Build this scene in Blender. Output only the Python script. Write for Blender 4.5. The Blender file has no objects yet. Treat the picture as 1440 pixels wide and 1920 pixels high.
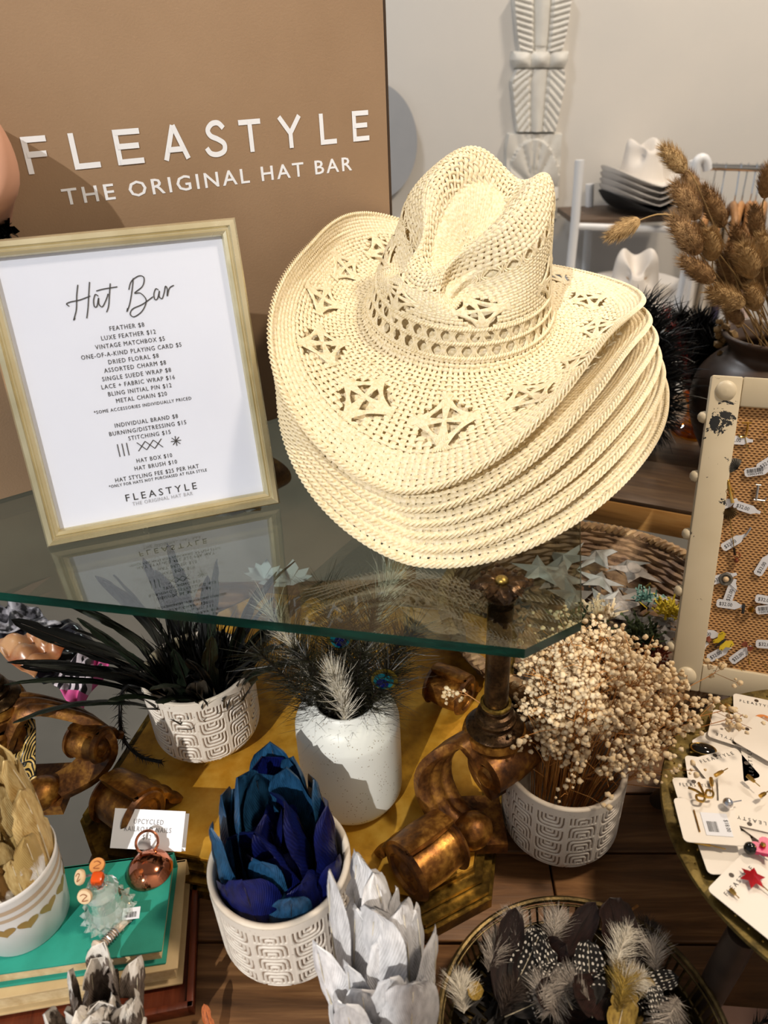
import bpy, bmesh, math, random
import numpy as np
from mathutils import Vector, Matrix, Euler

# ---------------------------------------------------------------- camera, sky, sun, lamps, exposure
S = bpy.context.scene
COL = S.collection
CAM_H = 0.72
PITCH, ROLL, FPX = math.radians(30.47), math.radians(2.61), 1417.0
_F = np.array([0, math.cos(PITCH), -math.sin(PITCH)])
_U0 = np.array([0, math.sin(PITCH), math.cos(PITCH)])
_X = np.array([1.0, 0, 0])
_R = _X * math.cos(ROLL) - _U0 * math.sin(ROLL)
_U = _U0 * math.cos(ROLL) + _X * math.sin(ROLL)
_C = np.array([0, 0, CAM_H])
cd = bpy.data.cameras.new('camera')
cam = bpy.data.objects.new('camera', cd)
COL.objects.link(cam)
cd.sensor_fit = 'VERTICAL'
cd.sensor_height = 36.0
cd.lens = FPX / 1920 * 36.0
cd.clip_start = 0.02
cam.matrix_world = Matrix(((_R[0], _U[0], -_F[0], 0), (_R[1], _U[1], -_F[1], 0), (_R[2], _U[2], -_F[2], CAM_H), (0, 0, 0, 1)))
S.camera = cam
cd.dof.use_dof = True
cd.dof.focus_distance = 0.86
cd.dof.aperture_fstop = 7.0

S.view_settings.view_transform = 'Standard'
S.view_settings.look = 'None'
S.view_settings.gamma = 1.0
S.view_settings.use_curve_mapping = False
S.view_settings.exposure = 0.0

world = bpy.data.worlds.new('world')
S.world = world
world.use_nodes = True
bg = world.node_tree.nodes['Background']
bg.inputs['Color'].default_value = (0.86, 0.92, 1.0, 1)
bg.inputs['Strength'].default_value = 0.44

SUN_AZ, SUN_EL = math.radians(23), math.radians(35)
sd = bpy.data.lights.new('sun', 'SUN')
sun = bpy.data.objects.new('sun', sd)
COL.objects.link(sun)
sd.energy = 2.95
sd.angle = math.radians(0.6)
sd.color = (1.0, 0.95, 0.87)
_sdir = Vector((math.sin(SUN_AZ) * math.cos(SUN_EL), math.cos(SUN_AZ) * math.cos(SUN_EL), -math.sin(SUN_EL)))
sun.rotation_euler = _sdir.to_track_quat('-Z', 'Y').to_euler()
sun.location = (-1, -2, 3)

def ceiling_lamp(x, y, z, power, size, color):
    ld = bpy.data.lights.new('ceiling_lamp', 'AREA')
    ld.energy = power
    ld.size = size
    ld.color = color
    lo = bpy.data.objects.new('ceiling_lamp', ld)
    lo.location = (x, y, z)
    COL.objects.link(lo)
ceiling_lamp(1.3, 0.4, 2.6, 62, 0.3, (1.0, 0.82, 0.62))
ceiling_lamp(1.9, 2.6, 2.6, 48, 0.3, (1.0, 0.86, 0.7))
ceiling_lamp(-0.6, 2.4, 2.6, 30, 0.3, (0.95, 0.97, 1.0))

# ---------------------------------------------------------------- helpers
rnd = random.Random(7)
def ray(u, v): return _R * (u - 720) / FPX + _U * (960 - v) / FPX + _F
def at_z(u, v, z):
    d = ray(u, v); return Vector(_C + d * ((z - CAM_H) / d[2]))
def at_y(u, v, y):
    d = ray(u, v); return Vector(_C + d * (y / d[1]))
def at_plane(u, v, p, n):
    d = ray(u, v); n = np.array(n); return Vector(_C + d * (((np.array(p) - _C) @ n) / (d @ n)))

def tag(o, label=None, cat=None, group=None, kind=None):
    if label: o['label'] = label
    if cat: o['category'] = cat
    if group: o['group'] = group
    if kind: o['kind'] = kind
    return o
def empty(name, loc=(0, 0, 0), rot=(0, 0, 0)):
    o = bpy.data.objects.new(name, None)
    o.location = loc
    o.rotation_euler = rot
    o.empty_display_size = 0.02
    COL.objects.link(o)
    return o
def link(name, me, parent=None, loc=None, rot=None):
    o = bpy.data.objects.new(name, me)
    COL.objects.link(o)
    if parent: o.parent = parent
    if loc is not None: o.location = loc
    if rot is not None: o.rotation_euler = rot
    return o
def copy_tree(o, parent=None):
    c = o.copy(); COL.objects.link(c)
    if parent: c.parent = parent
    for ch in o.children: copy_tree(ch, c)
    return c

class MB:
    """collects faces, then links them as one mesh"""
    def __init__(s): s.v = []; s.f = []; s.m = []; s.uv = {}
    def add(s, vs, fs, mi=0, M=None):
        b = len(s.v)
        if M is not None: vs = [M @ Vector(p) for p in vs]
        s.v += [tuple(p) for p in vs]
        s.f += [tuple(b + i for i in f) for f in fs]
        s.m += [mi] * len(fs)
        return s
    def box(s, c, d, mi=0, M=None, bev=0.0):
        x, y, z = d[0] / 2, d[1] / 2, d[2] / 2
        if bev <= 0:
            vs = [(c[0] + i * x, c[1] + j * y, c[2] + k * z) for k in (-1, 1) for j in (-1, 1) for i in (-1, 1)]
            fs = [(0, 2, 3, 1), (4, 5, 7, 6), (0, 1, 5, 4), (2, 6, 7, 3), (0, 4, 6, 2), (1, 3, 7, 5)]
            return s.add(vs, fs, mi, M)
        bm = bmesh.new()
        bmesh.ops.create_cube(bm, size=1)
        for v in bm.verts: v.co = Vector((v.co.x * d[0], v.co.y * d[1], v.co.z * d[2])) + Vector(c)
        bmesh.ops.bevel(bm, geom=list(bm.edges), offset=bev, segments=2, affect='EDGES', profile=0.5)
        return s.bm(bm, mi, M)
    def bm(s, bm, mi=0, M=None):
        bm.verts.index_update()
        s.add([v.co.copy() for v in bm.verts], [[v.index for v in f.verts] for f in bm.faces], mi, M)
        bm.free()
        return s
    def ico(s, c, r, sub=1, mi=0, sc=(1, 1, 1), jit=0.0):
        bm = bmesh.new()
        bmesh.ops.create_icosphere(bm, subdivisions=sub, radius=r)
        for v in bm.verts:
            k = 1 + rnd.uniform(-jit, jit)
            v.co = Vector((v.co.x * sc[0] * k + c[0], v.co.y * sc[1] * k + c[1], v.co.z * sc[2] * k + c[2]))
        return s.bm(bm, mi)
    def lathe(s, prof, n=48, mi=0, M=None, closed=False):
        vs = []; fs = []
        for (r, z) in prof:
            for k in range(n):
                a = 2 * math.pi * k / n
                vs.append((r * math.cos(a), r * math.sin(a), z))
        m = len(prof)
        for i in range(m if closed else m - 1):
            for k in range(n):
                a, b = i * n + k, i * n + (k + 1) % n
                j = (i + 1) % m
                fs.append((a, b, j * n + (k + 1) % n, j * n + k))
        return s.add(vs, fs, mi, M)
    def tube(s, pts, r, n=8, mi=0, M=None, caps=True, ref=None):
        pts = [Vector(p) for p in pts]
        rs = r if isinstance(r, (list, tuple)) else [r] * len(pts)
        vs = []; fs = []
        t0 = (pts[1] - pts[0]).normalized()
        a = Vector(ref) if ref else (Vector((0, 0, 1)) if abs(t0.z) < 0.9 else Vector((1, 0, 0)))
        nrm = (a - t0 * a.dot(t0)).normalized()
        for i, p in enumerate(pts):
            if i == 0: t = t0
            elif i == len(pts) - 1: t = (pts[i] - pts[i - 1]).normalized()
            else: t = (pts[i + 1] - pts[i - 1]).normalized()
            nn = nrm - t * nrm.dot(t)
            nrm = nn.normalized() if nn.length > 1e-9 else nrm
            b = t.cross(nrm)
            for k in range(n):
                an = 2 * math.pi * k / n
                vs.append(p + (nrm * math.cos(an) + b * math.sin(an)) * rs[i])
        for i in range(len(pts) - 1):
            for k in range(n):
                fs.append((i * n + k, i * n + (k + 1) % n, (i + 1) * n + (k + 1) % n, (i + 1) * n + k))
        if caps:
            fs.append(tuple(range(n))[::-1])
            fs.append(tuple((len(pts) - 1) * n + k for k in range(n)))
        return s.add(vs, fs, mi, M)
    def prism(s, poly, z0, z1, mi=0, M=None, side_mi=None):
        n = len(poly)
        vs = [(p[0], p[1], z0) for p in poly] + [(p[0], p[1], z1) for p in poly]
        s.add(vs, [tuple(range(n))[::-1], tuple(range(n, 2 * n))], mi, M)
        b = len(s.v) - 2 * n
        for k in range(n):
            s.f.append((b + k, b + (k + 1) % n, b + n + (k + 1) % n, b + n + k)); s.m.append(mi if side_mi is None else side_mi)
        return s
    def grid(s, P, mi=0, closed=False):
        """P[i][j] points"""
        a = len(P); b = len(P[0]); vs = [p for row in P for p in row]; fs = []
        for i in range(a - 1):
            for j in range(b if closed else b - 1):
                fs.append((i * b + j, i * b + (j + 1) % b, (i + 1) * b + (j + 1) % b, (i + 1) * b + j))
        return s.add(vs, fs, mi)
    def mesh(s, name, mats, smooth=True, angle=None):
        me = bpy.data.meshes.new(name)
        me.from_pydata(s.v, [], s.f)
        for m in (mats if isinstance(mats, (list, tuple)) else [mats]): me.materials.append(m)
        if any(s.m): me.polygons.foreach_set('material_index', s.m)
        if smooth: me.polygons.foreach_set('use_smooth', [True] * len(me.polygons))
        if smooth and angle: me.set_sharp_from_angle(angle=math.radians(angle))
        me.update()
        return me
    def build(s, name, mats, parent=None, smooth=True, angle=40, loc=None, rot=None):
        return link(name, s.mesh(name, mats, smooth, angle), parent, loc, rot)

def np_mesh(name, V, Q, mat, smooth=True):
    V = np.ascontiguousarray(V, dtype=np.float32); Q = np.ascontiguousarray(Q, dtype=np.int32)
    me = bpy.data.meshes.new(name)
    me.vertices.add(len(V)); me.vertices.foreach_set('co', V.ravel())
    k = Q.shape[1]
    me.loops.add(Q.size); me.loops.foreach_set('vertex_index', Q.ravel())
    me.polygons.add(len(Q))
    me.polygons.foreach_set('loop_start', np.arange(len(Q), dtype=np.int32) * k)
    if smooth: me.polygons.foreach_set('use_smooth', np.ones(len(Q), dtype=bool))
    me.materials.append(mat)
    me.update(calc_edges=True)
    return me

# ---------------------------------------------------------------- materials
def hexc(h):
    c = [int(h[i:i + 2], 16) / 255 for i in (0, 2, 4)]
    return tuple(x / 12.92 if x <= 0.04045 else ((x + 0.055) / 1.055) ** 2.4 for x in c) + (1,)
class NT:
    def __init__(s, name):
        s.m = bpy.data.materials.new(name); s.m.use_nodes = True
        s.t = s.m.node_tree; s.t.nodes.clear()
        s.out = s.n('ShaderNodeOutputMaterial')
    def n(s, typ, ins=None, **kw):
        nd = s.t.nodes.new(typ)
        for k, v in kw.items(): setattr(nd, k, v)
        for k, v in (ins or {}).items(): s.set(nd, k, v)
        return nd
    def set(s, nd, k, v):
        if isinstance(v, bpy.types.NodeSocket): s.t.links.new(v, nd.inputs[k])
        elif isinstance(v, bpy.types.Node): s.t.links.new(v.outputs[0], nd.inputs[k])
        else: nd.inputs[k].default_value = v
    def math(s, op, a, b=0.0, c=0.0): return s.n('ShaderNodeMath', {0: a, 1: b, 2: c}, operation=op)
    def mix(s, f, a, b):
        nd = s.n('ShaderNodeMix', data_type='RGBA'); s.set(nd, 0, f); s.set(nd, 6, a); s.set(nd, 7, b)
        return nd.outputs[2]
    def ramp(s, f, stops):
        nd = s.n('ShaderNodeValToRGB', {0: f}); cr = nd.color_ramp
        while len(cr.elements) < len(stops): cr.elements.new(0.5)
        for e, (p, c) in zip(cr.elements, stops): e.position = p; e.color = c
        return nd
    def noise(s, scale, detail=4, coord=None, rough=0.55, dist=0.0):
        nd = s.n('ShaderNodeTexNoise', {'Scale': scale, 'Detail': detail, 'Roughness': rough, 'Distortion': dist})
        s.set(nd, 'Vector', coord if coord is not None else s.coord())
        return nd
    def coord(s, which='Object'): return s.n('ShaderNodeTexCoord').outputs[which]
    def mapping(s, sc=(1, 1, 1), rot=(0, 0, 0), which='Object'):
        return s.n('ShaderNodeMapping', {'Vector': s.coord(which), 'Scale': sc, 'Rotation': rot}).outputs[0]
    def bump(s, h, strength=0.3, dist=0.001): return s.n('ShaderNodeBump', {'Strength': strength, 'Distance': dist, 'Height': h}).outputs[0]
    def pbsdf(s, color, rough=0.5, metal=0.0, normal=None, **kw):
        nd = s.n('ShaderNodeBsdfPrincipled', {'Base Color': color, 'Roughness': rough, 'Metallic': metal})
        if normal is not None: s.set(nd, 'Normal', normal)
        for k, v in kw.items(): s.set(nd, k.replace('_', ' '), v)
        return nd
    def done(s, sh):
        s.t.links.new(sh.outputs[0] if isinstance(sh, bpy.types.Node) else sh, s.out.inputs[0])
        return s.m
def simple(name, c1, c2=None, scale=20, rough=0.5, metal=0.0, bump=0.0, bscale=None, bdist=0.001, lo=0.35, hi=0.65, **kw):
    t = NT(name)
    c1 = hexc(c1); c2 = hexc(c2) if c2 else c1
    nz = t.noise(scale, 5)
    col = t.ramp(nz, [(lo, c1), (hi, c2)])
    nrm = None
    if bump: nrm = t.bump(t.noise(bscale or scale * 4, 4), bump, bdist)
    return t.done(t.pbsdf(col.outputs[0], rough, metal, nrm, **kw))

def wood(name, c1, c2, c3, axis=0, rough=0.55, scale=1.0):
    t = NT(name)
    sc = [14 * scale] * 3; sc[axis] = 1.2 * scale
    mp = t.mapping(tuple(sc))
    n1 = t.noise(3.0, 8, mp, 0.65, 1.2)
    sc2 = [120 * scale] * 3; sc2[axis] = 4 * scale
    n2 = t.noise(2.0, 4, t.mapping(tuple(sc2)))
    c = t.ramp(n1, [(0.3, hexc(c1)), (0.5, hexc(c2)), (0.72, hexc(c3))])
    cc = t.mix(t.math('MULTIPLY', n2, 0.35), c.outputs[0], hexc(c1))
    obj = t.n('ShaderNodeObjectInfo')
    hs = t.n('ShaderNodeHueSaturation', {'Color': cc, 'Value': t.math('ADD', t.math('MULTIPLY', obj.outputs['Random'], 0.5), 0.72)})
    return t.done(t.pbsdf(hs.outputs[0], rough, 0, t.bump(n2, 0.35, 0.0008)))

M = {}
M['wall'] = simple('wall_paint', 'd6d2cc', 'd2cfca', 3, 0.7, bump=0.05, bscale=60)
M['plaster'] = simple('white_plaster', 'dddbd4', 'cfccc5', 9, 0.5, bump=0.2, bscale=30, bdist=0.004)
M['floor'] = simple('floor_grey', '5a564e', '4c4942', 2, 0.5)
M['plank'] = wood('plank_wood', '40270f', '7a5431', 'ab7f52', 0)
M['back_wood_top'] = wood('dark_table_wood', '3a2a1c', '54402c', '6f573c', 0)
M['back_wood_edge'] = wood('honey_table_edge', '8e6430', 'bd8c4e', 'd1a364', 0)
M['card'] = simple('kraft_card', '927960', '866d54', 3, 0.75, bump=0.35, bscale=420, bdist=0.0006)
M['card_dark'] = simple('kraft_gap', '3a2a1a')
M['white_print'] = simple('white_print', 'dfe3ec', rough=0.6)
M['paper'] = simple('white_paper', 'dcdfe8', 'd8dbe5', 6, 0.45)
M['black_print'] = simple('black_print', '1a1a1c', rough=0.6)
M['grey_print'] = simple('grey_print', 'a9a9ae', rough=0.6)

def straw():
    t = NT('straw')
    nz = t.noise(330, 3)
    c = t.ramp(nz, [(0.3, hexc('d6c69c')), (0.5, hexc('e6dabb')), (0.75, hexc('efe6d0'))])
    n2 = t.noise(900, 2)
    b = t.bump(n2, 0.5, 0.0006)
    d = t.pbsdf(c.outputs[0], 0.62, 0, b)
    tr = t.n('ShaderNodeBsdfTranslucent', {'Color': hexc('eecf88'), 'Normal': b})
    return t.done(t.n('ShaderNodeMixShader', {0: 0.16, 1: d, 2: tr}))
M['straw'] = straw()

def gold(name, dark, mid, hi, rough=0.35, scale=30, metal=1.0):
    t = NT(name)
    n1 = t.noise(scale, 6)
    n2 = t.noise(scale * 5, 5)
    mixv = t.math('ADD', t.math('MULTIPLY', n1, 0.7), t.math('MULTIPLY', n2, 0.3))
    c = t.ramp(mixv, [(0.34, hexc(dark)), (0.5, hexc(mid)), (0.66, hexc(hi))])
    r = t.math('ADD', t.math('MULTIPLY', n2, 0.3), rough - 0.12)
    return t.done(t.pbsdf(c.outputs[0], r, metal, t.bump(n2, 0.3, 0.0012)))
M['gilt'] = gold('gilded_wood', '2e180a', '7a4e1e', 'c08c3e', 0.36, 40, 0.7)
M['gilt_brown'] = gold('worn_gilded_wood', '2a160b', '6a421e', 'a57430', 0.4, 45, 0.55)
M['gilt_top'] = gold('gold_leaf_board', '8a5a12', 'cc962e', 'e4b650', 0.42, 12, 0.45)
M['gilt_mould'] = gold('gilded_moulding', '1f1808', '66501f', 'bd9842', 0.34, 25, 0.8)
M['frame_gold'] = gold('champagne_gold', 'b9ab80', 'd2c8a6', 'e8e2ca', 0.2, 3, 0.75)
M['bronze'] = gold('dark_bronze', '20150d', '3b2a1a', '5e452a', 0.28, 60, 0.8)
M['brass'] = gold('aged_brass', '3a2e14', '7a6530', 'a88f4e', 0.33, 60, 0.9)
M['brass_bright'] = gold('brass_edge', '6a5526', 'a98d48', 'd2b870', 0.28, 60, 0.95)

def glass(name, tint, refl=1.0, ior=1.5, rough=0.0, body=0.0):
    t = NT(name)
    tr = t.n('ShaderNodeBsdfTransparent', {'Color': tint})
    gl = t.n('ShaderNodeBsdfGlossy', {'Color': (1, 1, 1, 1), 'Roughness': rough})
    ge = t.n('ShaderNodeNewGeometry')
    dp = t.n('ShaderNodeVectorMath', {0: ge.outputs['Incoming'], 1: ge.outputs['Normal']}, operation='DOT_PRODUCT')
    c = t.math('SUBTRACT', 1.0, t.math('ABSOLUTE', dp.outputs['Value']))
    fr = t.math('ADD', t.math('MULTIPLY', t.math('POWER', c, 5.0), 0.96), 0.04)
    if body: tr = t.n('ShaderNodeMixShader', {0: body, 1: tr, 2: t.n('ShaderNodeBsdfDiffuse', {'Color': (.9, .95, .93, 1)})})
    return t.done(t.n('ShaderNodeMixShader', {0: t.math('MULTIPLY', fr, refl), 1: tr, 2: gl}))
M['glass'] = glass('clear_glass', (0.78, 0.83, 0.80, 1), 1.8)
def edge_glass():
    t = NT('green_glass_edge')
    nz = t.noise(9, 4, t.mapping((1, 1, 6)))
    c = t.ramp(nz, [(0.3, hexc('010f0c')), (0.5, hexc('03211b')), (0.75, hexc('0b4036'))])
    tr = t.n('ShaderNodeBsdfTransparent', {'Color': hexc('2f8a78')})
    p = t.pbsdf(c.outputs[0], 0.15, Specular_IOR_Level=.3)
    return t.done(t.n('ShaderNodeMixShader', {0: 0.93, 1: tr, 2: p}))
M['glass_edge'] = edge_glass()

def flat_text(txt, size, mat, name, parent, M4, align='CENTER', space=1.0, extrude=0.0004, bold=0.0, width=None):
    cu = bpy.data.curves.new('text', 'FONT')
    cu.body = txt; cu.size = size; cu.align_x = align; cu.space_character = space
    cu.resolution_u = 2; cu.extrude = extrude; cu.offset = bold
    ob = bpy.data.objects.new('text', cu)
    COL.objects.link(ob)
    bpy.context.view_layer.update()
    dg = bpy.context.evaluated_depsgraph_get()
    me = bpy.data.meshes.new_from_object(ob.evaluated_get(dg))
    bpy.data.objects.remove(ob); bpy.data.curves.remove(cu)
    me.materials.clear(); me.materials.append(mat)
    if width and len(me.vertices):
        xs = [v.co.x for v in me.vertices]; w = max(xs) - min(xs); c = (max(xs) + min(xs)) / 2
        k = width / w
        for v in me.vertices: v.co.x = (v.co.x - c) * k + (0 if align == 'CENTER' else width / 2)
    me.transform(M4)
    return link(name, me, parent)
def stroke(mb, pts, w, z=0.0, th=0.0004, mi=0):
    """a flat pen stroke through 2-D points"""
    P = [Vector((p[0], p[1], 0)) for p in pts]
    L = []; Rr = []
    for i, p in enumerate(P):
        t = (P[min(i + 1, len(P) - 1)] - P[max(i - 1, 0)])
        t = t.normalized() if t.length > 0 else Vector((1, 0, 0))
        n = Vector((-t.y, t.x, 0))
        ww = (w[i] if isinstance(w, (list, tuple)) else w) / 2
        L.append((p.x + n.x * ww, p.y + n.y * ww, z + th)); Rr.append((p.x - n.x * ww, p.y - n.y * ww, z + th))
    vs = L + Rr; n = len(P)
    mb.add(vs, [(i, n + i, n + i + 1, i + 1) for i in range(n - 1)], mi)
def smooth_path(pts, k=6):
    """Catmull-Rom through points"""
    P = [Vector(p) for p in pts]; out = []
    for i in range(len(P) - 1):
        p0 = P[max(i - 1, 0)]; p1 = P[i]; p2 = P[i + 1]; p3 = P[min(i + 2, len(P) - 1)]
        for j in range(k):
            t = j / k
            out.append(0.5 * ((2 * p1) + (p2 - p0) * t + (2 * p0 - 5 * p1 + 4 * p2 - p3) * t * t + (3 * p1 - p0 - 3 * p2 + p3) * t ** 3))
    out.append(P[-1])
    return out
def frame_matrix(o, x, y, z): return Matrix(((x[0], y[0], z[0], o[0]), (x[1], y[1], z[1], o[1]), (x[2], y[2], z[2], o[2]), (0, 0, 0, 1)))

# the glass table's own axes: E runs along its front edge, G into the depth
E = Vector((0.9725, -0.233, 0)); G = Vector((0.233, 0.9725, 0))
ZG = 0.31       # top of the glass

# ---------------------------------------------------------------- room
def room():
    w = MB().box((0.5, 3.76, 1.1), (9, 0.12, 3.9)).build('wall_back', M['wall'], smooth=False); tag(w, kind='structure')
    f = MB().box((0.5, 1.0, -0.79), (9, 6, 0.08)).build('floor', M['floor'], smooth=False); tag(f, kind='structure')
    # the shop front behind the camera: unseen wall, its window opening shaped to place the sun
    b = MB()
    xr = SUN_JAMB
    b.box((xr + 0.11 + 2.25, -1.0, 1.1), (4.5, 0.12, 3.9))  # full-height part, its near edge placed to shade the pin board
    b.box((xr + 0.06, -1.0, 0.28), (0.12, 0.12, 2.0))  # unseen low block added to shade the front right, in place of a standing person
    b.box((-1.95 + xr + .06, -1.0, 2.9), (4.12, 0.12, 0.4))
    b.box((-2.0 + xr - 0.02, -1.0, -0.6), (4.0, 0.12, 0.5))
    tag(b.build('wall_front', M['wall'], smooth=False), kind='structure')
    tag(MB().box((0.5, 1.35, 3.08), (9, 5.0, 0.06)).build('ceiling', M['wall'], smooth=False), kind='structure')
SUN_JAMB = -0.53
room()

# ---------------------------------------------------------------- wooden display table with planks
def display_table():
    root = empty('display_table', (0.1, 0.5, 0))
    tag(root, 'rustic dark brown plank table under the gilded table, pots and trays', 'table')
    ang = math.atan2(-0.05, 1)
    ex = Vector((math.cos(ang), math.sin(ang), 0)); gy = Vector((-ex.y, ex.x, 0))
    org = Vector((-0.24, 0.0, 0))
    y = -0.02
    k = 0
    while y < 0.95:
        w = rnd.choice((0.085, 0.095, 0.075))
        x0 = -0.12
        cuts = [x0, rnd.uniform(0.35, 0.7), 0.98] if k % 2 else [x0, 0.98]
        for a, c in zip(cuts[:-1], cuts[1:]):
            me = MB().box((0, 0, -0.0125), (c - a - 0.002, w - 0.003, 0.025), bev=0.0015).mesh('plank', M['plank'])
            p = org + ex * ((a + c) / 2) + gy * (y + w / 2)
            link('plank', me, root, (p.x - 0.1, p.y - 0.5, rnd.uniform(-0.0006, 0.0)), (0, 0, ang))
        y += w; k += 1
    for (px, py) in ((-0.18, 0.1), (0.62, 0.1), (-0.1, 0.86), (0.62, 0.86)):
        MB().box((px - 0.1, py - 0.5, -0.385), (0.06, 0.06, 0.72)).build('leg', M['plank'], root)
    MB().box((0.25, 0.0, -0.055), (1.0, 0.9, 0.055)).build('apron', M['plank'], root)
display_table()

# ---------------------------------------------------------------- gilded table with octagonal glass
def spiral(cx, cy, r0, r1, a0, turns, k=22):
    return [(cx + (r0 + (r1 - r0) * i / k) * math.cos(a0 + turns * 2 * math.pi * i / k), cy + (r0 + (r1 - r0) * i / k) * math.sin(a0 + turns * 2 * math.pi * i / k)) for i in range(k + 1)]
def sweep3(pts, n, widths, thick, lobes, mb, org, sgn=1):
    """fluted band along 3-D points; n is the sideways direction"""
    P = smooth_path(pts, 4); K = len(P); rows = []; ns = 6 * lobes; n = Vector(n).normalized()
    for i, p in enumerate(P):
        t = (P[min(i + 1, K - 1)] - P[max(i - 1, 0)]).normalized()
        nr = (t.cross(n) * sgn).normalized(); f = i / (K - 1)
        w = np.interp(f, np.linspace(0, 1, len(widths)), widths); th = np.interp(f, np.linspace(0, 1, len(thick)), thick)
        row = []
        for k in range(ns + 1):
            a = -1 + 2 * k / ns
            lob = abs(math.sin((a + 1) * lobes * math.pi / 2))
            row.append((a * w / 2, th * (.72 + .28 * lob ** .7) * (1 - .25 * abs(a) ** 3)))
        row += [(w / 2 * .96, -th * .5), (0, -th * .75), (-w / 2 * .96, -th * .5)]
        rows.append([Vector(org) + p + nr * h + n * s for (s, h) in row])
    m = len(rows[0]); mb.grid(rows, closed=True)
    b = len(mb.v) - K * m
    mb.f.append(tuple(b + k for k in range(m))[::-1]); mb.f.append(tuple(b + (K - 1) * m + k for k in range(m))); mb.m += [0, 0]
Z3 = Vector((0, 0, 1))
PL_Z = 0.035    # top of the plinth
def glass_table():
    root = empty('glass_table', (0, 0, 0))
    tag(root, 'octagonal clear glass table on gilded scroll legs and gold plinth', 'table')
    # glass
    c = Vector((0.109, 0.468, 0)); r1 = Vector((0.163, 0.500, 0))
    back = 0.78
    fl = Vector((-0.56, 0.628, 0))
    poly = [c, r1, r1 + G * (back - 0.07), r1 + G * back - E * 0.055 + G * 0.0]
    bl = fl + G * (back)
    poly += [bl, fl + G * (back - 0.05) - E * 0.05, fl + G * 0.05 - E * 0.05, fl]
    mb = MB()
    n = len(poly)
    bev = 0.0007
    mb.prism([(p.x, p.y) for p in poly], ZG - 0.010, ZG, 0, None, 1)
    mb.build('glass_top', [M['glass'], M['glass_edge']], root, smooth=False)
    # plinth
    pc = [Vector((0.018, 0.426, 0)), Vector((0.080, 0.456, 0))]
    wl = 0.33
    pl = pc[0] - E * wl
    pp = [pc[0], pc[1], pc[1] + G * 0.40, pc[0] + G * 0.46, pl + G * 0.46, pl + G * 0.40 - E * 0.05, pl + G * 0.05 - E * 0.05, pl]
    ctr = sum(pp, Vector()) / len(pp)
    sc = lambda k: [(ctr.x + (p.x - ctr.x) * k, ctr.y + (p.y - ctr.y) * k) for p in pp]
    MB().prism(sc(0.955), PL_Z - 0.006, PL_Z).build('plinth_top', M['gilt_top'], root, smooth=False)
    m = MB()
    for k, z0, z1 in ((1.05, 0.0, 0.013), (1.02, 0.013, 0.0155), (1.035, 0.0155, 0.020), (0.985, 0.020, 0.0225), (1.0, 0.0225, 0.027), (0.965, 0.027, 0.032)):
        m.prism(sc(k), z0, z1)
    m.build('plinth_moulding', M['gilt_mould'], root, smooth=False)
    # poles with collars, discs and finials
    poleR = Vector((0.101, 0.541, 0))
    poles = [poleR, Vector((-0.432, 0.612, 0)), poleR + G * 0.60, Vector((-0.432, 0.612, 0)) + G * 0.60]
    for i, p in enumerate(poles):
        T = Matrix.Translation(p)
        MB().lathe([(0.0, 0.178), (0.0118, 0.178), (0.0118, ZG - 0.0105), (0, ZG - 0.0105)], 24, M=T).build('pole', M['bronze'], root)
        cl = MB().lathe([(0, .146), (.027, .146), (.029, .149), (.026, .152), (.021, .153), (.0185, .155), (.0205, .158), (.0205, .1615), (.0175, .1635), (.019, .166), (.0175, .1695), (.0145, .171), (.0155, .174), (.0155, .1765), (.0135, .178), (0, .178)], 32, M=T)
        cl.build('collar', M['bronze'], root)
        MB().lathe([(.0125, .1775), (.0152, .178), (.0152, .1805), (.0125, .181)], 28, M=T).build('collar_ring', M['brass_bright'], root)
        f = MB()
        f.lathe([(0, ZG), (.015, ZG), (.016, ZG + .003), (.011, ZG + .005), (.008, ZG + .009), (.010, ZG + .012), (.0, ZG + .013)], 24, M=T)
        for k in range(8):
            a = k * math.pi / 4
            Mk = T @ Matrix.Translation((0, 0, ZG + 0.0145)) @ Matrix.Rotation(a, 4, 'Z')
            row = []
            for q in range(7):
                x = 0.004 + 0.024 * q / 6
                w = 0.0085 * math.sin(math.pi * (0.12 + 0.82 * q / 6)) * (0.75 if k % 2 else 1.0)
                L = 0.8 if k % 2 else 1.0
                z = 0.003 * math.sin(math.pi * q / 6) - 0.002 * (q / 6) ** 2
                row.append([Mk @ Vector((x * L, s * w, z - 0.003 * abs(s) ** 2 + (0.0015 if abs(s) == 0.5 else 0))) for s in (-1, -.5, 0, .5, 1)])
            f.grid(row)
            # curled tip
            f.ico(tuple(Mk @ Vector((0.026 * (0.8 if k % 2 else 1), 0.0, 0.0))), 0.0028, 1)
            f.ico(tuple(Mk @ Vector((0.019, 0.0075, -0.0005))), 0.0019, 1)
            f.ico(tuple(Mk @ Vector((0.019, -0.0075, -0.0005))), 0.0019, 1)
        f.build('finial', M['bronze'], root)
        MB().ico((p.x, p.y, ZG + 0.0165), 0.0062, 2, sc=(1, 1, .7)).build('finial_button', M['brass'], root)
        # C-scroll leg: volute under the pole, arch, lower curl with a knob
        k = 1.0 if i in (0, 2) else 1.7
        fx = 1 if i in (0, 2) else -1; fy = 1 if i < 2 else -1
        o = p
        out = Vector((.6 * fx, -.8 * fy, 0)); nn = Vector((.8 * fx, .6 * fy, 0))
        vc = Vector((.012 * fx, -.016 * fy, .112))
        pts = [vc + out * x + Z3 * y for x, y in spiral(0, 0, .005, .0285, math.radians(-205), 1.32, 26)]
        pts += [Vector((x * k * fx, y * fy, z)) for x, y, z in ((-.014, -.006, .1400), (-.042, -.004, .131), (-.060, -.005, .108), (-.063, -.013, .083), (-.052, -.028, .061), (-.032, -.042, .050))]
        mb = MB()
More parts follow.
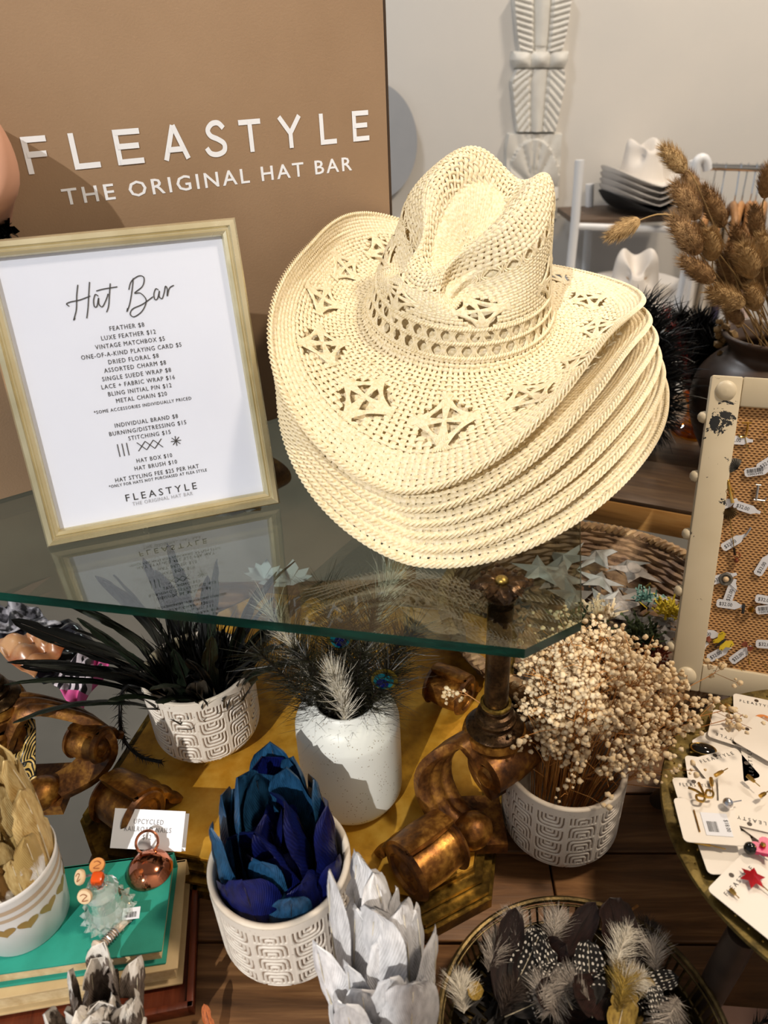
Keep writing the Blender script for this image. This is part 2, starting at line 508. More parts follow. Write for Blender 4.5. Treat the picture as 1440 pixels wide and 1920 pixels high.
        sweep3(pts, nn, [.024, .044, .058, .064, .062, .060, .056, .050, .040], [.004, .006, .008, .009, .009, .009, .009, .008, .008], 3, mb, o)
        leg = mb.build('scroll_leg', M['gilt_brown'], root, angle=60)
        MB().lathe([(0, .137), (.030, .137), (.0325, .140), (.031, .1465), (0, .1465)], 32, M=T).build('leg_disc', M['gilt'], leg)
        m = MB(); m.ico((0, 0, 0), .019, 3, sc=(1.15, 1, .95)); m.build('knob', M['gilt'], leg, loc=o + Vector((-.026 * k * fx, -.047 * fy, .051)), rot=(0, 0, .6))
        for e in (-1, 1):
            m = MB(); m.lathe([(0, -.003), (.011, -.003), (.013, 0), (.009, .003), (.006, .002), (0, .004)], 20, M=Matrix.Rotation(math.pi / 2, 4, 'X')); m.build('volute_eye', M['gilt'], leg, loc=o + vc + nn * (.030 * e), rot=(0, 0, math.atan2(nn.y, nn.x) - math.pi / 2 + (math.pi if e > 0 else 0)))
        b = o + Vector((-.022 * k * fx, -.030 * fy, 0))
        MB().prism([(b.x + x, b.y + y) for x, y in ((-.035, -.030), (.03, -.030), (.03, .030), (-.035, .030))], PL_Z - 0.004, PL_Z + .010).build('foot_block', M['gilt_brown'], leg, smooth=False)
    # rolls lying on the plinth, fluted, with spiral ends
    for nm, uv, z, ax, R in (('right', (803, 1604), .068, Vector((.80, .60, 0)), .034), ('left', (238, 1510), .066, Vector((.84, -.54, 0)), .032), ('rear', (842, 1292), .064, Vector((.82, -.57, 0)), .028), ('far', (166, 1392), .100, Vector((.9, -.3, 0)), .022)):
        c0 = at_z(uv[0], uv[1], z)
        ax = ax.normalized(); side = Vector((-ax.y, ax.x, 0))
        mb = MB()
        sp = [c0 + side * x + Z3 * y for x, y in spiral(0, 0, .005, R - .004, math.radians(60), 2.1, 40)]
        sp += [c0 + side * (R * .98) + Z3 * (-R * .1), c0 + side * (R * 1.15) - Z3 * (R * .55), c0 + side * (R * 1.5) - Z3 * (R * .9)]
        sweep3(sp, ax, [R * 1.1, R * 1.35, R * 1.6, R * 1.75, R * 1.6], [.003, .004, .006, .008, .006], 3, mb, Vector((0, 0, 0)), -1)
        rl = mb.build('scroll_roll', M['gilt'], root, angle=60)
        for e in (-1, 1):
            m = MB(); q = [(0, .004), (R * .22, .0035), (R * .30, 0), (R * .55, .0005), (R * .62, .003), (R * .8, .0025), (R * .9, -.002), (0, -.002)]
            m.lathe(q, 28, M=Matrix.Rotation(math.pi / 2, 4, 'Y') if e > 0 else Matrix.Rotation(-math.pi / 2, 4, 'Y'))
            m.build('roll_end', M['gilt_brown'], rl, loc=c0 + ax * (R * .80 * e), rot=(0, 0, math.atan2(ax.y, ax.x)))
glass_table()

# ---------------------------------------------------------------- framed price sign
def price_sign():
    a = at_z(90, 1028, ZG); b = at_z(525, 945, ZG)
    bx = (b - a); W = bx.length; bx.normalize()
    up = Vector((-0.0636, 0.2102, 0.9756)); up = (up - bx * up.dot(bx)).normalized()
    nz = bx.cross(up)
    H = 0.2945
    M4 = frame_matrix(a + nz * 0.0 + Z3 * 0.0015, bx, up, nz)
    root = empty('framed_sign'); root.matrix_world = M4
    tag(root, 'white price list in thin champagne gold frame leaning on kraft box', 'sign')
    fw = 0.0155
    def bar(name, x0, y0, x1, y1, inx0, iny0, inx1, iny1):
        # mitred moulding: outer edge, ridge, inner step
        prof = [(0, -.012), (0, .001), (.12, .004), (.42, .0048), (.55, .0025), (.62, .0025), (.72, .004), (.92, .0028), (1, .0), (1, -.004)]
        rows = []
        for f, z in prof:
            rows.append([(x0 + (inx0 - x0) * f, y0 + (iny0 - y0) * f, z), (x1 + (inx1 - x1) * f, y1 + (iny1 - y1) * f, z)])
        MB().grid(rows).build(name, M['frame_gold'], root, smooth=False)
    o = [(0, 0), (W, 0), (W, H), (0, H)]; i = [(fw, fw), (W - fw, fw), (W - fw, H - fw), (fw, H - fw)]
    for k in range(4):
        j = (k + 1) % 4
        bar('frame_bar', *o[k], *o[j], *i[k], *i[j])
    MB().box((W / 2, H / 2, -.011), (W - .004, H - .004, .003)).build('backing', M['card_dark'], root)
    pap = MB().box((W / 2, H / 2, -.0045), (W - .026, H - .026, .001)).build('paper', M['paper'], root)
    MB().box((W / 2, H / 2, -.0022), (W - 2 * fw + .002, H - 2 * fw + .002, .0012)).build('glazing', M['glass_pane'], root)
    MB().box((0, 0, 0), (.05, .003, .18)).build('easel_back', M['card_dark'], root, loc=(W / 2, H * .36, -.04), rot=(math.radians(-70), 0, 0))
    # writing: inner area in unit coordinates measured on the photograph
    iw, ih = W - 2 * fw, H - 2 * fw
    def T(txt, yc, hcap, wd, mat='black_print', sp=1.15, xc=0.5, bold=0.0):
        Mx = Matrix.Translation((fw + iw * xc, fw + ih * (1 - yc) - hcap * 0.36, -.0037))
        flat_text(txt, hcap * 1.38 / 1.0, M[mat], 'lettering', pap, Mx, 'CENTER', sp, 0.00015, bold, wd)
    for t, w, yc, hc in (("FEATHER $8", .156, .282, 1), ("LUXE FEATHER $12", .246, .3125, 1), ("VINTAGE MATCHBOX $5", .315, .342, 1), ("ONE-OF-A-KIND PLAYING CARD $5", .457, .372, 1),
            ("DRIED FLORAL $8", .23, .401, 1), ("ASSORTED CHARM $8", .284, .430, 1), ("SINGLE SUEDE WRAP $8", .317, .460, 1), ("LACE + FABRIC WRAP $16", .339, .489, 1), ("BLING INITIAL PIN $12", .294, .518, 1), ("METAL CHAIN $20", .236, .547, 1),
            ("*SOME ACCESSORIES INDIVIDUALLY PRICED", .455, .578, .76), ("INDIVIDUAL BRAND $8", .297, .639, 1), ("BURNING/DISTRESSING $15", .364, .668, 1), ("STITCHING $15", .20, .696, 1),
            ("HAT BOX $10", .17, .788, 1), ("HAT BRUSH $10", .204, .817, 1), ("HAT STYLING FEE $25 PER HAT", .404, .850, 1), ("*ONLY FOR HATS NOT PURCHASED AT FLEA STYLE", .474, .8705, .72), ("FLEASTYLE", .346, .929, 1.75)):
        T(t, yc, .0044 * hc, w * iw, sp=1.5 if hc > 1.2 else 1.2)
    T("THE ORIGINAL HAT BAR", .956, .0040, .296 * iw, 'grey_print')
    mb = MB()
    k = .0066
    def g(xc, yc): return fw + iw * xc, fw + ih * (1 - yc)
    x0, y0 = g(.365, .734)
    for q in (-1, 0, 1): stroke(mb, [(x0 + q * .0045, y0 - k), (x0 + q * .0045, y0 + k)], .0008, -.0037)
    x0, y0 = g(.492, .732)
    for q in (-1, 0, 1):
        stroke(mb, [(x0 + q * .0082 - .0041, y0 - .0045), (x0 + q * .0082 + .0041, y0 + .0045)], .0008, -.0037)
        stroke(mb, [(x0 + q * .0082 - .0041, y0 + .0045), (x0 + q * .0082 + .0041, y0 - .0045)], .0008, -.0037)
    x0, y0 = g(.617, .733)
    for q in range(4):
        a2 = q * math.pi / 4
        stroke(mb, [(x0 - .0052 * math.cos(a2), y0 - .0052 * math.sin(a2)), (x0 + .0052 * math.cos(a2), y0 + .0052 * math.sin(a2))], .0008, -.0037)
    mb.build('stitch_symbols', M['black_print'], pap, smooth=False)
    # hand-drawn heading
    mb = MB()
    def S2(pts, w=.0010):
        pts = [(.266 + (x - .255) * .745, .110 + (y - .150) * 1.05) for x, y in pts]
        P = smooth_path([(fw + iw * p[0], fw + ih * (1 - p[1]), 0) for p in pts], 6)
        stroke(mb, [(p.x, p.y) for p in P], w, -.0037)
    S2([(.338, .155), (.318, .19), (.298, .235), (.270, .268), (.280, .262)])
    S2([(.408, .150), (.388, .19), (.366, .235), (.346, .268)])
    S2([(.262, .222), (.250, .213), (.275, .208), (.33, .205), (.395, .196)])
    S2([(.44, .200), (.425, .193), (.408, .212), (.405, .232), (.42, .232), (.44, .205), (.434, .225), (.45, .236), (.48, .215), (.50, .195)])
    S2([(.525, .162), (.508, .195), (.488, .235), (.468, .256)])
    S2([(.435, .182), (.48, .178), (.562, .176)])
    S2([(.665, .153), (.645, .190), (.615, .235), (.588, .262), (.596, .250)])
    S2([(.625, .190), (.65, .163), (.70, .148), (.728, .156), (.71, .183), (.655, .203), (.69, .206), (.715, .232), (.68, .265), (.625, .282), (.604, .272), (.625, .255), (.69, .243), (.76, .222)])
    S2([(.80, .202), (.785, .197), (.768, .214), (.768, .232), (.785, .230), (.805, .205), (.797, .224), (.812, .232), (.832, .212), (.846, .192), (.854, .202), (.846, .226), (.868, .200), (.898, .192)])
    mb.build('heading_lettering', M['black_print'], pap, smooth=False)
    tag(root)
M['glass_pane'] = glass('pane_glass', (0.97, 0.98, 1.0, 1), 1.0, 1.45)
price_sign()

# ---------------------------------------------------------------- kraft hat box
def kraft_box():
    d = ray(3145, 14); bx = Vector((d[0], d[1], 0)).normalized()
    nrm = Vector((bx.y, -bx.x, 0))
    P0 = Vector((-0.37, 0.804, 0))
    rp = at_plane(738, 300, P0, nrm)
    right = rp.dot(bx)
    Wb, Hb, Db = 0.66, 0.62, 0.24
    o = Vector((0, 0, 0)) + bx * (right - Wb) + nrm * P0.dot(nrm); o.z = ZG + 0.0005
    M4 = frame_matrix(o, bx, Z3, nrm)
    root = empty('cardboard_box'); root.matrix_world = M4
    tag(root, 'large brown kraft hat box with white lettering standing behind the sign', 'box')
    MB().box((Wb / 2, Hb / 2, -Db / 2 - .004), (Wb - .002, Hb, Db), bev=.002).build('box_body', M['card'], root, angle=30)
    MB().box((Wb / 2 - .003, Hb / 2, -.0012), (Wb - .011, Hb - .004, .0028), bev=.0008).build('front_flap', M['card'], root, angle=30)
    MB().box((Wb - .006, Hb / 2, -.0035), (.006, Hb - .004, .002)).build('flap_gap', M['card_dark'], root)
    inv = M4.inverted()
    def loc(u, v): return inv @ at_plane(u, v, P0, nrm)
    l0, l1 = loc(46, 328), loc(697, 262); cap = loc(46, 256).y - l0.y; 
    y0 = (l0.y + l1.y) / 2; hcap = (cap + loc(695, 206).y - l1.y) / 2
    # letters cut as strokes, geometric sans
    xs = [(85, 168), (255, 344), (413, 503), (579, 671), (734, 806), (859, 933), (995, 1077), (1142, 1197), (1257, 1312)]
    w = hcap * .16
    for ch, (a, b) in zip("FLEASTYLE", xs):
        mb = MB()
        yc = {0: 550}.get(0)
        xa = loc(a / 1.895, 290).x; xb = loc(b / 1.895, 275).x
        L = xb - xa
        lay = [.0006]
        def st(pts, ww=w):
            lay[0] += .00015
            stroke(mb, [(xa + L * p[0], y0 + hcap * p[1]) for p in pts], ww, 0, lay[0])
        e = w / 2 / L; f = w / 2 / hcap
        if ch in 'FLE': st([(e, 0), (e, 1)])
        if ch in 'FE': st([(e, 1 - f), (1, 1 - f)]); st([(e, .52), (.9, .52)])
        if ch in 'LE': st([(e, f), (1, f)])
        if ch == 'A': st([(e, 0), (.5, 1)]); st([(.5, 1), (1 - e, 0)]); st([(.22, .3), (.78, .3)])
        if ch == 'T': st([(0, 1 - f), (1, 1 - f)]); st([(.5, 0), (.5, 1)])
        if ch == 'Y': st([(e, 1), (.5, .47)]); st([(1 - e, 1), (.5, .47)]); st([(.5, 0), (.5, .5)])
        if ch == 'S':
            P = smooth_path([(.93, .80, 0), (.72, .96, 0), (.42, .95, 0), (.2, .78, 0), (.3, .6, 0), (.62, .48, 0), (.88, .33, 0), (.84, .12, 0), (.52, .03, 0), (.2, .08, 0), (.04, .25, 0)], 5)
            st([(p.x, p.y) for p in P])
        mb.build('letter', M['white_print'], root, smooth=False)
    q0, q1 = loc(120, 383), loc(660, 320)
    cap2 = ((loc(120, 352).y - q0.y) + (loc(660, 293).y - q1.y)) / 2
    Mx = Matrix.Translation(((q0.x + q1.x) / 2, (q0.y + q1.y) / 2, .0004))
    flat_text("THE ORIGINAL HAT BAR", cap2 * 1.38, M['white_print'], 'tagline_lettering', root, Mx, 'CENTER', 1.25, .0002, 0.0002, q1.x - q0.x)
kraft_box()
# ---------------------------------------------------------------- woven straw cowboy hats
class HatShape:
    """surface P(theta, s): s in metres along the profile, 0 = top of crown, brim edge = s_max; theta 0 = front"""
    def __init__(s, a=.116, b=.108, h=.142, brim=.124, taper=.80, front=(-.10, -.52), side=(.03, 1.56), dent=.062, nth=720, curl_pow=1.5, back_front=1.0, side_l=(.05, 1.6), slope=.42, kf=.24, kr=.16, kl=.17, skew=.5, cyaw=-24):
        s.a, s.b = a, b
        th = np.linspace(0, 2 * np.pi, nth + 1)
        prof = [(0, 1.0), (.25, 1.005), (.5, 1.0), (.64, .972), (.73, .92), (.775, .84), (.80, .72), (.83, .55), (.865, .36), (.905, .2), (.945, .08), (1.0, 0.0)]
        pr = np.array([(p[0], p[1]) for p in [(q.x, q.y) for q in smooth_path([(r, z, 0) for r, z in prof], 8)]])
        am = (a + b) / 2
        d = np.hypot(np.diff(pr[:, 0]) * am, np.diff(pr[:, 1]) * h)
        sl = np.concatenate([[0], np.cumsum(d)])
        s.s_crown = sl[-1]
        ns1 = 120
        sc = np.linspace(0, s.s_crown, ns1 + 1)
        rf = np.interp(sc, sl, pr[:, 0]); zf = np.interp(sc, sl, pr[:, 1]) * h
        cx, cy = np.sin(th), -np.cos(th)
        bx, by = b * cx, a * cy
        X = rf[:, None] * bx[None]; Y = rf[:, None] * by[None]; Zc = np.repeat(zf[:, None], nth + 1, 1)
        top = np.clip((Zc / h - .30) / .60, 0, 1) ** 1.2
        X0, Y0 = X, Y
        ca, sa_ = math.cos(math.radians(cyaw)), math.sin(math.radians(cyaw))
        X, Y = X0 * ca + Y0 * sa_, -X0 * sa_ + Y0 * ca
        # long central dent
        g = np.exp(-((X / .030) ** 2 + ((Y - .010) / .075) ** 2) ** 1.15)
        Zc = Zc - dent * g * top
        # ridges either side of it
        g2 = np.exp(-(((np.abs(X) - .050) / .022) ** 2 + ((Y - .030) / .06) ** 2))
        Zc = Zc + .012 * g2 * top
        # side pinches towards the front
        for sg in (-1, 1):
            q = np.exp(-(((X - sg * .066) / .030) ** 2 + ((Y + .060) / .034) ** 2 + ((Zc - h * .86) / .05) ** 2))
            X = X - sg * .040 * q; Y = Y + .006 * q; Zc = Zc - .024 * q
        # crown slopes: higher at the back, the front lip lower
        Zc = Zc + top * ((Y - .045) * slope)
        X, Y = X * ca - Y * sa_, X * sa_ + Y * ca
        # brim
        ns2 = 90
        ss = np.linspace(0, brim, ns2 + 1)
        nx, ny = cx / b, cy / a
        nl = np.hypot(nx, ny); nx, ny = nx / nl, ny / nl
        tw = th + skew * np.sin(th) * (np.sin(th) > 0)
        sw = np.abs(np.sin(tw)) ** curl_pow
        f = ss / brim
        fa = front[0] + (front[1] - front[0]) * f ** .7
        fb = fa.copy()
        sa = side[0] + (side[1] - side[0]) * np.clip((f - .12) / .88, 0, 1) ** 1.05
        sl_ = side_l or side
        sal = sl_[0] + (sl_[1] - sl_[0]) * np.clip((f - .12) / .88, 0, 1) ** 1.05
        lr = np.clip(.5 - 2.5 * np.sin(th), 0, 1)[None]
        sa = sa[:, None] * (1 - lr) + sal[:, None] * lr
        ffr = np.where(np.cos(th) > 0, 1.0, back_front)
        al = (fa[:, None] * ffr[None]) * (1 - sw[None]) + sa * sw[None]
        blend = np.clip(f / .07, 0, 1)[:, None]
        al = -1.2 * (1 - blend) + al * blend
        ds = brim / ns2
        ds = ds * (1 + kf * np.clip(np.cos(th), 0, 1) ** 1.5 - kr * np.clip(np.sin(th), 0, 1) ** 1.5 - kl * np.clip(-np.sin(th), 0, 1) ** 1.5)[None]
        R = np.cumsum(np.cos(al) * ds, 0) - np.cos(al) * ds; Zb = np.cumsum(np.sin(al) * ds, 0) - np.sin(al) * ds
        bX = bx[None] + nx[None] * R; bY = by[None] + ny[None] * R
        s.P = np.concatenate([np.stack([X, Y, Zc], -1), np.stack([bX, bY, Zb], -1)[1:]], 0)
        s.sg = np.concatenate([sc, s.s_crown + ss[1:]])
        s.smax = s.sg[-1]; s.nth = nth
        dth = np.gradient(s.P, axis=1); dth[:, 0] = dth[:, -1] = (s.P[:, 1] - s.P[:, -2]) / 2
        dsv = np.gradient(s.P, axis=0)
        N = np.cross(dth, dsv); l = np.linalg.norm(N, axis=-1, keepdims=True); l[l < 1e-12] = 1
        s.N = N / l
        s.N[0] = (0, 0, 1)
        if s.N[60, 0][1] > 0: s.N = -s.N
        s.N[0] = (0, 0, 1)
        # sanity: brim normal points up
        i = ns1 + 30
        if s.N[i, 0][2] < 0: s.N[1:] = -s.N[1:]
    def ev(s, th, sv, off=0.0):
        th = np.mod(np.asarray(th, float), 2 * np.pi); sv = np.clip(np.asarray(sv, float), 0, s.smax)
        u = th / (2 * np.pi) * s.nth; i = np.clip(u.astype(int), 0, s.nth - 1); fu = (u - i)[..., None]
        w = np.interp(sv, s.sg, np.arange(len(s.sg))); j = np.clip(w.astype(int), 0, len(s.sg) - 2); fw = (w - j)[..., None]
        def bl(A): return (A[j, i] * (1 - fu) + A[j, i + 1] * fu) * (1 - fw) + (A[j + 1, i] * (1 - fu) + A[j + 1, i + 1] * fu) * fw
        n = bl(s.N); n = n / np.maximum(np.linalg.norm(n, axis=-1, keepdims=True), 1e-9)
        return bl(s.P) + n * np.asarray(off, float)[..., None], n

class Weave:
    def __init__(s, hat): s.h = hat; s.V = []; s.Q = []; s.n = 0
    def strip(s, th, sv, off, wv, arch=.0006, closed=False):
        """ribbon along (th[k], sv[k]); wv = half width in metres; batch over first axis allowed"""
        P, N = s.h.ev(th, sv, off)
        T = np.gradient(P, axis=-2); T /= np.maximum(np.linalg.norm(T, axis=-1, keepdims=True), 1e-9)
        B = np.cross(N, T); B /= np.maximum(np.linalg.norm(B, axis=-1, keepdims=True), 1e-9)
        w = np.broadcast_to(np.asarray(wv, float), P.shape[:-1])[..., None]
        rows = [P + B * w * a + N * (arch * (1 - a * a * 1.6)) for a in (-1, -.45, .45, 1)]
        A = np.stack(rows, -2)              # ..., K, 4, 3
        sh = A.shape
        A = A.reshape(-1, sh[-3], 4, 3)
        m, K = A.shape[0], A.shape[1]
        idx = np.arange(m * K * 4).reshape(m, K, 4) + s.n
        q = np.stack([idx[:, :-1, :-1], idx[:, 1:, :-1], idx[:, 1:, 1:], idx[:, :-1, 1:]], -1).reshape(-1, 4)
        s.V.append(A.reshape(-1, 3)); s.Q.append(q); s.n += m * K * 4
    def region(s, n, s0, s1, rows, hole=None, amp=.0007, wr=.46, wc=.46, sub=3, warp=None, double=False):
        """plain weave of n radial strands and `rows` rings between s0 and s1"""
        dth = 2 * np.pi / n; dsr = (s1 - s0) / rows
        # rings
        for j in range(rows):
            sc = s0 + (j + .5) * dsr
            k = np.arange(n * sub + 1); th = k / sub * dth
            off = amp * np.cos(np.pi * (th / dth - .5) + np.pi * j)
            seg_ok = np.ones(n, bool)
            if hole is not None:
                thc = (np.arange(n) + .5) * dth
                seg_ok = ~hole(thc, np.full(n, sc))
            jit = .06 * dsr * np.sin(th * 37 + j * 5.1)
            if seg_ok.all():
                s.strip(th, np.full(len(th), sc) + jit, off, dsr * wc)
            else:
                st = None
                for i in range(n + 1):
                    ok = i < n and seg_ok[i]
                    if ok and st is None: st = i
                    if not ok and st is not None:
                        a, b = st * sub, i * sub + 1
                        if b - a > 2: s.strip(th[a:b], np.full(b - a, sc) + jit[a:b], off[a:b], dsr * wc)
                        st = None
        # radials
        K = rows * sub + 1
        sv = s0 + np.arange(K) / sub * dsr
        rr = np.linalg.norm(s.h.ev(np.zeros(K), sv)[0][:, :2] * 0 + 1, axis=-1)
        for i in range(n):
            thc = (i + .5) * dth
            off = amp * np.cos(np.pi * (np.arange(K) / sub - .5) + np.pi * (i + 1))
            th = np.full(K, thc) + .05 * dth * np.sin(sv * 900 + i * 3.3)
            Pa = s.h.ev(np.full(K, thc - dth / 2), sv)[0]; Pb = s.h.ev(np.full(K, thc + dth / 2), sv)[0]
            w = np.linalg.norm(Pa - Pb, axis=-1) * wr
            w = np.minimum(w, .0031)
            if hole is None: s.strip(th, sv, off, w)
            else:
                okr = ~hole(np.full(rows, thc), s0 + (np.arange(rows) + .5) * dsr)
                st = None
                for j in range(rows + 1):
                    ok = j < rows and okr[j]
                    if ok and st is None: st = j
                    if not ok and st is not None:
                        a, b = st * sub, j * sub + 1
                        if b - a > 2: s.strip(th[a:b], sv[a:b], off[a:b], w[a:b])
                        st = None
    def cord(s, sc, r=.0016, n=420, off=.0012):
        """a two-ply twisted cord running round the hat at height sc"""
        th = np.linspace(0, 2 * np.pi, n * 4 + 1)
        for ph in (0, np.pi):
            a = th * n / 2 + ph
            s.strip(th, sc + r * .8 * np.cos(a), off + r * .7 * np.sin(a), r * .8, arch=r * .7)
    def bundles(s, sc0, sc1, n, strands=5, pinch=.22, shift=0.0):
        """pulled-thread row: groups of strands pinched in the middle, gaps between"""
        K = 9; f = np.linspace(0, 1, K); sv = sc0 + (sc1 - sc0) * f
        p = pinch + (1 - pinch) * np.abs(2 * f - 1) ** 1.6
        for i in range(n):
            c = (i + shift) * 2 * np.pi / n
            for q in range(strands):
                o = (q - (strands - 1) / 2) / strands * 2 * np.pi / n * .98
                s.strip(c + o * p, sv, .0006 + .0006 * (q % 2), .00105 * (1 - .2 * np.sin(np.pi * f)), arch=.0008)
    def flower(s, tc, sc, dt, dsv, strands=6):
        """four fans of strands meeting at pinched knots inside a lozenge hole"""
        K = 9; f = np.linspace(-1, 1, K)
        p = .16 + .84 * np.abs(f) ** 1.5
        for (ax, ay, bx_, by_) in ((-1, 0, 0, -1), (0, -1, 1, 0), (1, 0, 0, 1), (0, 1, -1, 0)):
            mx, my = (ax + bx_) / 2, (ay + by_) / 2
            dx, dy = (-my, mx)                       # along the side of the lozenge
            ddx, ddy = (mx, my)                      # spread direction
            for q in range(strands):
                o = (q - (strands - 1) / 2) / strands * .62
                X = mx + (bx_ - ax) * .56 * f + ddx * o * p * 1.25; Y = my + (by_ - ay) * .56 * f + ddy * o * p * 1.25
                s.strip(tc + X * dt, sc + Y * dsv, .0009 + .0008 * (1 - np.abs(f)) + .0003 * (q % 2), .0011, arch=.0008)
        for ax in (0, 1):
            for q in range(strands):
                o = (q - (strands - 1) / 2) / strands * .5 * (.2 + .8 * np.abs(f) ** 1.3)
                X, Y = (f, o) if ax == 0 else (o, f)
                s.strip(tc + X * dt * .95, sc + Y * dsv * .95, .0014 + .0012 * (1 - np.abs(f)) + .0005 * ax, .0010, arch=.0008)
        # petals standing out at the four corners
        for (cx, cy) in ((-1, 0), (1, 0), (0, -1), (0, 1)):
            for q in range(strands + 1):
                o = (q - strands / 2) / strands * 1.1
                g = np.linspace(0, 1, 6)
                X = cx * (.88 + .52 * g) + (-cy) * o * g * .5 * 1.1; Y = cy * (.88 + .52 * g) + cx * o * g * .5 * 1.1
                s.strip(tc + X * dt, sc + Y * dsv, .0016 - .0006 * g, .0010, arch=.0008)
    def edge(s, r=.0026, n=150):
        """braided rim"""
        th = np.linspace(0, 2 * np.pi, n * 8 + 1)
        for ph in (0, 2 * np.pi / 3, 4 * np.pi / 3):
            a = th * n / 1.0 / 1.5 + ph
            s.strip(th, s.h.smax - .0012 + r * .75 * np.cos(a), r * .9 * np.sin(a), r * .62, arch=.0010)
    def mesh(s, name): return np_mesh(name, np.concatenate(s.V), np.concatenate(s.Q), M['straw'])

def lozenges(centres, dt, dsv):
    """hole test: inside a lozenge, sparing the sides where the fans run is not needed - fans bridge the hole"""
    C = np.array(centres)
    def f(th, sv):
        r = np.zeros(len(th), bool)
        for (t, q) in C:
            d = np.abs((th - t + np.pi) % (2 * np.pi) - np.pi) / dt; e = np.abs(sv - q) / dsv
            r |= (d + e < 1.42) & (np.maximum(d, e) < 1.05)
        return r
    return f

def straw_hats():
    def full_hat():
        h = HatShape()
        cr = h.s_crown
        w = Weave(h)
        # crown, from the top down
        kw = dict(wr=.35, wc=.36, amp=.0009)
        w.region(30, .006, .032, 6, **kw)
        w.region(58, .031, .062, 7, **kw)
        w.region(100, .060, .092, 7, **kw)
        w.bundles(.0915, .1040, 38, 5, .38)
        w.region(112, .1035, .116, 3, **kw)
        nfl = 6
        b0 = cr - .038
        fc = [(2 * np.pi * (i + .45) / nfl, b0 - .026) for i in range(nfl)]
        dt, dsv = .235, .0235
        w.region(118, .116, b0, int((b0 - .116) / .0046), lozenges(fc, dt, dsv), **kw)
        for t, q in fc: w.flower(t, q, dt, dsv, 7)
        w.cord(b0, n=200); w.bundles(b0 + .0005, b0 + .0145, 40, 5, .28); w.cord(b0 + .015, n=200)
        w.bundles(b0 + .0155, b0 + .0295, 40, 5, .28, .5); w.cord(b0 + .0305, n=200)
        w.region(124, b0 + .0305, cr + .002, 2, **kw)
        # brim
        bc = [(2 * np.pi * (i + .35) / 13, cr + .060) for i in range(13)]
        dtb, dsb = .138, .0215
        w.region(128, cr + .001, cr + .027, 5, **kw)
        w.region(156, cr + .027, cr + .090, 12, lozenges(bc, dtb, dsb), wr=.36, wc=.36, amp=.0009)
        for t, q in bc: w.flower(t, q, dtb, dsb, 7)
        w.region(222, cr + .090, h.smax - .001, 7, amp=.0008, wr=.48, wc=.48)
        w.edge()
        return w.mesh('woven_straw')
    def brim_hat(hh, crown):
        w = Weave(hh)
        cr = hh.s_crown
        if crown: w.region(96, .01, cr, 34, amp=.0004, wr=.52, wc=.52, sub=2)
        w.region(140, cr + (0 if crown else .022), cr + .05, 6, amp=.0006, wr=.45, wc=.45, sub=2)
        w.region(210, cr + .05, hh.smax - .001, 16, amp=.0008, wr=.47, wc=.47)
        w.edge()
        return w.mesh('woven_straw')
    tilt = math.radians(13)
    yaw = math.radians(-18)
    # the hat's own spot: crown centre of the top hat
    top = Vector(HAT_C)
    hats = []
    names = ['top cream straw cowboy hat with lacy crown on the stack',
             'second straw hat down, only its curled brim showing',
             'third straw hat down in the stack on the glass',
             'fourth straw hat down in the stack on the glass',
             'fifth straw hat down, just above the lowest',
             'lowest straw hat of the stack, brim resting on the glass']
    offs = [(0, 0, 0), (.006, -.008, -.0125), (.010, -.016, -.0235), (.012, -.024, -.0335), (.014, -.032, -.0435), (.016, -.041, -.0535)]
    mA = full_hat()
    lo = dict(a=.103, b=.096, dent=.03, h=.128)
    variants = [HatShape(brim=.136, front=(-.10, -.50), side=(.04, 1.22), side_l=(.0, 1.28), **lo),
                HatShape(brim=.137, front=(-.10, -.48), side=(.02, 1.04), side_l=(-.03, 1.15), **lo),
                HatShape(brim=.137, front=(-.10, -.46), side=(.0, .86), side_l=(-.05, 1.05), **lo),
                HatShape(brim=.138, front=(-.09, -.44), side=(-.02, .76), side_l=(-.07, 1.0), **lo),
                HatShape(brim=.139, front=(-.08, -.42), side=(-.04, .52), side_l=(-.1, .95), **lo)]
    for i in range(6):
        me = mA if i == 0 else brim_hat(variants[i - 1], i == 1)
        o = link('straw_hat', me)
        o.location = top + Vector(offs[i])
        o.rotation_euler = Euler((tilt + math.radians(HAT_TILT[i]), math.radians(HAT_ROLL[i]), yaw), 'XYZ')
        tag(o, names[i], 'hat', 'stack of straw cowboy hats on the glass table')
        hats.append(o)
    # let the stack settle on the glass
    o = hats[-1]; R3 = np.array(o.rotation_euler.to_matrix())
    co = np.empty(len(o.data.vertices) * 3, dtype=np.float32); o.data.vertices.foreach_get('co', co)
    zmin = (co.reshape(-1, 3) @ R3.T)[:, 2].min() + o.location.z
    print('lowest hat', round(float(zmin), 4))
    for o in hats: o.location.z += ZG + .0005 - float(zmin)
HAT_C = (0.097, 0.862, 0.466)
HAT_TILT = [0, 0, 0, 0, 0, 0]
HAT_ROLL = [8] * 6
straw_hats()

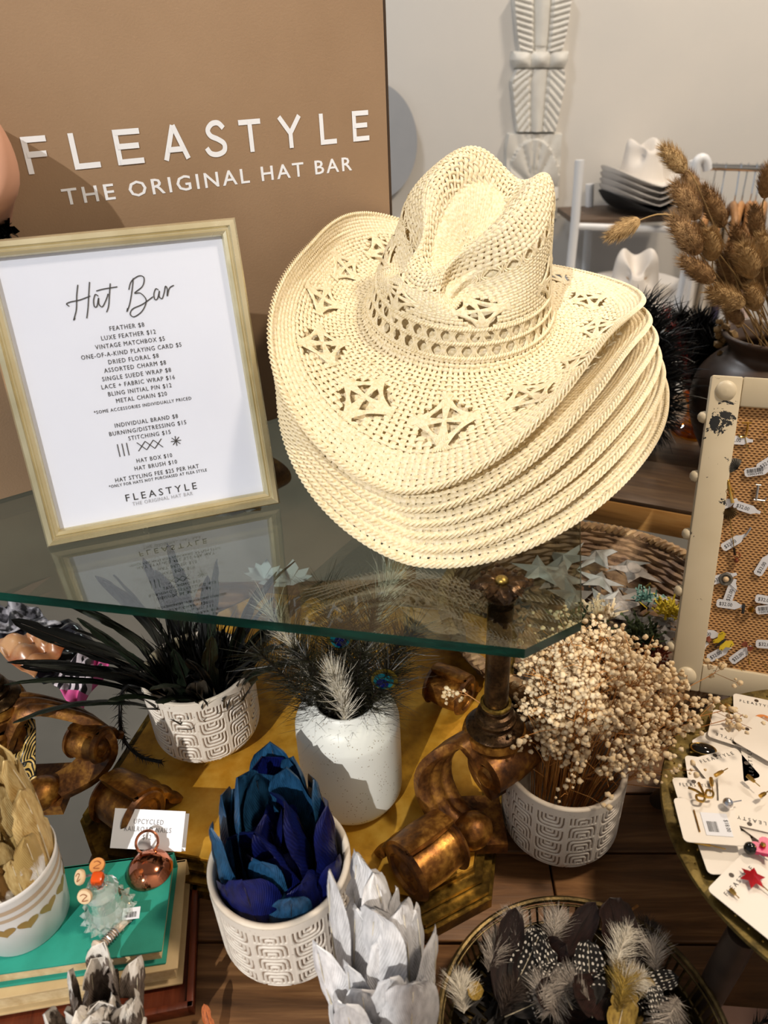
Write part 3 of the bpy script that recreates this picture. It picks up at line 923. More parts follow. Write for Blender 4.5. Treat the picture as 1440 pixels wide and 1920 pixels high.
# ---------------------------------------------------------------- patterned ceramic pots
def glaze(name, raised, recess, blue=None):
    t = NT(name)
    at = t.n('ShaderNodeAttribute', attribute_name='relief')
    nz = t.noise(150, 4)
    f = t.math('ADD', at.outputs['Fac'], t.math('MULTIPLY', t.math('SUBTRACT', nz, .5), .5))
    c = t.ramp(f, [(.2, hexc(recess)), (.62, hexc(raised))])
    sp = t.noise(420, 2)
    cc = t.mix(t.math('GREATER_THAN', sp, .72), c.outputs[0], hexc('8d7a66'))
    return t.done(t.pbsdf(cc, .38, 0, t.bump(nz, .15, .0006)))
M['pot_glaze'] = glaze('pot_glaze', 'ddd6cd', '8f7e70')
M['pot_inside'] = simple('pot_inside', 'cfc6ba', 'bdb2a4', 30, .5)
def pot_mesh(R=.0645, Hh=.108, cols=12, nt=504, nz=150):
    th = np.linspace(0, 2 * np.pi, nt, endpoint=False)
    # outline: rounded foot, nearly upright wall, lip
    zz = np.linspace(0, 1, nz)
    rr = R * (1 - .30 * np.clip(1 - zz / .24, 0, 1) ** 2.2 - .03 * (1 - zz))
    T, Zg = np.meshgrid(th, zz)
    cu = T / (2 * np.pi) * cols; ci = np.floor(cu); fx = cu - ci - .5
    z0, z1 = .04, .90
    rows = 4.5
    v = (Zg - z0) / (z1 - z0) * rows + np.where(ci % 2 == 0, 0, .5)
    fy = v - np.floor(v)
    inb = (Zg > z0) & (Zg < z1)
    up = np.where(ci % 2 == 0, fy, 1 - fy)
    # nested arches: distance from the base mid point, squarish
    d = (np.abs(fx / .46) ** 6 + np.abs(up / .97) ** 6) ** (1 / 6)
    ring = .5 + .5 * np.cos(d * 2 * np.pi * 4 + np.pi * .25)
    rel = np.clip((ring - .25) / .30, 0, 1)
    rel = np.where(d > 1.0, 1.0, rel)
    rel = np.where(np.abs(fx) > .47, .9, rel)
    rel = np.where(inb, rel, .85)
    rad = rr[:, None] + (rel - 1) * .0017
    V = np.stack([rad * np.cos(T), rad * np.sin(T), Zg * Hh], -1).reshape(-1, 3)
    idx = np.arange(nz * nt).reshape(nz, nt); nx = np.roll(idx, -1, 1)
    Q = np.stack([idx[:-1], nx[:-1], nx[1:], idx[1:]], -1).reshape(-1, 4)
    me = np_mesh('pot_wall', V, Q, M['pot_glaze'])
    at = me.attributes.new('relief', 'FLOAT', 'POINT')
    at.data.foreach_set('value', rel.reshape(-1).astype(np.float32))
    rt = R
    inner = MB().lathe([(rt - .0004, Hh - .004), (rt - .0004, Hh - .0002), (rt - .0014, Hh + .0012), (rt - .004, Hh + .0016), (rt - .0062, Hh), (rt - .0068, Hh - .004), (rt - .007, .03), (rt - .016, .012), (0, .010)], 64).mesh('pot_lining', M['pot_inside'])
    base = MB().lathe([(R * .69, 0.0), (0, 0.0)], 48).mesh('pot_base', M['pot_glaze'])
    foot = MB().lathe([(0, -.010), (.0055, -.010), (.007, 0.001)], 14).mesh('pot_foot', M['pot_inside'])
    return me, inner, base, foot
POT = pot_mesh()
def pot(loc, rz, label, foot_h=.009, sc=1.0):
    r = link('patterned_pot', POT[0], None, (loc[0], loc[1], loc[2] + foot_h), (0, 0, rz))
    r.scale = (sc, sc, sc)
    tag(r, label, 'pot', 'patterned ceramic planters')
    link('pot_lining', POT[1], r); link('pot_base', POT[2], r)
    for k in range(3):
        a = k * 2 * math.pi / 3 + .6
        link('foot', POT[3], r, (.030 * math.cos(a), .030 * math.sin(a), .001))
    return r
POT_BLUE = Vector((-0.108, 0.428, 0)); POT_BB = Vector((0.172, 0.528, 0)); POT_BACK = Vector((-0.219, 0.650, PL_Z))
pot(POT_BLUE, .2, 'cream patterned pot with brown lines holding blue feathers', 0.004)
pot(POT_BB, .35, "greyish patterned pot holding dried baby's breath, right of gilded leg", 0.004, .96)
pot(POT_BACK, .12, 'patterned pot of long black feathers at the back of the plinth', .008, .97)
def vase():
    c = Vector((-0.0475, 0.563, PL_Z))
    pr = [(0, 0), (.036, 0), (.046, .003), (.0525, .012), (.054, .025), (.054, .100), (.052, .115), (.046, .128), (.037, .135), (.0335, .138), (.0325, .1395), (.0305, .139), (.030, .136), (.040, .120), (.048, .105), (.049, .02), (0, .01)]
    P = [(q.x, q.y) for q in smooth_path([(r, z, 0) for r, z in pr], 3)]
    o = MB().lathe([(max(r, 0), z) for r, z in P], 72).build('ceramic_vase', M['vase'], angle=70)
    o.location = c
    tag(o, 'smooth white speckled vase of peacock feathers behind the blue ones', 'vase')
    return c
def speckle():
    t = NT('speckled_glaze')
    v = t.n('ShaderNodeTexVoronoi', {'Scale': 330, 'Vector': t.coord()}, feature='F1')
    nz = t.noise(60, 2)
    f = t.math('MULTIPLY', t.math('LESS_THAN', v.outputs['Distance'], .2), t.math('GREATER_THAN', nz, .52))
    c = t.mix(f, hexc('d7dad8'), hexc('8f8474'))
    return t.done(t.pbsdf(c, .42))
M['vase'] = speckle()
VASE = vase()
# ---------------------------------------------------------------- feathers
def feather_mat(name, c_lo, c_hi, c_tip=None, tip=.7, rough=.55, metal=0.0, dots=None, grad_noise=.25, barb=True, spec=0.4, low=.15, high=.85):
    t = NT(name)
    uv = t.n('ShaderNodeUVMap', uv_map='UVMap').outputs[0]
    sx = t.n('ShaderNodeSeparateXYZ', {0: uv})
    ax = t.math('ABSOLUTE', t.math('SUBTRACT', sx.outputs[0], .5))
    ph = t.math('SUBTRACT', t.math('MULTIPLY', sx.outputs[1], 150.0), t.math('MULTIPLY', ax, 150.0))
    wv = t.math('SINE', ph)
    nz = t.n('ShaderNodeTexNoise', {'Vector': uv, 'Scale': 9.0, 'Detail': 5.0})
    c = t.ramp(t.math('ADD', t.math('MULTIPLY', nz, .7), t.math('MULTIPLY', wv, .06)), [(low * .5 + .1, hexc(c_lo)), (high * .55, hexc(c_hi))]).outputs[0]
    if c_tip:
        f = t.math('ADD', sx.outputs[1], t.math('MULTIPLY', t.math('SUBTRACT', nz, .5), grad_noise * 2))
        r = t.ramp(f, [(tip - .03, (0, 0, 0, 1)), (tip + .03, (1, 1, 1, 1))])
        c = t.mix(r.outputs[0], c, hexc(c_tip))
    if dots:
        v = t.n('ShaderNodeTexVoronoi', {'Vector': t.n('ShaderNodeMapping', {'Vector': uv, 'Scale': (6.5, 12, 1)}).outputs[0], 'Scale': 1.0, 'Randomness': .25})
        m = t.math('MULTIPLY', t.math('LESS_THAN', v.outputs['Distance'], .27), t.math('GREATER_THAN', sx.outputs[1], .42))
        c = t.mix(m, c, hexc(dots))
    oi = t.n('ShaderNodeObjectInfo')
    hs = t.n('ShaderNodeHueSaturation', {'Color': c, 'Value': t.math('ADD', t.math('MULTIPLY', oi.outputs['Random'], .35), .82)})
    p = t.pbsdf(hs.outputs[0], rough, metal, t.bump(wv, .35, .0004), Specular_IOR_Level=spec)
    return t.done(p)
M['fe_blue'] = feather_mat('royal_blue_feather', '040830', '081353', rough=.42)
M['fe_teal'] = feather_mat('steel_blue_feather', '0b2740', '225078', rough=.42)
M['fe_silver'] = feather_mat('silver_feather', 'bcbcc0', 'eeeef2', rough=.4, metal=.08, spec=.5)
M['fe_gold'] = feather_mat('gold_dipped_feather', 'd8d6d6', 'f4f3f2', 'b59a62', .66, rough=.38, metal=.1, grad_noise=.12)
M['fe_gold2'] = feather_mat('gold_painted_feather', 'b08d52', 'dcc48c', rough=.34, metal=.3)
M['fe_bronze'] = feather_mat('bronze_dipped_feather', 'd8d6d6', 'f0efee', '73542c', .62, rough=.4, metal=.15, grad_noise=.12)
M['fe_mallard'] = feather_mat('grey_brown_feather', '2e2622', '7d7067', 'dcd6cf', .82, rough=.5)
M['fe_black'] = feather_mat('black_rooster_feather', '030304', '0a0d0e', rough=.42, spec=.3)
M['fe_green'] = feather_mat('black_green_feather', '060907', '222c20', rough=.4, spec=.35)
M['fe_guinea'] = feather_mat('spotted_guinea_feather', '0d0b0b', '1a1615', dots='e4e0d8', rough=.5)
M['fe_maroon'] = feather_mat('dark_brown_feather', '120a09', '2b1a17', rough=.4)
M['fe_yellow'] = feather_mat('ochre_feather', '6f5520', 'b99c4c', rough=.5)
M['fe_red'] = feather_mat('red_feather', '4a0a0a', '9a2a22', rough=.5)
M['quill'] = simple('quill', 'd9cfb8', 'c4b798', 40, .4)
M['quill_dark'] = simple('dark_quill', '2a211c', '1a1512', 40, .35)
M['fluff_grey'] = simple('grey_down', '8f857d', 'c9c1b8', 60, .7)
M['fluff_white'] = simple('white_down', 'cfc8bb', 'e4dfd2', 60, .6)
M['fluff_dark'] = simple('dark_down', '2a211d', '4a3d35', 60, .6)
M['fluff_black'] = simple('black_down', '040404', '0b0b0c', 60, .4)
M['fluff_red'] = simple('red_down', '5a1410', '8a2a22', 60, .5)
M['fluff_peacock'] = simple('peacock_barb', '0a0906', '22210f', 60, .4)
M['fluff_yellow'] = simple('ochre_down', '7d6328', 'b39a4c', 60, .6)

def feather_meshes(L, W, curl, cup, mat, quill, seed, tipw=.5, nl=16, nw=8, split=.35, base=.12):
    """vane and quill meshes; feather grows along +z, faces -y, tip bends towards -y by curl"""
    r = random.Random(seed)
    vs = []; fs = []; uv = []
    def axis(v):
        a = curl * v
        return (-(1 - math.cos(a)) / curl * L if abs(curl) > 1e-4 else 0.0, (math.sin(a) / curl if abs(curl) > 1e-4 else v) * L)
    sway = r.uniform(-.05, .05)
    notch = [(r.uniform(.45, .92), r.choice((-1, 1)), r.uniform(.1, split)) for _ in range(3)]
    for i in range(nl + 1):
        v = base + (1 - base) * i / nl
        q = (v - base) / (1 - base)
        w = W / 2 * (min(1, (q / .30)) ** .6) * (max(0, 1 - max(0, (q - tipw) / (1 - tipw)) ** 2.9) ** .5)
        y, z = axis(v)
        for j in range(nw + 1):
            u = -1 + 2 * j / nw
            ww = w
            for (nv, ns, nd) in notch:
                if ns * u > .6 and abs(v - nv) < .035: ww *= 1 - nd * (abs(u) - .5) * 1.6
            x = u * ww + sway * L * v * v
            zz = z - abs(u) ** 1.5 * w * .35 + abs(u) * w * .3
            yy = y + cup * (u * u) * w * -1.0 + .0012 * math.sin(u * 9 + v * 14 + seed)
            vs.append((x, yy, zz)); uv.append((.5 + .5 * u, v))
    n = nw + 1
    for i in range(nl):
        for j in range(nw):
            fs.append((i * n + j, i * n + j + 1, (i + 1) * n + j + 1, (i + 1) * n + j))
    me = bpy.data.meshes.new('vane')
    me.from_pydata(vs, [], fs)
    ul = me.uv_layers.new(name='UVMap')
    for lp in me.loops: ul.data[lp.index].uv = uv[lp.vertex_index]
    me.polygons.foreach_set('use_smooth', [True] * len(me.polygons))
    me.materials.append(mat)
    pts = []
    for i in range(9):
        v = i / 8 * .93; y, z = axis(v)
        pts.append((sway * L * v * v, y - .0006, z))
    qm = MB().tube(pts, [.0012 * (1 - .8 * i / 8) * max(.5, L / .15) for i in range(9)], 5).mesh('quill', quill)
    return me, qm
def make_kind(mats, L, W, curl, cup, quill, n, seed, **kw):
    return [feather_meshes(L * (1 + .16 * (k / max(1, n - 1) - .5)), W * (1 + .2 * math.sin(k * 2.1)), curl * (1 + .4 * math.sin(k * 1.7)), cup, mats[k % len(mats)], quill, seed + k, **kw) for k in range(n)]
def aim(origin, tip_dir, face):
    """rotation taking +z to tip_dir with -y towards face"""
    z = Vector(tip_dir).normalized(); f = Vector(face); y = -(f - z * f.dot(z)).normalized(); x = y.cross(z)
    return Matrix(((x.x, y.x, z.x), (x.y, y.y, z.y), (x.z, y.z, z.z)))
ORD = ['first', 'second', 'third', 'fourth', 'fifth', 'sixth', 'seventh', 'eighth', 'ninth', 'tenth', 'eleventh', 'twelfth', 'thirteenth', 'fourteenth', 'fifteenth'] + ['sixteenth', 'seventeenth', 'eighteenth', 'nineteenth', 'twentieth', 'twenty-first', 'twenty-second', 'twenty-third', 'twenty-fourth', 'twenty-fifth']
def px(p):
    d = np.array(p) - _C; z = d @ _F
    return 720 + FPX * (d @ _R) / z
def number_rows(obs, what):
    """tell alike feathers apart by their row and their order from the left"""
    rows = {}
    for o, row in obs: rows.setdefault(row, []).append(o)
    for row, os_ in rows.items():
        os_.sort(key=lambda o: px(o.matrix_world @ Vector((0, 0, .1))))
        for i, o in enumerate(os_): o['label'] = '%s, %s row, %s from the left' % (what(o), row, ORD[i])
def put_feather(kind, name, o, d, face, label, group, scale=1.0, roll=0.0):
    me, qm = kind
    R3 = aim(o, d, face) @ Matrix.Rotation(roll, 3, 'Z')
    ob = link(name, me)
    ob.matrix_world = Matrix.Translation(o) @ R3.to_4x4() @ Matrix.Diagonal((scale, scale, scale, 1))
    tag(ob, label, 'feather', group)
    link('quill', qm, ob)
    return ob
def wispy(mb, pts, n, blen, spread=1.0, droop=.3, w=.0003, seed=1, tipfade=.5, jit=.35, start=.15, seg=3, up=None):
    """barbs standing off a rachis"""
    r = random.Random(seed)
    P = [Vector(p) for p in pts]
    K = len(P) - 1
    ref = Vector(up) if up else None
    for i in range(n):
        f = start + (1 - start) * i / (n - 1)
        k = min(int(f * K), K - 1); a = f * K - k
        p = P[k].lerp(P[k + 1], a); t = (P[k + 1] - P[k]).normalized()
        s = t.cross(ref if ref else Vector((r.uniform(-1, 1), r.uniform(-1, 1), r.uniform(-1, 1))))
        if s.length < 1e-4: s = Vector((1, 0, 0))
        s.normalize()
        for sg in (-1, 1):
            L = blen * (1 - tipfade * f ** 3) * min(1, .35 + f * 2.2) * (1 + r.uniform(-jit, jit))
            d = (s * sg * spread + t * r.uniform(.5, 1.0) + Vector((r.uniform(-.2, .2), r.uniform(-.2, .2), r.uniform(-.2, .2)))).normalized()
            q = p.copy(); vs = []
            side = d.cross(Vector((r.uniform(-1, 1), r.uniform(-1, 1), r.uniform(-1, 1)))).normalized()
            for m in range(seg + 1):
                ww = w * (1 - m / (seg + .3))
                vs += [q + side * ww, q - side * ww]
                d = (d + Vector((0, 0, -droop * .35)) + Vector((r.uniform(-.15, .15), r.uniform(-.15, .15), r.uniform(-.1, .1)))).normalized()
                q = q + d * (L / seg)
            mb.add(vs, [(2 * m, 2 * m + 1, 2 * m + 3, 2 * m + 2) for m in range(seg)])

def pot_of_feathers():
    # royal and steel blue feathers
    kb = make_kind([M['fe_blue']], .128, .050, -.40, -.45, M['quill_dark'], 5, 10)
    kt = make_kind([M['fe_teal']], .130, .044, -.34, -.4, M['quill_dark'], 5, 20)
    c = POT_BLUE + Vector((0, 0, .035)); OB = []; OS = []; OM = []
    r = random.Random(3)
    for k in range(26):
        if k < 13: a = 2 * math.pi * k / 13 + .1; rad = .041; lean = .27 + r.uniform(-.05, .06)
        elif k < 21: a = 2 * math.pi * k / 8 + .4; rad = .025; lean = .20 + r.uniform(-.06, .04)
        else: a = 2 * math.pi * k / 5; rad = .010; lean = .06
        dv = Vector((math.cos(a), math.sin(a), 0))
        front = dv.y < -.35
        kind = (kb if (front and k % 3 != 1) or k >= 21 or k % 4 == 0 else kt)[k % 5]
        sc = (.80 if front else 1.12) * (1.0 if k < 13 else 1.04) * (1 + r.uniform(-.06, .06))
        teal = kind in kt
        # feathers curl inwards like petals: concave side to the centre
        face = Vector((0, -1, .3)) if not front else dv
        o = c + dv * rad
        OB.append((put_feather(kind, 'blue_feather', o, Vector((dv.x * lean, dv.y * lean, 1)), dv + Vector((0, -.15, 0)), 'steel blue feather standing in the patterned pot' if teal else 'royal blue feather standing in the patterned pot', 'steel blue feathers in the pot' if teal else 'royal blue feathers in the pot', sc, r.uniform(-.3, .3)), ('front' if front else 'back') if k < 13 else 'inner' if k < 21 else 'centre'))
    # silver feathers and their pot
    SP = Vector((-.020, .322, 0))
    p = MB().lathe([(0, 0), (.030, 0), (.036, .004), (.040, .03), (.041, .07), (.0425, .074), (.0415, .0755), (.039, .074), (.037, .01), (0, .008)], 48).build('white_cup', M['ceramic_white'], loc=SP)
    tag(p, 'small white cup of silver feathers in the foreground', 'cup')
    ks = make_kind([M['fe_silver']], .140, .044, -.22, -.42, M['quill'], 6, 40, tipw=.40)
    for k in range(24):
        if k < 12: a = 2 * math.pi * k / 12; rad = .031; lean = .20
        elif k < 20: a = 2 * math.pi * k / 8 + .3; rad = .019; lean = .12
        else: a = 2 * math.pi * k / 4; rad = .007; lean = .03
        dv = Vector((math.cos(a), math.sin(a), 0))
        front = dv.y < -.2
        sc = (.70 if front and k % 2 else .86 if front else 1.02) * (1 + r.uniform(-.10, .08))
        OS.append((put_feather(ks[k % 6], 'silver_feather', SP + Vector((0, 0, .024)) + dv * rad, Vector((dv.x * lean, dv.y * lean * .8, 1)), Vector((dv.x * .6, dv.y * .5 - .6, 0)), 'silver painted feather standing in the foreground bunch', 'silver feathers in the foreground', sc, r.uniform(-.5, .5)), ('front' if front else 'back') if k < 12 else 'inner' if k < 20 else 'centre'))
    # grey brown feathers bottom left
    BP = Vector((-.246, .303, 0))
    p = MB().lathe([(0, 0), (.026, 0), (.030, .004), (.034, .06), (.035, .064), (.033, .063), (.030, .01), (0, .008)], 40).build('white_cup', M['ceramic_white'], loc=BP)
    tag(p, 'small cup of grey brown feathers at bottom left', 'cup')
    km = make_kind([M['fe_mallard']], .092, .034, -.3, -.5, M['quill'], 6, 60, tipw=.5, split=.7)
    for k in range(30):
        if k < 13: a = 2 * math.pi * k / 13; rad = .028; lean = .36
        elif k < 23: a = 2 * math.pi * k / 10 + .3; rad = .016; lean = .22
        else: a = 2 * math.pi * k / 7; rad = .007; lean = .05
        dv = Vector((math.cos(a), math.sin(a), 0))
        front = dv.y < -.1
        sc = (.70 if front else .84) * (1 + r.uniform(-.12, .10)) * (1.42 if k == 3 else 1)
        OM.append((put_feather(km[k % 6], 'grey_feather', BP + Vector((0, 0, .022)) + dv * rad, Vector((dv.x * lean, dv.y * lean, 1)), Vector((dv.x * .8, dv.y * .6 - .5, 0)), 'grey brown feather with pale tip in the bottom left bunch', 'grey brown feathers at bottom left', sc, r.uniform(-.7, .7)), ('front' if front else 'back') if k < 13 else 'inner' if k < 23 else 'centre'))
    bpy.context.view_layer.update()
    number_rows(OB, lambda o: 'steel blue feather in patterned pot' if 'steel' in o['label'] else 'royal blue feather in patterned pot')
    number_rows(OS, lambda o: 'silver feather in foreground bunch'); number_rows(OM, lambda o: 'grey brown feather at bottom left')
M['ceramic_white'] = simple('white_ceramic', 'e2e2e4', 'd8d8da', 20, .35)
pot_of_feathers()

# ---------------------------------------------------------------- books, bucket and small things on them
def book(name, label, fr, br, width, z0, z1, cover, pages, over=.004, spine=False):
    """front right corner, back right corner, extent to the left"""
    fr = Vector((fr[0], fr[1], 0)); br = Vector((br[0], br[1], 0))
    up = (br - fr); D = up.length; up.normalize(); lx = Vector((-up.y, up.x, 0))
    M4 = frame_matrix(Vector((fr.x, fr.y, z0)), -lx, up, Z3)
    root = empty(name); root.matrix_world = M4
    tag(root, label, 'book')
    h = z1 - z0; ct = .0028
    MB().box((-width / 2, D / 2, h - ct / 2), (width, D, ct), bev=.001).build('cover', M[cover], root)
    MB().box((-width / 2, D / 2, ct / 2), (width, D, ct), bev=.001).build('cover', M[cover], root)
    MB().box((-width / 2, D - .002, h / 2), (width, .004, h), bev=.0012).build('spine', M[cover], root)
    mb = MB(); n = 9
    for k in range(n):
        a = ct + (h - 2 * ct) * k / n; b = ct + (h - 2 * ct) * (k + 1) / n
        ins = over + rnd.uniform(0, .0009)
        mb.box((-width / 2, D / 2 + over / 2, (a + b) / 2), (width - 2 * ins, D - over - rnd.uniform(0, .0009), b - a - .0001))
    mb.build('page_block', M[pages], root, smooth=False)
    return root
M['teal'] = simple('teal_cloth', '14806f', '1c8d7c', 30, .7, bump=.3, bscale=900, bdist=.0004)
M['tan'] = simple('tan_leather', 'a58d66', 'c1aa80', 14, .6, bump=.2, bscale=80, lo=.3, hi=.7)
M['pages'] = simple('page_edges', 'b99f74', 'd2bd94', 90, .8)
M['redwood'] = wood('red_wood', '3a160c', '6a2f1a', '8a4428', 1, .35)
Z_BK = .062
def left_corner():
    fr, br = at_z(303, 1782, Z_BK), at_z(327, 1597, Z_BK)
    book('book', 'teal cloth book on top of the left pile', fr, br, .19, .040, Z_BK, 'teal', 'pages')
    fr2, br2 = at_z(333, 1815, .040), at_z(350, 1610, .040)
    book('book', 'tan worn leather book under the teal one', fr2, br2, .21, .013, .040, 'tan', 'pages', .005)
    fr3, br3 = at_z(362, 1888, .012), at_z(372, 1640, .012)
    up = (br3 - fr3); D = up.length; up.normalize(); lx = Vector((-up.y, up.x, 0))
    root = empty('wooden_tray'); root.matrix_world = frame_matrix(Vector((fr3.x, fr3.y, 0)), -lx, up, Z3)
    tag(root, 'reddish wooden tray under the pile of books', 'tray')
    MB().box((-.12, D / 2, .004), (.24, D, .008)).build('base', M['redwood'], root)
    for c, d in (((-.12, .003, .0065), (.24, .006, .013)), ((-.003, D / 2, .0065), (.006, D, .013)), ((-.12, D - .003, .0065), (.24, .006, .013)), ((-.237, D / 2, .0065), (.006, D, .013))):
        MB().box(c, d, bev=.001).build('rim', M['redwood'], root)
    # white bucket with gold hearts and gold-dipped feathers
    B = at_z(25, 1762, Z_BK); B = Vector((-.345, .418, Z_BK))
    root = link('bucket', MB().lathe([(0, .0), (.036, 0), (.0385, .002), (.043, .045), (.0455, .078), (.0462, .081), (.0452, .083), (.0436, .080), (.040, .02), (.034, .003), (0, .003)], 64).mesh('bucket', M['ceramic_white'], angle=50))
    root.location = B
    tag(root, 'white bucket with gold hearts and beige bands on the teal book', 'bucket')
    for z, h in ((.066, .0055), (.056, .0045)):
        rr = lambda q: .0430 + (q - .045) / .033 * .0025 + .0003
        MB().lathe([(rr(z), z), (rr(z + h), z + h)], 64).build('band', M['beige_band'], root)
    for k in range(14):
        a0 = 2 * math.pi * k / 14
        pts = []
        for q in range(20):
            tt = 2 * math.pi * q / 20
            x = 16 * math.sin(tt) ** 3; y = 13 * math.cos(tt) - 5 * math.cos(2 * tt) - 2 * math.cos(3 * tt) - math.cos(4 * tt)
            pts.append((x / 17 * .0098, y / 17 * .0080))
        vs = []
        for (x, y) in pts + [(0, 0)]:
            z = .042 + y; r = .0385 + (z - .002) / .043 * .0045 + .0004
            vs.append((r * math.cos(a0 + x / r), r * math.sin(a0 + x / r), z))
        MB().add(vs, [(i, (i + 1) % 20, 20) for i in range(20)]).build('heart', M['heart_gold'], root)
    kg = make_kind([M['fe_gold'], M['fe_bronze'], M['fe_gold2']], .132, .037, -.30, -.42, M['quill'], 6, 80, tipw=.45)
    r = random.Random(5); OG = []
    for k in range(34):
        if k < 16: a = 2 * math.pi * k / 16; rad = .033; lean = .20
        elif k < 27: a = 2 * math.pi * k / 11 + .2; rad = .021; lean = .14
        else: a = 2 * math.pi * k / 7; rad = .008; lean = .04
        dv = Vector((math.cos(a), math.sin(a), 0)); front = dv.y < -.15
        i = k % 6
        if not front: i = (2, 5, 2, 0)[k % 4]
        lab = ('white feather dipped in pale gold in the heart bucket', 'white feather dipped in dark bronze in the heart bucket', 'gold painted feather in the heart bucket')[i % 3]
        sc = (.78 if front else 1.12) * (1 + r.uniform(-.08, .08))
        OG.append((put_feather(kg[i], 'gold_feather', B + Vector((0, 0, .020)) + dv * rad, Vector((dv.x * lean, dv.y * lean, 1)), Vector((dv.x * .8, dv.y * .7 - .4, 0)), lab, lab.replace('feather', 'feathers').replace(' in the heart bucket', ', heart bucket'), sc, r.uniform(-.4, .4)), ('front' if front else 'back') if k < 16 else 'inner' if k < 27 else 'centre'))
    bpy.context.view_layer.update(); number_rows(OG, lambda o: o['label'].replace(' in the heart bucket', ' in heart bucket'))
    # crystal bottle holding corks and an orange bead
    P = at_z(207, 1716, Z_BK)
    root = empty('crystal_bottle', P)
    tag(root, 'cut crystal bottle with studded foot on the teal book', 'bottle')
    bm = MB().lathe([(0, .002), (.018, .001), (.0205, .004), (.0205, .012), (.0175, .017), (.0150, .021), (.0145, .034), (.0155, .038), (.0125, .042), (.0085, .044), (.0080, .047), (.0090, .049), (.0080, .050), (.0060, .048), (.0065, .042), (.0115, .034), (.0120, .02), (.0150, .008), (0, .006)], 16)
    bm.build('bottle_body', M['crystal'], root, smooth=False)
    st = MB()
    for row, (rr, z, sz) in enumerate(((.0205, .004, .0042), (.0208, .0085, .0042), (.0188, .0135, .0036))):
        for k in range(16):
            a = 2 * math.pi * (k + .5 * (row % 2)) / 16
            d = Vector((math.cos(a), math.sin(a), 0)); s = Vector((-d.y, d.x, 0)); c = d * rr + Z3 * z
            st.add([c + s * sz, c + Z3 * sz, c - s * sz, c - Z3 * sz, c + d * sz * 1.1], [(0, 1, 4), (1, 2, 4), (2, 3, 4), (3, 0, 4)])
    o = st.build('foot_studs', M['crystal'], root, smooth=False); o['kind'] = 'stuff'
    top = P + Vector((0, 0, .052))
    c = MB().lathe([(0, 0), (.0034, 0), (.0036, .012), (.0, .012)], 8).build('orange_spike', M['orange'], loc=top + Vector((.002, -.002, -.006)), rot=(.15, .1, 0))
    tag(c, 'orange dice bead spike tied with silver wire in crystal bottle', 'bead')
    MB().box((0, 0, .0145), (.0105, .0105, .0095), bev=.0028).build('bead_head', M['orange'], c)
    MB().lathe([(.0037, .004), (.0045, .0055), (.0038, .007), (.0045, .0085), (.0038, .010)], 14).build('wire_wrap', M['silver'], c)
    sx = MB(); stroke(sx, smooth2([(-.0028, .003), (-.0028, -.002), (0, -.003), (.0028, -.002)]), .0009, .0); stroke(sx, smooth2([(.003, .003), (0, .003), (0, .0003), (.003, -.0006), (.002, -.0032)]), .0009, 0)
    sx.build('engraved_mark', M['bead_mark'], c, smooth=False, loc=(0, -.0058, .0148), rot=(math.radians(90), 0, 0))
    for i, (dx, dy, dz, rx, ry, lab) in enumerate(((.001, .006, .012, .3, .1, 'stamped cork top standing behind the orange bead'), (-.0145, .001, .004, .5, -.8, 'pale stamped wooden tag left of the orange bead'), (-.008, -.012, -.004, 1.1, -.2, 'round pale wooden button below the orange bead'))):
        k = MB().lathe([(0, -.0018), (.0062, -.0018), (.0068, 0), (.0062, .0018), (0, .0018)], 20)
        o = k.build('wooden_button', M['cork'] if i == 0 else M['pale_wood'], loc=top + Vector((dx, dy, dz)), rot=(rx, ry, 0))
        tag(o, lab, 'button')
        MB().tube([(0, 0, -.0018), (0.001, .0015, -.020)], .0011, 6).build('pin', M['silver'], o)
        s3 = MB(); stroke(s3, smooth2([(-.003, .002), (0, .003), (.003, .001), (0, -.001), (-.002, -.003), (.003, -.003)]), .0007, .0019); s3.build('stamped_mark', M['bead_mark'], o, smooth=False)
    # copper ring holder
    P = at_z(281, 1632, Z_BK)
    root = empty('copper_dome', P); tag(root, 'shiny copper dome with upright ring handle on the teal book', 'ornament')
    MB().lathe([(.0205, 0), (.0220, .0012), (.0212, .0030), (.0190, .0075), (.0130, .0125), (.006, .0150), (0, .0155)], 48).build('dome', M['copper'], root)
    pts = [(.0105 * math.cos(a), 0, .0255 + .0105 * math.sin(a)) for a in [2 * math.pi * k / 28 for k in range(29)]]
    MB().tube(pts, .0013, 8, caps=False, ref=(0, 1, 0)).build('ring_handle', M['copper'], root, rot=(math.radians(-48), 0, math.radians(12)))
    # railroad nail
    a, b = at_z(186, 1778, Z_BK + .008), at_z(262, 1700, Z_BK + .003)
    d = (b - a); L = d.length; d.normalize()
    root = empty('railroad_nail'); x = d; z = (Z3 - d * d.z).normalized(); y = z.cross(x)
    root.matrix_world = frame_matrix(a, x, y, z); tag(root, 'white painted railroad nail with wire wrap on the teal book', 'nail')
    MB().tube([(0.002, 0, 0), (L * .8, 0, 0), (L * .9, 0, 0), (L, 0, 0)], [.0040, .0034, .0030, .0004], 8).build('shank', M['nail'], root)
    MB().lathe([(0, -.0025), (.0075, -.002), (.0085, 0), (.0070, .002), (0, .0028)], 18, M=Matrix.Rotation(math.pi / 2, 4, 'Y')).build('head', M['nail'], root)
    mb = MB(); mb.tube([(.004 + .016 * k / 60, .0046 * math.cos(k * .75), .0046 * math.sin(k * .75)) for k in range(61)], .0006, 5); mb.build('wire_wrap', M['silver'], root)
    tg = MB().box((0, 0, 0), (.015, .011, .0004), bev=.0).build('price_tag', M['paper'], root, loc=(L * .76, -.002, .0052), rot=(.1, 0, -.9))
    bc = MB(); barcode(bc, -.0048, -.004, .0095, .0052, .0004); bc.build('barcode', M['black_print'], tg, smooth=False)
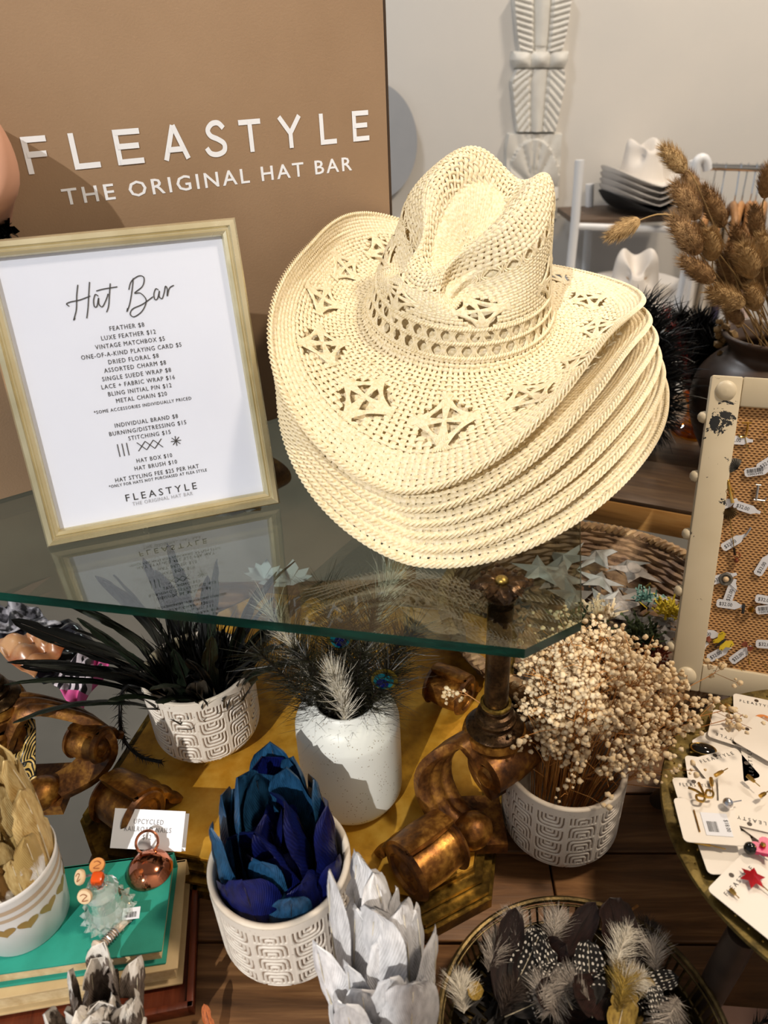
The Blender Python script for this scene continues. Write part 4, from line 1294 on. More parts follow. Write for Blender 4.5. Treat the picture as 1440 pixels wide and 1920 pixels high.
    # folded card with printed words
    bl, br_ = at_z(206, 1590, Z_BK + .001), at_z(340, 1597, Z_BK + .001)
    bx = (br_ - bl); W = bx.length; bx.normalize(); up = Vector((-.10, .70, .62)); up = (up - bx * up.dot(bx)).normalized(); nz = bx.cross(up)
    root = link('name_card', MB().box((W / 2, .0185, -.0003), (W, .037, .0006)).mesh('name_card', M['paper'], False)); root.matrix_world = frame_matrix(bl, bx, up, nz)
    tag(root, 'white card reading upcycled railroad nails behind the copper dome', 'card')
    for t, y, w in (("UPCYCLED", .0235, .42), ("RAILROAD NAILS", .0165, .66), ("$12", .0095, .12)):
        flat_text(t, .0066, M['grey_dark_print'], 'lettering', root, Matrix.Translation((W / 2, y, .0002)), 'CENTER', 1.2, .0001, 0, W * w)
    MB().box((W / 2, .0165, -.012), (W, .035, .0006)).build('card_fold', M['paper'], root, rot=(0, 0, 0))
def smooth2(p): return [(q.x, q.y) for q in smooth_path([(a, b, 0) for a, b in p], 5)]
def barcode(mb, x, y, w, h, z, seed=3):
    r = random.Random(seed); p = 0
    while p < w:
        k = r.choice((.00022, .0004, .0006)); k = min(k, w - p) or .0002
        mb.add([(x + p, y, z), (x + p + k, y, z), (x + p + k, y + h, z), (x + p, y + h, z)], [(0, 1, 2, 3)])
        p += k + r.choice((.00025, .0004, .0005))
M['beige_band'] = simple('beige_band', 'b9a48e', rough=.5)
M['heart_gold'] = simple('heart_gold', 'b8975a', rough=.4, metal=.4)
M['orange'] = simple('orange_resin', 'd4531a', 'c24410', 30, .25)
M['bead_mark'] = simple('burnt_mark', '8a4a24', rough=.7)
M['cork'] = simple('cork', 'c98a4c', 'b97b40', 60, .7)
M['pale_wood'] = simple('pale_wood', 'dcc3a0', 'cbb08a', 60, .6)
M['silver'] = simple('silver_metal', 'b9b9bd', 'd6d6da', 40, .25, 1.0)
M['copper'] = simple('copper', 'c4785a', 'cf8a6a', 8, .12, 1.0)
M['nail'] = simple('whitewashed_iron', 'd3c2b2', 'bfa895', 90, .6, bump=.4, bscale=200)
M['grey_dark_print'] = simple('dark_grey_print', '6f7076', rough=.6)
M['crystal'] = glass('crystal', (.92, .98, .96, 1), 3.2, 1.5, 0.0, .16)
left_corner()

# ---------------------------------------------------------------- long black feathers, peacock feathers, baby's breath
def back_feathers():
    kb = make_kind([M['fe_black'], M['fe_green']], .215, .023, .7, .25, M['quill_dark'], 6, 100, tipw=.25, nl=22, split=.6)
    r = random.Random(9)
    c = POT_BACK + Vector((0, 0, .03)); OR = []
    for k in range(45):
        a = 2 * math.pi * k / 45 * 1.0 + r.uniform(-.2, .2)
        lean = r.uniform(.25, .6) if k % 3 else r.uniform(.05, .25)
        dv = Vector((math.cos(a), math.sin(a), 0))
        if dv.x < -.3: lean += .25
        if dv.x > .3: lean = min(lean, .32)
        if dv.y < -.3: lean = min(lean, .14)
        g = k % 2 == 1
        dd = Vector((dv.x * lean, dv.y * lean * .8, 1)).normalized()
        reach = .235 / max(dd.z, .3) * .86
        OR.append((put_feather(kb[k % 6], 'rooster_feather', c + dv * .025, dd, dv + Vector((0, -.8, .1)), 'dark green sheened rooster feather in the back pot' if g else 'black rooster feather in the back pot', 'green sheened rooster feathers, back pot' if g else 'black rooster feathers, back pot', min(1.0, reach / .215) * r.uniform(.86, 1.0), r.uniform(-.6, .6)), 'front' if dv.y < -.4 else 'back' if dv.y > .4 else 'middle'))
    bpy.context.view_layer.update(); number_rows(OR, lambda o: 'green sheened rooster feather, back pot' if 'green' in o['label'] else 'black rooster feather, back pot')
    m = MB(); rr = random.Random(77)
    for k in range(420):
        a = rr.uniform(0, 6.283); q = math.sqrt(rr.random()) * .052
        b0 = Vector((q * math.cos(a), q * math.sin(a), rr.uniform(.06, .10))); d = Vector((q * math.cos(a) * 9 + rr.gauss(0, .25), q * math.sin(a) * 9 + rr.gauss(0, .25), 1)).normalized() * rr.uniform(.03, .075)
        w = d.cross(Vector((rr.uniform(-1, 1), rr.uniform(-1, 1), 0))).normalized() * .0022
        m.add([b0 - w, b0 + w, b0 + d * .6 + w * .8, b0 + d], [(0, 1, 2, 3)])
    o = m.build('feather_fluff', M['fluff_black'], loc=POT_BACK); tag(o, 'black downy fluff filling the mouth of the back pot', 'feathers', None, 'stuff')
    # one drooping strand down the left side
    pts = smooth_path([POT_BACK + Vector(p) for p in ((-.04, -.02, .10), (-.075, -.02, .105), (-.088, -.025, .07), (-.090, -.03, .035), (-.075, -.035, .012), (-.050, -.04, .006))], 8)
    mb = MB(); mb.tube(pts, [.0022] * len(pts), 6)
    wispy(mb, pts, 110, .014, .9, .2, .0007, 4)
    o = mb.build('drooping_feather', M['fluff_black']); tag(o, 'black feather drooping down the left side of back pot', 'feather')
    # sideways feathers reaching left
    for i, (d, l) in enumerate(((Vector((-.95, .1, .42)), 1.0), (Vector((-1, -.1, .15)), .8))):
        put_feather(kb[i * 2], 'rooster_feather', POT_BACK + Vector((-.045, 0, .105)), d, Vector((0, -.5, .8)), ('long black feather reaching left from the back pot rim', 'lower black feather hanging left of the back pot')[i], None, l * .85)
def peacock():
    r = random.Random(12)
    base = VASE + Vector((0, 0, .05))
    tops = [(-.075, -.015, .185), (-.06, .03, .20), (-.03, -.03, .19), (-.015, .04, .215), (.0, 0, .2), (.02, -.02, .185), (.035, .03, .205), (.06, .0, .185), (.075, .025, .175), (-.045, 0, .175), (.045, -.028, .165), (.01, .05, .20)]
    for i, tp in enumerate(tops):
        T = VASE + Vector((tp[0], tp[1], tp[2] + .03))
        pts = smooth_path([base + Vector((tp[0] * .1, tp[1] * .1, 0)), base.lerp(T, .5) + Vector((0, 0, .012)), T], 8)
        root = empty('peacock_feather', base)
        tag(root, '%s peacock feather, %s' % (('blue eyed' if i in (4, 10) else 'dark green'), ('leftmost at front', 'left at the back', 'front left', 'tall at back left of centre', 'in the centre', 'front right of centre', 'back right of centre', 'right', 'rightmost', 'left of centre', 'low at front right', 'tallest at the back')[i] + ' of white vase'), 'feather', 'peacock feathers in the white vase')
        L = [p - base for p in pts]
        MB().tube(L, .0009, 5).build('quill', M['quill_dark'], root)
        mb = MB(); wispy(mb, L, 170, .050, .8, .1, .00045, 30 + i, .4, start=.28)
        mb.build('barbs', M['fluff_peacock'], root)['kind'] = 'stuff'
        e = Matrix.Translation(L[-1]) @ aim(None, (L[-1] - L[-3]), Vector((0, -1, .4))).to_4x4()
        if i in (4, 10):
            def disc(rx, rz, y, nm, mat, dz=0):
                m2 = MB(); n = 20
                vs = [(0, y, dz)] + [(rx * math.cos(2 * math.pi * k / n), y + .0006, dz + rz * math.sin(2 * math.pi * k / n)) for k in range(n)]
                m2.add(vs, [(0, k + 1, (k + 1) % n + 1) for k in range(n)], 0, e); m2.build(nm, M[mat], root)
            disc(.0125, .0165, -.0006, 'eye_ring', 'pc_bronze', -.012); disc(.0095, .012, -.0012, 'eye_blue', 'pc_teal', -.014); disc(.006, .0065, -.0018, 'eye_spot', 'pc_navy', -.017)
    # pale wispy feathers: a tall one at left, a broad one at right, a white tuft in front
    def pale(pts, n, bl, label, sd, w=.0005, sp=.7):
        P = smooth_path(pts, 8)
        root = empty('pale_feather', P[0]); tag(root, label, 'feather')
        L = [p - P[0] for p in P]
        MB().tube(L, [.0011 * (1 - .7 * i / len(L)) for i in range(len(L))], 5).build('quill', M['quill'], root)
        mb = MB(); wispy(mb, L, n, bl, sp, .05, w, sd, .3, start=.30, seg=4); mb.build('barbs', M['fluff_white'], root)['kind'] = 'stuff'
    b = VASE + Vector((0, 0, .06))
    pale([b, VASE + Vector((-.030, .0, .16)), VASE + Vector((-.066, .01, .245))], 120, .040, 'tall pale wispy feather leaning left out of the vase', 51, .00036, .32)
    pale([b, VASE + Vector((.02, .02, .17)), VASE + Vector((.052, .05, .248))], 260, .050, 'broad pale wispy feather leaning right under the glass', 52, .00036, .38)
    pale([VASE + Vector((-.004, -.02, .10)), VASE + Vector((.0, -.030, .155)), VASE + Vector((-.006, -.030, .195))], 240, .034, 'white tuft of feather at the front of the vase mouth', 53, .0005, .18)
for k, a, b in (('pc_bronze', '5a4a14', '6f6420'), ('pc_teal', '0a5a70', '0f7a86'), ('pc_navy', '060a3a', '0c1668')): M[k] = simple(k.replace('pc_', 'peacock_'), a, b, 50, .3, .4)
back_feathers(); peacock()

def babys_breath():
    r = random.Random(21)
    root = empty('dried_flowers', POT_BB)
    tag(root, "bunch of dried cream baby's breath in the right patterned pot", 'flowers')
    st = MB(); fl = []
    def head(p):
        for q in range(r.choice((2, 3, 4, 5, 6))):
            fl.append((p + Vector((r.gauss(0, .0042), r.gauss(0, .0042), r.gauss(0, .0034))), r.uniform(.0013, .0032)))
    for k in range(120):
        a = r.uniform(0, 2 * math.pi); q = math.sqrt(r.random())
        b = Vector((.030 * q * math.cos(a), .030 * q * math.sin(a), .03))
        sp = .104 * q ** .8
        fx = 1.05 if math.cos(a) > 0 else .40; fy = 1.0 if math.sin(a) > 0 else .50
        t = Vector((sp * math.cos(a) * fx + .014, sp * math.sin(a) * fy + .016, .228 - .085 * q * q + r.uniform(-.04, .02)))
        if t.x < .03 and t.z > .245: t.z = .245
        m = b.lerp(t, .55) + Vector((r.uniform(-.006, .006), r.uniform(-.006, .006), .012))
        P = smooth_path([b, m, t], 4)
        st.tube(P, [.0008, .0008, .0007, .0007, .0006, .0005, .0005, .0004, .0004][:len(P)], 3, caps=False)
        head(t)
        for z in range(r.choice((4, 5, 6, 7))):
            f = r.uniform(.62, .98); i = int(f * (len(P) - 1)); s0 = P[i]
            e = s0 + Vector((r.gauss(0, .017), r.gauss(0, .017), r.uniform(.008, .036)))
            if e.z > .262: e.z = .262
            st.tube([s0, s0.lerp(e, .5) + Vector((0, 0, .003)), e], .00033, 3, caps=False)
            head(e)
    # stray sprigs to the right
    for (x, y, z) in ((.15, -.005, .175), (.175, .01, .15), (.19, -.03, .12), (.13, -.06, .125), (.16, .05, .17), (-.10, .04, .17)):
        P = smooth_path([(.02, 0, .08), (x * .6, y * .6, z * .85), (x, y, z)], 4)
        st.tube(P, .0005, 3, caps=False); head(P[-1])
        for q in range(4):
            e = P[-1 - q % 3] + Vector((r.gauss(0, .015), r.gauss(0, .015), r.uniform(-.006, .018))); st.tube([P[-1 - q % 3], e], .0003, 3, caps=False); head(e)
    o = st.build('stems', M['straw_stem'], root); o['kind'] = 'stuff'
    bm = bmesh.new(); bmesh.ops.create_icosphere(bm, subdivisions=2, radius=1)
    ico = np.array([v.co[:] for v in bm.verts]); tri = np.array([[v.index for v in f.verts] for f in bm.faces]); bm.free()
    rs = np.random.RandomState(4)
    V = []; Q = []
    for i, (p, rad) in enumerate(fl):
        k = rad * (1 + rs.uniform(-.28, .28, (len(ico), 1)))
        V.append(ico * k * np.array([1, 1, .85]) + np.array(p)); Q.append(tri + i * len(ico))
    me = np_mesh('blossoms', np.concatenate(V), np.concatenate(Q), M['blossom'], False)
    o = link('blossoms', me, root); o['kind'] = 'stuff'
M['straw_stem'] = simple('straw_stem', '9c6428', 'c48a48', 60, .6)
def blossom():
    t = NT('blossom')
    c = t.ramp(t.noise(120, 3), [(.35, hexc('d9bf93')), (.65, hexc('f0e2c4'))])
    d = t.pbsdf(c.outputs[0], .8); tr = t.n('ShaderNodeBsdfTranslucent', {'Color': hexc('e8c890')})
    return t.done(t.n('ShaderNodeMixShader', {0: .25, 1: d, 2: tr}))
M['blossom'] = blossom()
babys_breath()
# ---------------------------------------------------------------- star basket
BK = Vector((0.272, 0.823, 0))
def star_basket():
    root = empty('wicker_basket', BK)
    tag(root, 'round brown wicker basket full of stars behind the glass table', 'basket')
    mb = MB()
    prof = []
    n = 120
    rows = []
    for i in range(13):
        f = i / 12
        R0 = .150 + .045 * f ** .8; z = .006 + .068 * f
        rows.append((R0, z))
    for i, (R0, z) in enumerate(rows):
        pts = [((R0 + .0028 * math.cos(k * math.pi / 2 + i * math.pi)) * math.cos(2 * math.pi * k / 72), (R0 + .0028 * math.cos(k * math.pi / 2 + i * math.pi)) * math.sin(2 * math.pi * k / 72), z) for k in range(73)]
        m = MB().tube(pts, .0050, 6, caps=False, ref=(0, 0, 1))
        m.build('wicker_coil', M['wicker'], root)
    st = MB()
    for k in range(36):
        a = 2 * math.pi * k / 36
        st.tube([(rows[q][0] * math.cos(a), rows[q][0] * math.sin(a), rows[q][1]) for q in (0, 4, 8, 12)], .0022, 5)
    st.build('stakes', M['wicker'], root)['kind'] = 'stuff'
    rim = MB()
    for ph in (0, math.pi):
        pts = []
        for k in range(361):
            a = 2 * math.pi * k / 360; t = k * 1.1 + ph
            pts.append(((.197 + .0042 * math.cos(t)) * math.cos(a), (.197 + .0042 * math.cos(t)) * math.sin(a), .080 + .0042 * math.sin(t)))
        rim.tube(pts, .0045, 6, caps=False, ref=(0, 0, 1))
    rim.build('rope_rim', M['rope'], root)
    base = MB()
    base.lathe([(0, .004), (.150, .006), (.150, .001), (0, .001)], 64)
    base.build('base', M['wicker'], root)
    # stars
    def star(R, th):
        m = MB(); n = 10
        vs = [(0, 0, th)]
        for k in range(n):
            a = math.pi / 2 + k * math.pi / 5; r = R if k % 2 == 0 else R * .40
            vs.append((r * math.cos(a), r * math.sin(a), 0 if k % 2 == 0 else .0004))
        vs.append((0, 0, -.0008))
        m.add(vs, [(0, k + 1, (k + 1) % n + 1) for k in range(n)] + [(n + 1, (k + 1) % n + 1, k + 1) for k in range(n)])
        return m
    big = star(.044, .009); mats = ['star_white', 'star_grey', 'star_marble']
    mes = {k: big.mesh('star', M[k], False) for k in mats}
    spots = [(1178, 1058, .85, 'star_grey', .3, 'grey tin star at the back left of the wicker basket'), (1190, 1070, 1.05, 'star_marble', .1, 'pale veined star with round button in the wicker basket'), (1120, 1040, 1.0, 'star_white', .8, 'whitish star touching the glass edge in the basket'),
             (1125, 1090, .9, 'star_white', -.4, 'pale star lying flat at the basket left'), (1205, 1118, 1.15, 'star_grey', .5, 'large grey star with teal flower in the basket'), (1130, 1130, .75, 'star_white', .2, 'white star standing on edge in the basket'),
             (1160, 1135, .9, 'star_marble', 1.0, 'brownish grey star at the middle of the basket'), (1180, 1158, .9, 'star_grey', .7, 'dull grey star half buried near the basket middle'), (1060, 1050, 1.1, 'star_white', .4, 'white star seen through the glass corner'),
             (1050, 1085, 1.0, 'star_marble', .9, 'veined star seen through the glass by the finial'), (1175, 1190, .8, 'star_grey', .1, 'small grey star at the front of the basket'), (1225, 1165, .85, 'star_grey', 1.2, 'grey star next to the yellow moss'),
             (1240, 1190, .8, 'star_marble', .6, 'veined star beside the white board frame'), (1010, 1070, 1.0, 'star_white', 1.1, 'white star under the glass left of basket'), (1075, 1120, .9, 'star_grey', .2, 'grey star under the glass near its corner')]
    r = random.Random(31)
    for i, (u, v, s, m, rot, lab) in enumerate(spots):
        p = at_z(u, v, .040 + .0016 * i)
        o = link('star', mes[m], None, p, (r.uniform(-.35, .35), r.uniform(-.35, .35), rot)); o.scale = (s, s, s)
        tag(o, lab, 'star', 'metal stars in the basket')
    P = at_z(1188, 1066, .062)
    o = MB().lathe([(0, 0), (.010, 0), (.011, .0015), (.010, .003), (.007, .0026), (0, .0022)], 24).build('round_button', M['star_marble'], loc=P, rot=(.2, .1, 0)); tag(o, 'round stone button on the veined star', 'button')
    # moss and flower bits
    def tuft(u, v, z, mat, R, n, label, name, cat, seed):
        m = MB(); rr = random.Random(seed); P = at_z(u, v, z)
        for k in range(n):
            d = Vector((rr.gauss(0, 1), rr.gauss(0, 1), abs(rr.gauss(0, 1)) + .2)).normalized(); c = Vector((rr.gauss(0, R * .45), rr.gauss(0, R * .45), 0))
            s = d.cross(Vector((0, 0, 1))).normalized() * R * .09
            e = c + d * R * rr.uniform(.4, 1)
            m.add([c - s, c + s, e + s * .6, e - s * .6], [(0, 1, 2, 3)])
            if k % 3 == 0: m.ico(tuple(e), R * .10, 1)
        o = m.build(name, M[mat], loc=P); tag(o, label, cat)
    for a in ((1212, 1122, .074, 'moss_teal', .016, 70, 'teal dried flower tuft on the large star', 'dried_flower', 'flower', 1), (1258, 1148, .07, 'moss_yellow', .020, 90, 'yellow moss tuft beside the white board frame', 'moss', 'moss', 2),
              (1205, 1195, .06, 'moss_green', .024, 100, 'dark green moss in the front of the basket', 'moss', 'moss', 3), (1120, 1155, .06, 'blossom', .022, 90, 'cream dried blossom cluster in the basket', 'dried_flower', 'flower', 4),
              (1215, 1230, .05, 'moss_red', .022, 90, 'rust red dried petals at the basket front', 'dried_flower', 'flower', 5), (1165, 1225, .05, 'blossom', .020, 70, 'pale dried petals at the front left of basket', 'dried_flower', 'flower', 6), (1235, 1265, .045, 'moss_red', .020, 70, 'dark red petals near the bottom of the white board', 'dried_flower', 'flower', 7),
              (1080, 1165, .055, 'moss_green', .022, 80, 'green and white flower seen through the glass corner', 'dried_flower', 'flower', 8)): tuft(*a)
    for i, (u, v, z, lab) in enumerate(((1209, 1102, .076, 'brass pin standing on the large star'), (1207, 1155, .072, 'brass pin in front of the large star'))):
        o = MB().lathe([(0, 0), (.0014, 0), (.0014, .011), (.0008, .012), (0, .0122)], 10).build('brass_pin', M['brass_bright'], loc=at_z(u, v, z), rot=(.3, .5, 0)); tag(o, lab, 'pin')
    m = MB()
    rr = random.Random(8)
    for k in range(260):
        a = rr.uniform(0, 6.28); q = math.sqrt(rr.random()) * .15
        c = Vector((q * math.cos(a), q * math.sin(a), rr.uniform(.008, .045))); d = Vector((rr.uniform(-1, 1), rr.uniform(-1, 1), rr.uniform(-.3, .6))).normalized() * rr.uniform(.01, .022); s = d.cross(Vector((rr.uniform(-1, 1), rr.uniform(-1, 1), 1))).normalized() * rr.uniform(.004, .012)
        m.add([c - s, c + d * .4 - s * .2, c + d, c + s], [(0, 1, 2, 3)])
    o = m.build('dried_trimmings', M['trimmings'], loc=BK); tag(o, 'heap of dark dried trimmings filling the star basket', 'trimmings', None, 'stuff')
M['wicker'] = simple('wicker', '5a4230', '8d7050', 60, .6, bump=.4, bscale=300)
M['rope'] = simple('sea_grass_rope', '7c6044', 'a98b63', 80, .7, bump=.4, bscale=300)
M['star_white'] = simple('whitewashed_tin', '989a9a', '7f7e78', 40, .5, .1)
M['star_grey'] = simple('grey_tin', '66625d', '827d76', 30, .45, .15)
M['star_marble'] = simple('veined_stone', '8f8780', '5c5652', 60, .5, lo=.45, hi=.7)
M['moss_teal'] = simple('teal_petals', '2c6a66', '7fa9a0', 80, .7)
M['moss_yellow'] = simple('yellow_moss', 'b59a14', 'd8c63a', 80, .8)
M['moss_green'] = simple('green_moss', '1f2a14', '56663c', 80, .8)
M['moss_red'] = simple('red_petals', '5e1c14', 'a0522f', 80, .7)
M['trimmings'] = simple('dark_trimmings', '14100d', '574a3f', 25, .6, lo=.3, hi=.7)
star_basket()

# ---------------------------------------------------------------- burlap pin board
def pin_board():
    a = math.radians(-5)
    ex = Vector((E.x * math.cos(a) - E.y * math.sin(a), E.x * math.sin(a) + E.y * math.cos(a), 0)).normalized(); bk = Vector((-ex.y, ex.x, 0))
    BL = at_z(1255, 1288, .092)
    tl = None
    best = None
    for ph in range(0, 100):
        p = math.radians(ph * .5); up = Z3 * math.cos(p) + bk * math.sin(p)
        for hh in range(120):
            H = .25 + hh * .002; T = BL + up * H
            d = np.array(T) - _C; z = d @ _F
            e = math.hypot(720 + FPX * (d @ _R) / z - 1335, 960 - FPX * (d @ _U) / z - 702)
            if best is None or e < best[0]: best = (e, up, H)
    up, H = best[1], best[2]
    nz = ex.cross(up); W = .27
    root = empty('pin_board'); root.matrix_world = frame_matrix(BL, ex, up, nz)
    tag(root, 'burlap pin board in chipped cream frame with bead studs at right', 'board')
    fw = .032
    for nm, c, d in (('frame_bar', (fw / 2, H / 2, -.007), (fw, H, .016)), ('frame_bar', (W - fw / 2, H / 2, -.007), (fw, H, .016)), ('frame_bar', (W / 2, H - fw / 2, -.007), (W - 2 * fw, fw, .0155)), ('frame_bar', (W / 2, fw / 2, -.007), (W - 2 * fw, fw, .0155))):
        MB().box(c, d, bev=.002).build(nm, M['chipped'], root)
    for x, y in ((fw / 2, fw / 2), (fw / 2, H - fw / 2), (W - fw / 2, H - fw / 2), (W - fw / 2, fw / 2)):
        MB().lathe([(.0110, .001), (.0106, .002), (.008, .0038), (.005, .0048), (0, .0052)], 28).build('corner_boss', M['chipped'], root, loc=(x, y, 0))
    for k in range(5): MB().ico((0, 0, 0), .0068, 2).build('bead_stud', M['chipped'], root, loc=(-.002, H * (.13 + .185 * k), -.007))
    for k in range(3): MB().ico((0, 0, 0), .0068, 2).build('bead_stud', M['chipped'], root, loc=(W * (.25 + .25 * k), H + .002, -.007))
    MB().box((W / 2, H / 2, -.009), (W - 2 * fw + .004, H - 2 * fw + .004, .006)).build('burlap', M['burlap'], root)
    # strut that holds the board up, reaching back to the table behind
    MB().box((W * .5, H * .42, -.012), (.03, H * .7, .006)).build('strut', M['card_dark'], root)
    z0 = -.0055
    PL = BL + nz * z0
    inv = root.matrix_world.inverted()
    def on(u, v): return inv @ at_plane(u, v, PL, nz)
    def ang(u, v, du, dv):
        p = on(u, v); q = on(u + du, v + dv); return math.atan2(q.y - p.y, q.x - p.x)
    base_m = root.matrix_world
    def place(o, u, v, rot=0.0, lift=.0015):
        p = on(u, v); o.matrix_world = base_m @ Matrix.Translation((p.x, p.y, z0 + lift)) @ Matrix.Rotation(rot, 4, 'Z')
    # price tags
    def tag_mesh():
        w, h = .0215, .0095; m = MB(); c = .002
        poly = [(-w / 2 + c, -h / 2), (w / 2 - c, -h / 2), (w / 2 + .003, -h * .2), (w / 2 + .007, -h * .17), (w / 2 + .007, h * .17), (w / 2 + .003, h * .2), (w / 2 - c, h / 2), (-w / 2 + c, h / 2), (-w / 2, h / 2 - c), (-w / 2, -h / 2 + c)]
        m.prism(poly, 0, .0005); return m.mesh('price_tag', M['paper'], False)
    tm = tag_mesh()
    txt = flat_text("$32.00", .0056, M['black_print'], 'price_lettering', None, Matrix.Translation((-.001, -.002, .0006)), 'CENTER', 1.0, .00005, 0, .0135)
    txt_me = txt.data; bpy.data.objects.remove(txt)
    bm = MB(); barcode(bm, -.0085, -.0008, .017, .0042, .0006); bar_me = bm.mesh('barcode', M['black_print'], False)
    num = flat_text("10003495", .0036, M['black_print'], 'code_lettering', None, Matrix.Translation((0, -.0036, .0006)), 'CENTER', 1.0, .00005, 0, .015)
    num_me = num.data; bpy.data.objects.remove(num)
    tags = [(1378, 825, 3, 0, "price tag under the gold initial J on burlap"), (1415, 884, -8, 1, "barcode tag right of the grey shell brooch"), (1352, 948, -22, 0, "price tag left of the bronze fan hatpin"), (1394, 951, 18, 0, "price tag right of the bronze fan hatpin"),
            (1370, 1018, -30, 0, "tilted price tag below the fan hatpin on burlap"), (1428, 1062, -58, 0, "price tag at the board's right edge with coral bit"), (1350, 1084, -16, 0, "price tag behind the round silver button pin"), (1368, 1113, -70, 0, "upright price tag below the round silver button pin"),
            (1362, 1132, 8, 0, "price tag left of the small black and gold pin"), (1436, 1142, -5, 1, "barcode tag with gold ring near the right edge"), (1435, 1124, 10, 0, "price tag above the lower barcode tag"), (1322, 1187, 6, 0, "price tag above the yellow butterfly pin"),
            (1303, 1222, -36, 0, "thin price tag overlapping the frame left of butterfly"), (1343, 1226, -28, 0, "price tag just below the yellow butterfly pin"), (1384, 1229, -36, 0, "price tag with red bow pin at lower burlap"), (1436, 1207, 4, 0, "price tag at the lower right edge of burlap"), (1437, 868, -32, 0, "price tag peeking above the upper barcode tag")]
    for u, v, deg, bar, lab in tags:
        o = link('price_tag', tm); place(o, u, v, ang(u, v, math.cos(math.radians(deg)) * 8, math.sin(math.radians(deg)) * 8), .0022)
        tag(o, lab, 'tag', 'price tags on the burlap board')
        if bar: link('barcode', bar_me, o); link('code_lettering', num_me, o)
        else: link('price_lettering', txt_me, o)
    # pins
    def pin(name, label, u, v, rot, build, cat='pin'):
        o = empty(name); place(o, u, v, rot, .003); tag(o, label, cat); build(o)
    def letter(ch, mat):
        def f(o):
            m = MB()
            if ch == 'J': pts = [(.004, .0085, 0), (.004, -.003, 0), (.002, -.0065, 0), (-.002, -.0065, 0), (-.0035, -.004, 0)]; m.tube(smooth_path(pts, 4), .0012, 6); m.tube([(-.002, .0085, 0), (.0075, .0095, 0)], .0011, 6)
            else: m.tube([(-.003, .009, 0), (-.003, -.0075, 0)], .0014, 6); m.tube([(-.0055, -.0075, 0), (.006, -.0075, 0), (.0065, -.004, 0)], .0012, 6); m.tube([(-.0055, .009, 0), (0, .009, 0)], .001, 6)
            m.build('initial', M[mat], o); m = MB().tube([(.003, -.006, .0), (.008, -.022, .001)], .0004, 5); m.build('needle', M['gold_metal'], o)
        return f
    def shell(mat, R):
        def f(o):
            rows = []
            for i in range(7):
                q = i / 6; row = []
                for j in range(25):
                    t = -1 + j / 12; a2 = math.pi / 2 + t * 1.25
                    r = R * q * (1 - .15 * t * t); row.append((r * math.cos(a2), r * math.sin(a2) * 1.15 - R * .5, .0035 * math.sin(math.pi * min(q * .9 + .05, 1)) + .0006 * math.cos(j * math.pi)))
                rows.append(row)
            MB().grid(rows).build('ribbed_shell', M[mat], o, angle=20); 
        return f
    def needle(L, dx, dy, bead='gold_metal'):
        def f(o):
            MB().tube([(0, 0, .001), (dx * L, dy * L, .001)], .00045, 5).build('needle', M['gold_metal'], o)
            MB().tube([(dx * L * .82, dy * L * .82, .001), (dx * L, dy * L, .001)], .0013, 8).build('needle_guard', M[bead], o)
        return f
    def both(*fs):
        def f(o):
            for q in fs: q(o)
        return f
    pin('initial_pin', 'gold letter J stick pin at top of burlap', 1392, 808, 0, letter('J', 'gold_metal')); pin('initial_pin', 'silver letter L stick pin at the right of burlap', 1424, 925, 0, letter('L', 'silver'))
    pin('shell_brooch', 'dark grey ribbed shell brooch on burlap', 1373, 873, .9, shell('pewter', .0125), 'brooch')
    def cricket(o):
        MB().tube(smooth_path([(-.004, .013, .001), (-.002, .006, .002), (.001, -.003, .002), (.005, -.014, .001)], 4), [.0012] * 2 + [.0022] * 4 + [.0018] * 7, 8).build('body', M['gold_metal'], o)
        for s in (-1, 1): MB().tube(smooth_path([(0, .003, .002), (s * .004, -.002, .003), (s * .001 + .002, -.008, .001)], 3), .0006, 5).build('leg', M['gold_metal'], o)
        MB().ico((0, 0, 0), .0018, 1).build('head', M['gold_metal'], o, loc=(-.004, .014, .001))
    pin('cricket_pin', 'gold cricket shaped pin on burlap above the fan hatpin', 1367, 918, 0, cricket)
    pin('fan_hatpin', 'bronze ribbed fan hatpin with long needle on burlap', 1366, 961, -2.6, both(shell('old_bronze', .0115), needle(.048, .28, .96, 'bronze')), 'hatpin')
    pin('small_pin', 'tiny steel bar pin right of the long hatpin needle', 1402, 996, 0, lambda o: MB().tube([(-.002, -.004, .001), (.002, .005, .001)], .0012, 7).build('bar', M['silver'], o))
    def ringbead(o):
        MB().tube([(.0032 * math.cos(t), .004 + .0032 * math.sin(t), .001) for t in [2 * math.pi * k / 16 for k in range(17)]], .0007, 6, caps=False).build('ring', M['copper'], o)
        MB().ico((0, -.002, .001), .0026, 2).build('bead', M['amber_bead'], o); MB().tube([(0, -.004, .001), (-.003, -.016, .001)], .0003, 5).build('needle', M['copper'], o)
    pin('bead_pin', 'brown bead pin with small copper ring on burlap', 1380, 1047, 0, ringbead)
    def button(o):
        MB().lathe([(0, .001), (.0035, .001), (.004, .0018), (.0042, .001), (.0055, .0022), (.007, .0018), (.0075, 0)], 28).build('button_rim', M['pewter'], o, angle=20); MB().ico((0, 0, .0012), .0033, 2).build('stone', M['pale_wood'], o)
        MB().tube([(.004, -.004, 0), (.014, -.012, .001)], .0004, 5).build('needle', M['silver'], o)
    pin('button_pin', 'round beaded silver button pin with pale stone', 1360, 1085, 0, button)
    def blackgold(o):
        MB().box((-.003, 0, .001), (.003, .011, .002), bev=.0006).build('black_bar', M['black_print'], o); MB().ico((.005, .001, .002), .0042, 1, jit=.3).build('gold_nugget', M['gold_metal'], o, smooth=False)
    pin('bar_pin', 'black bar pin with gold nugget on burlap', 1398, 1141, 0, blackgold)
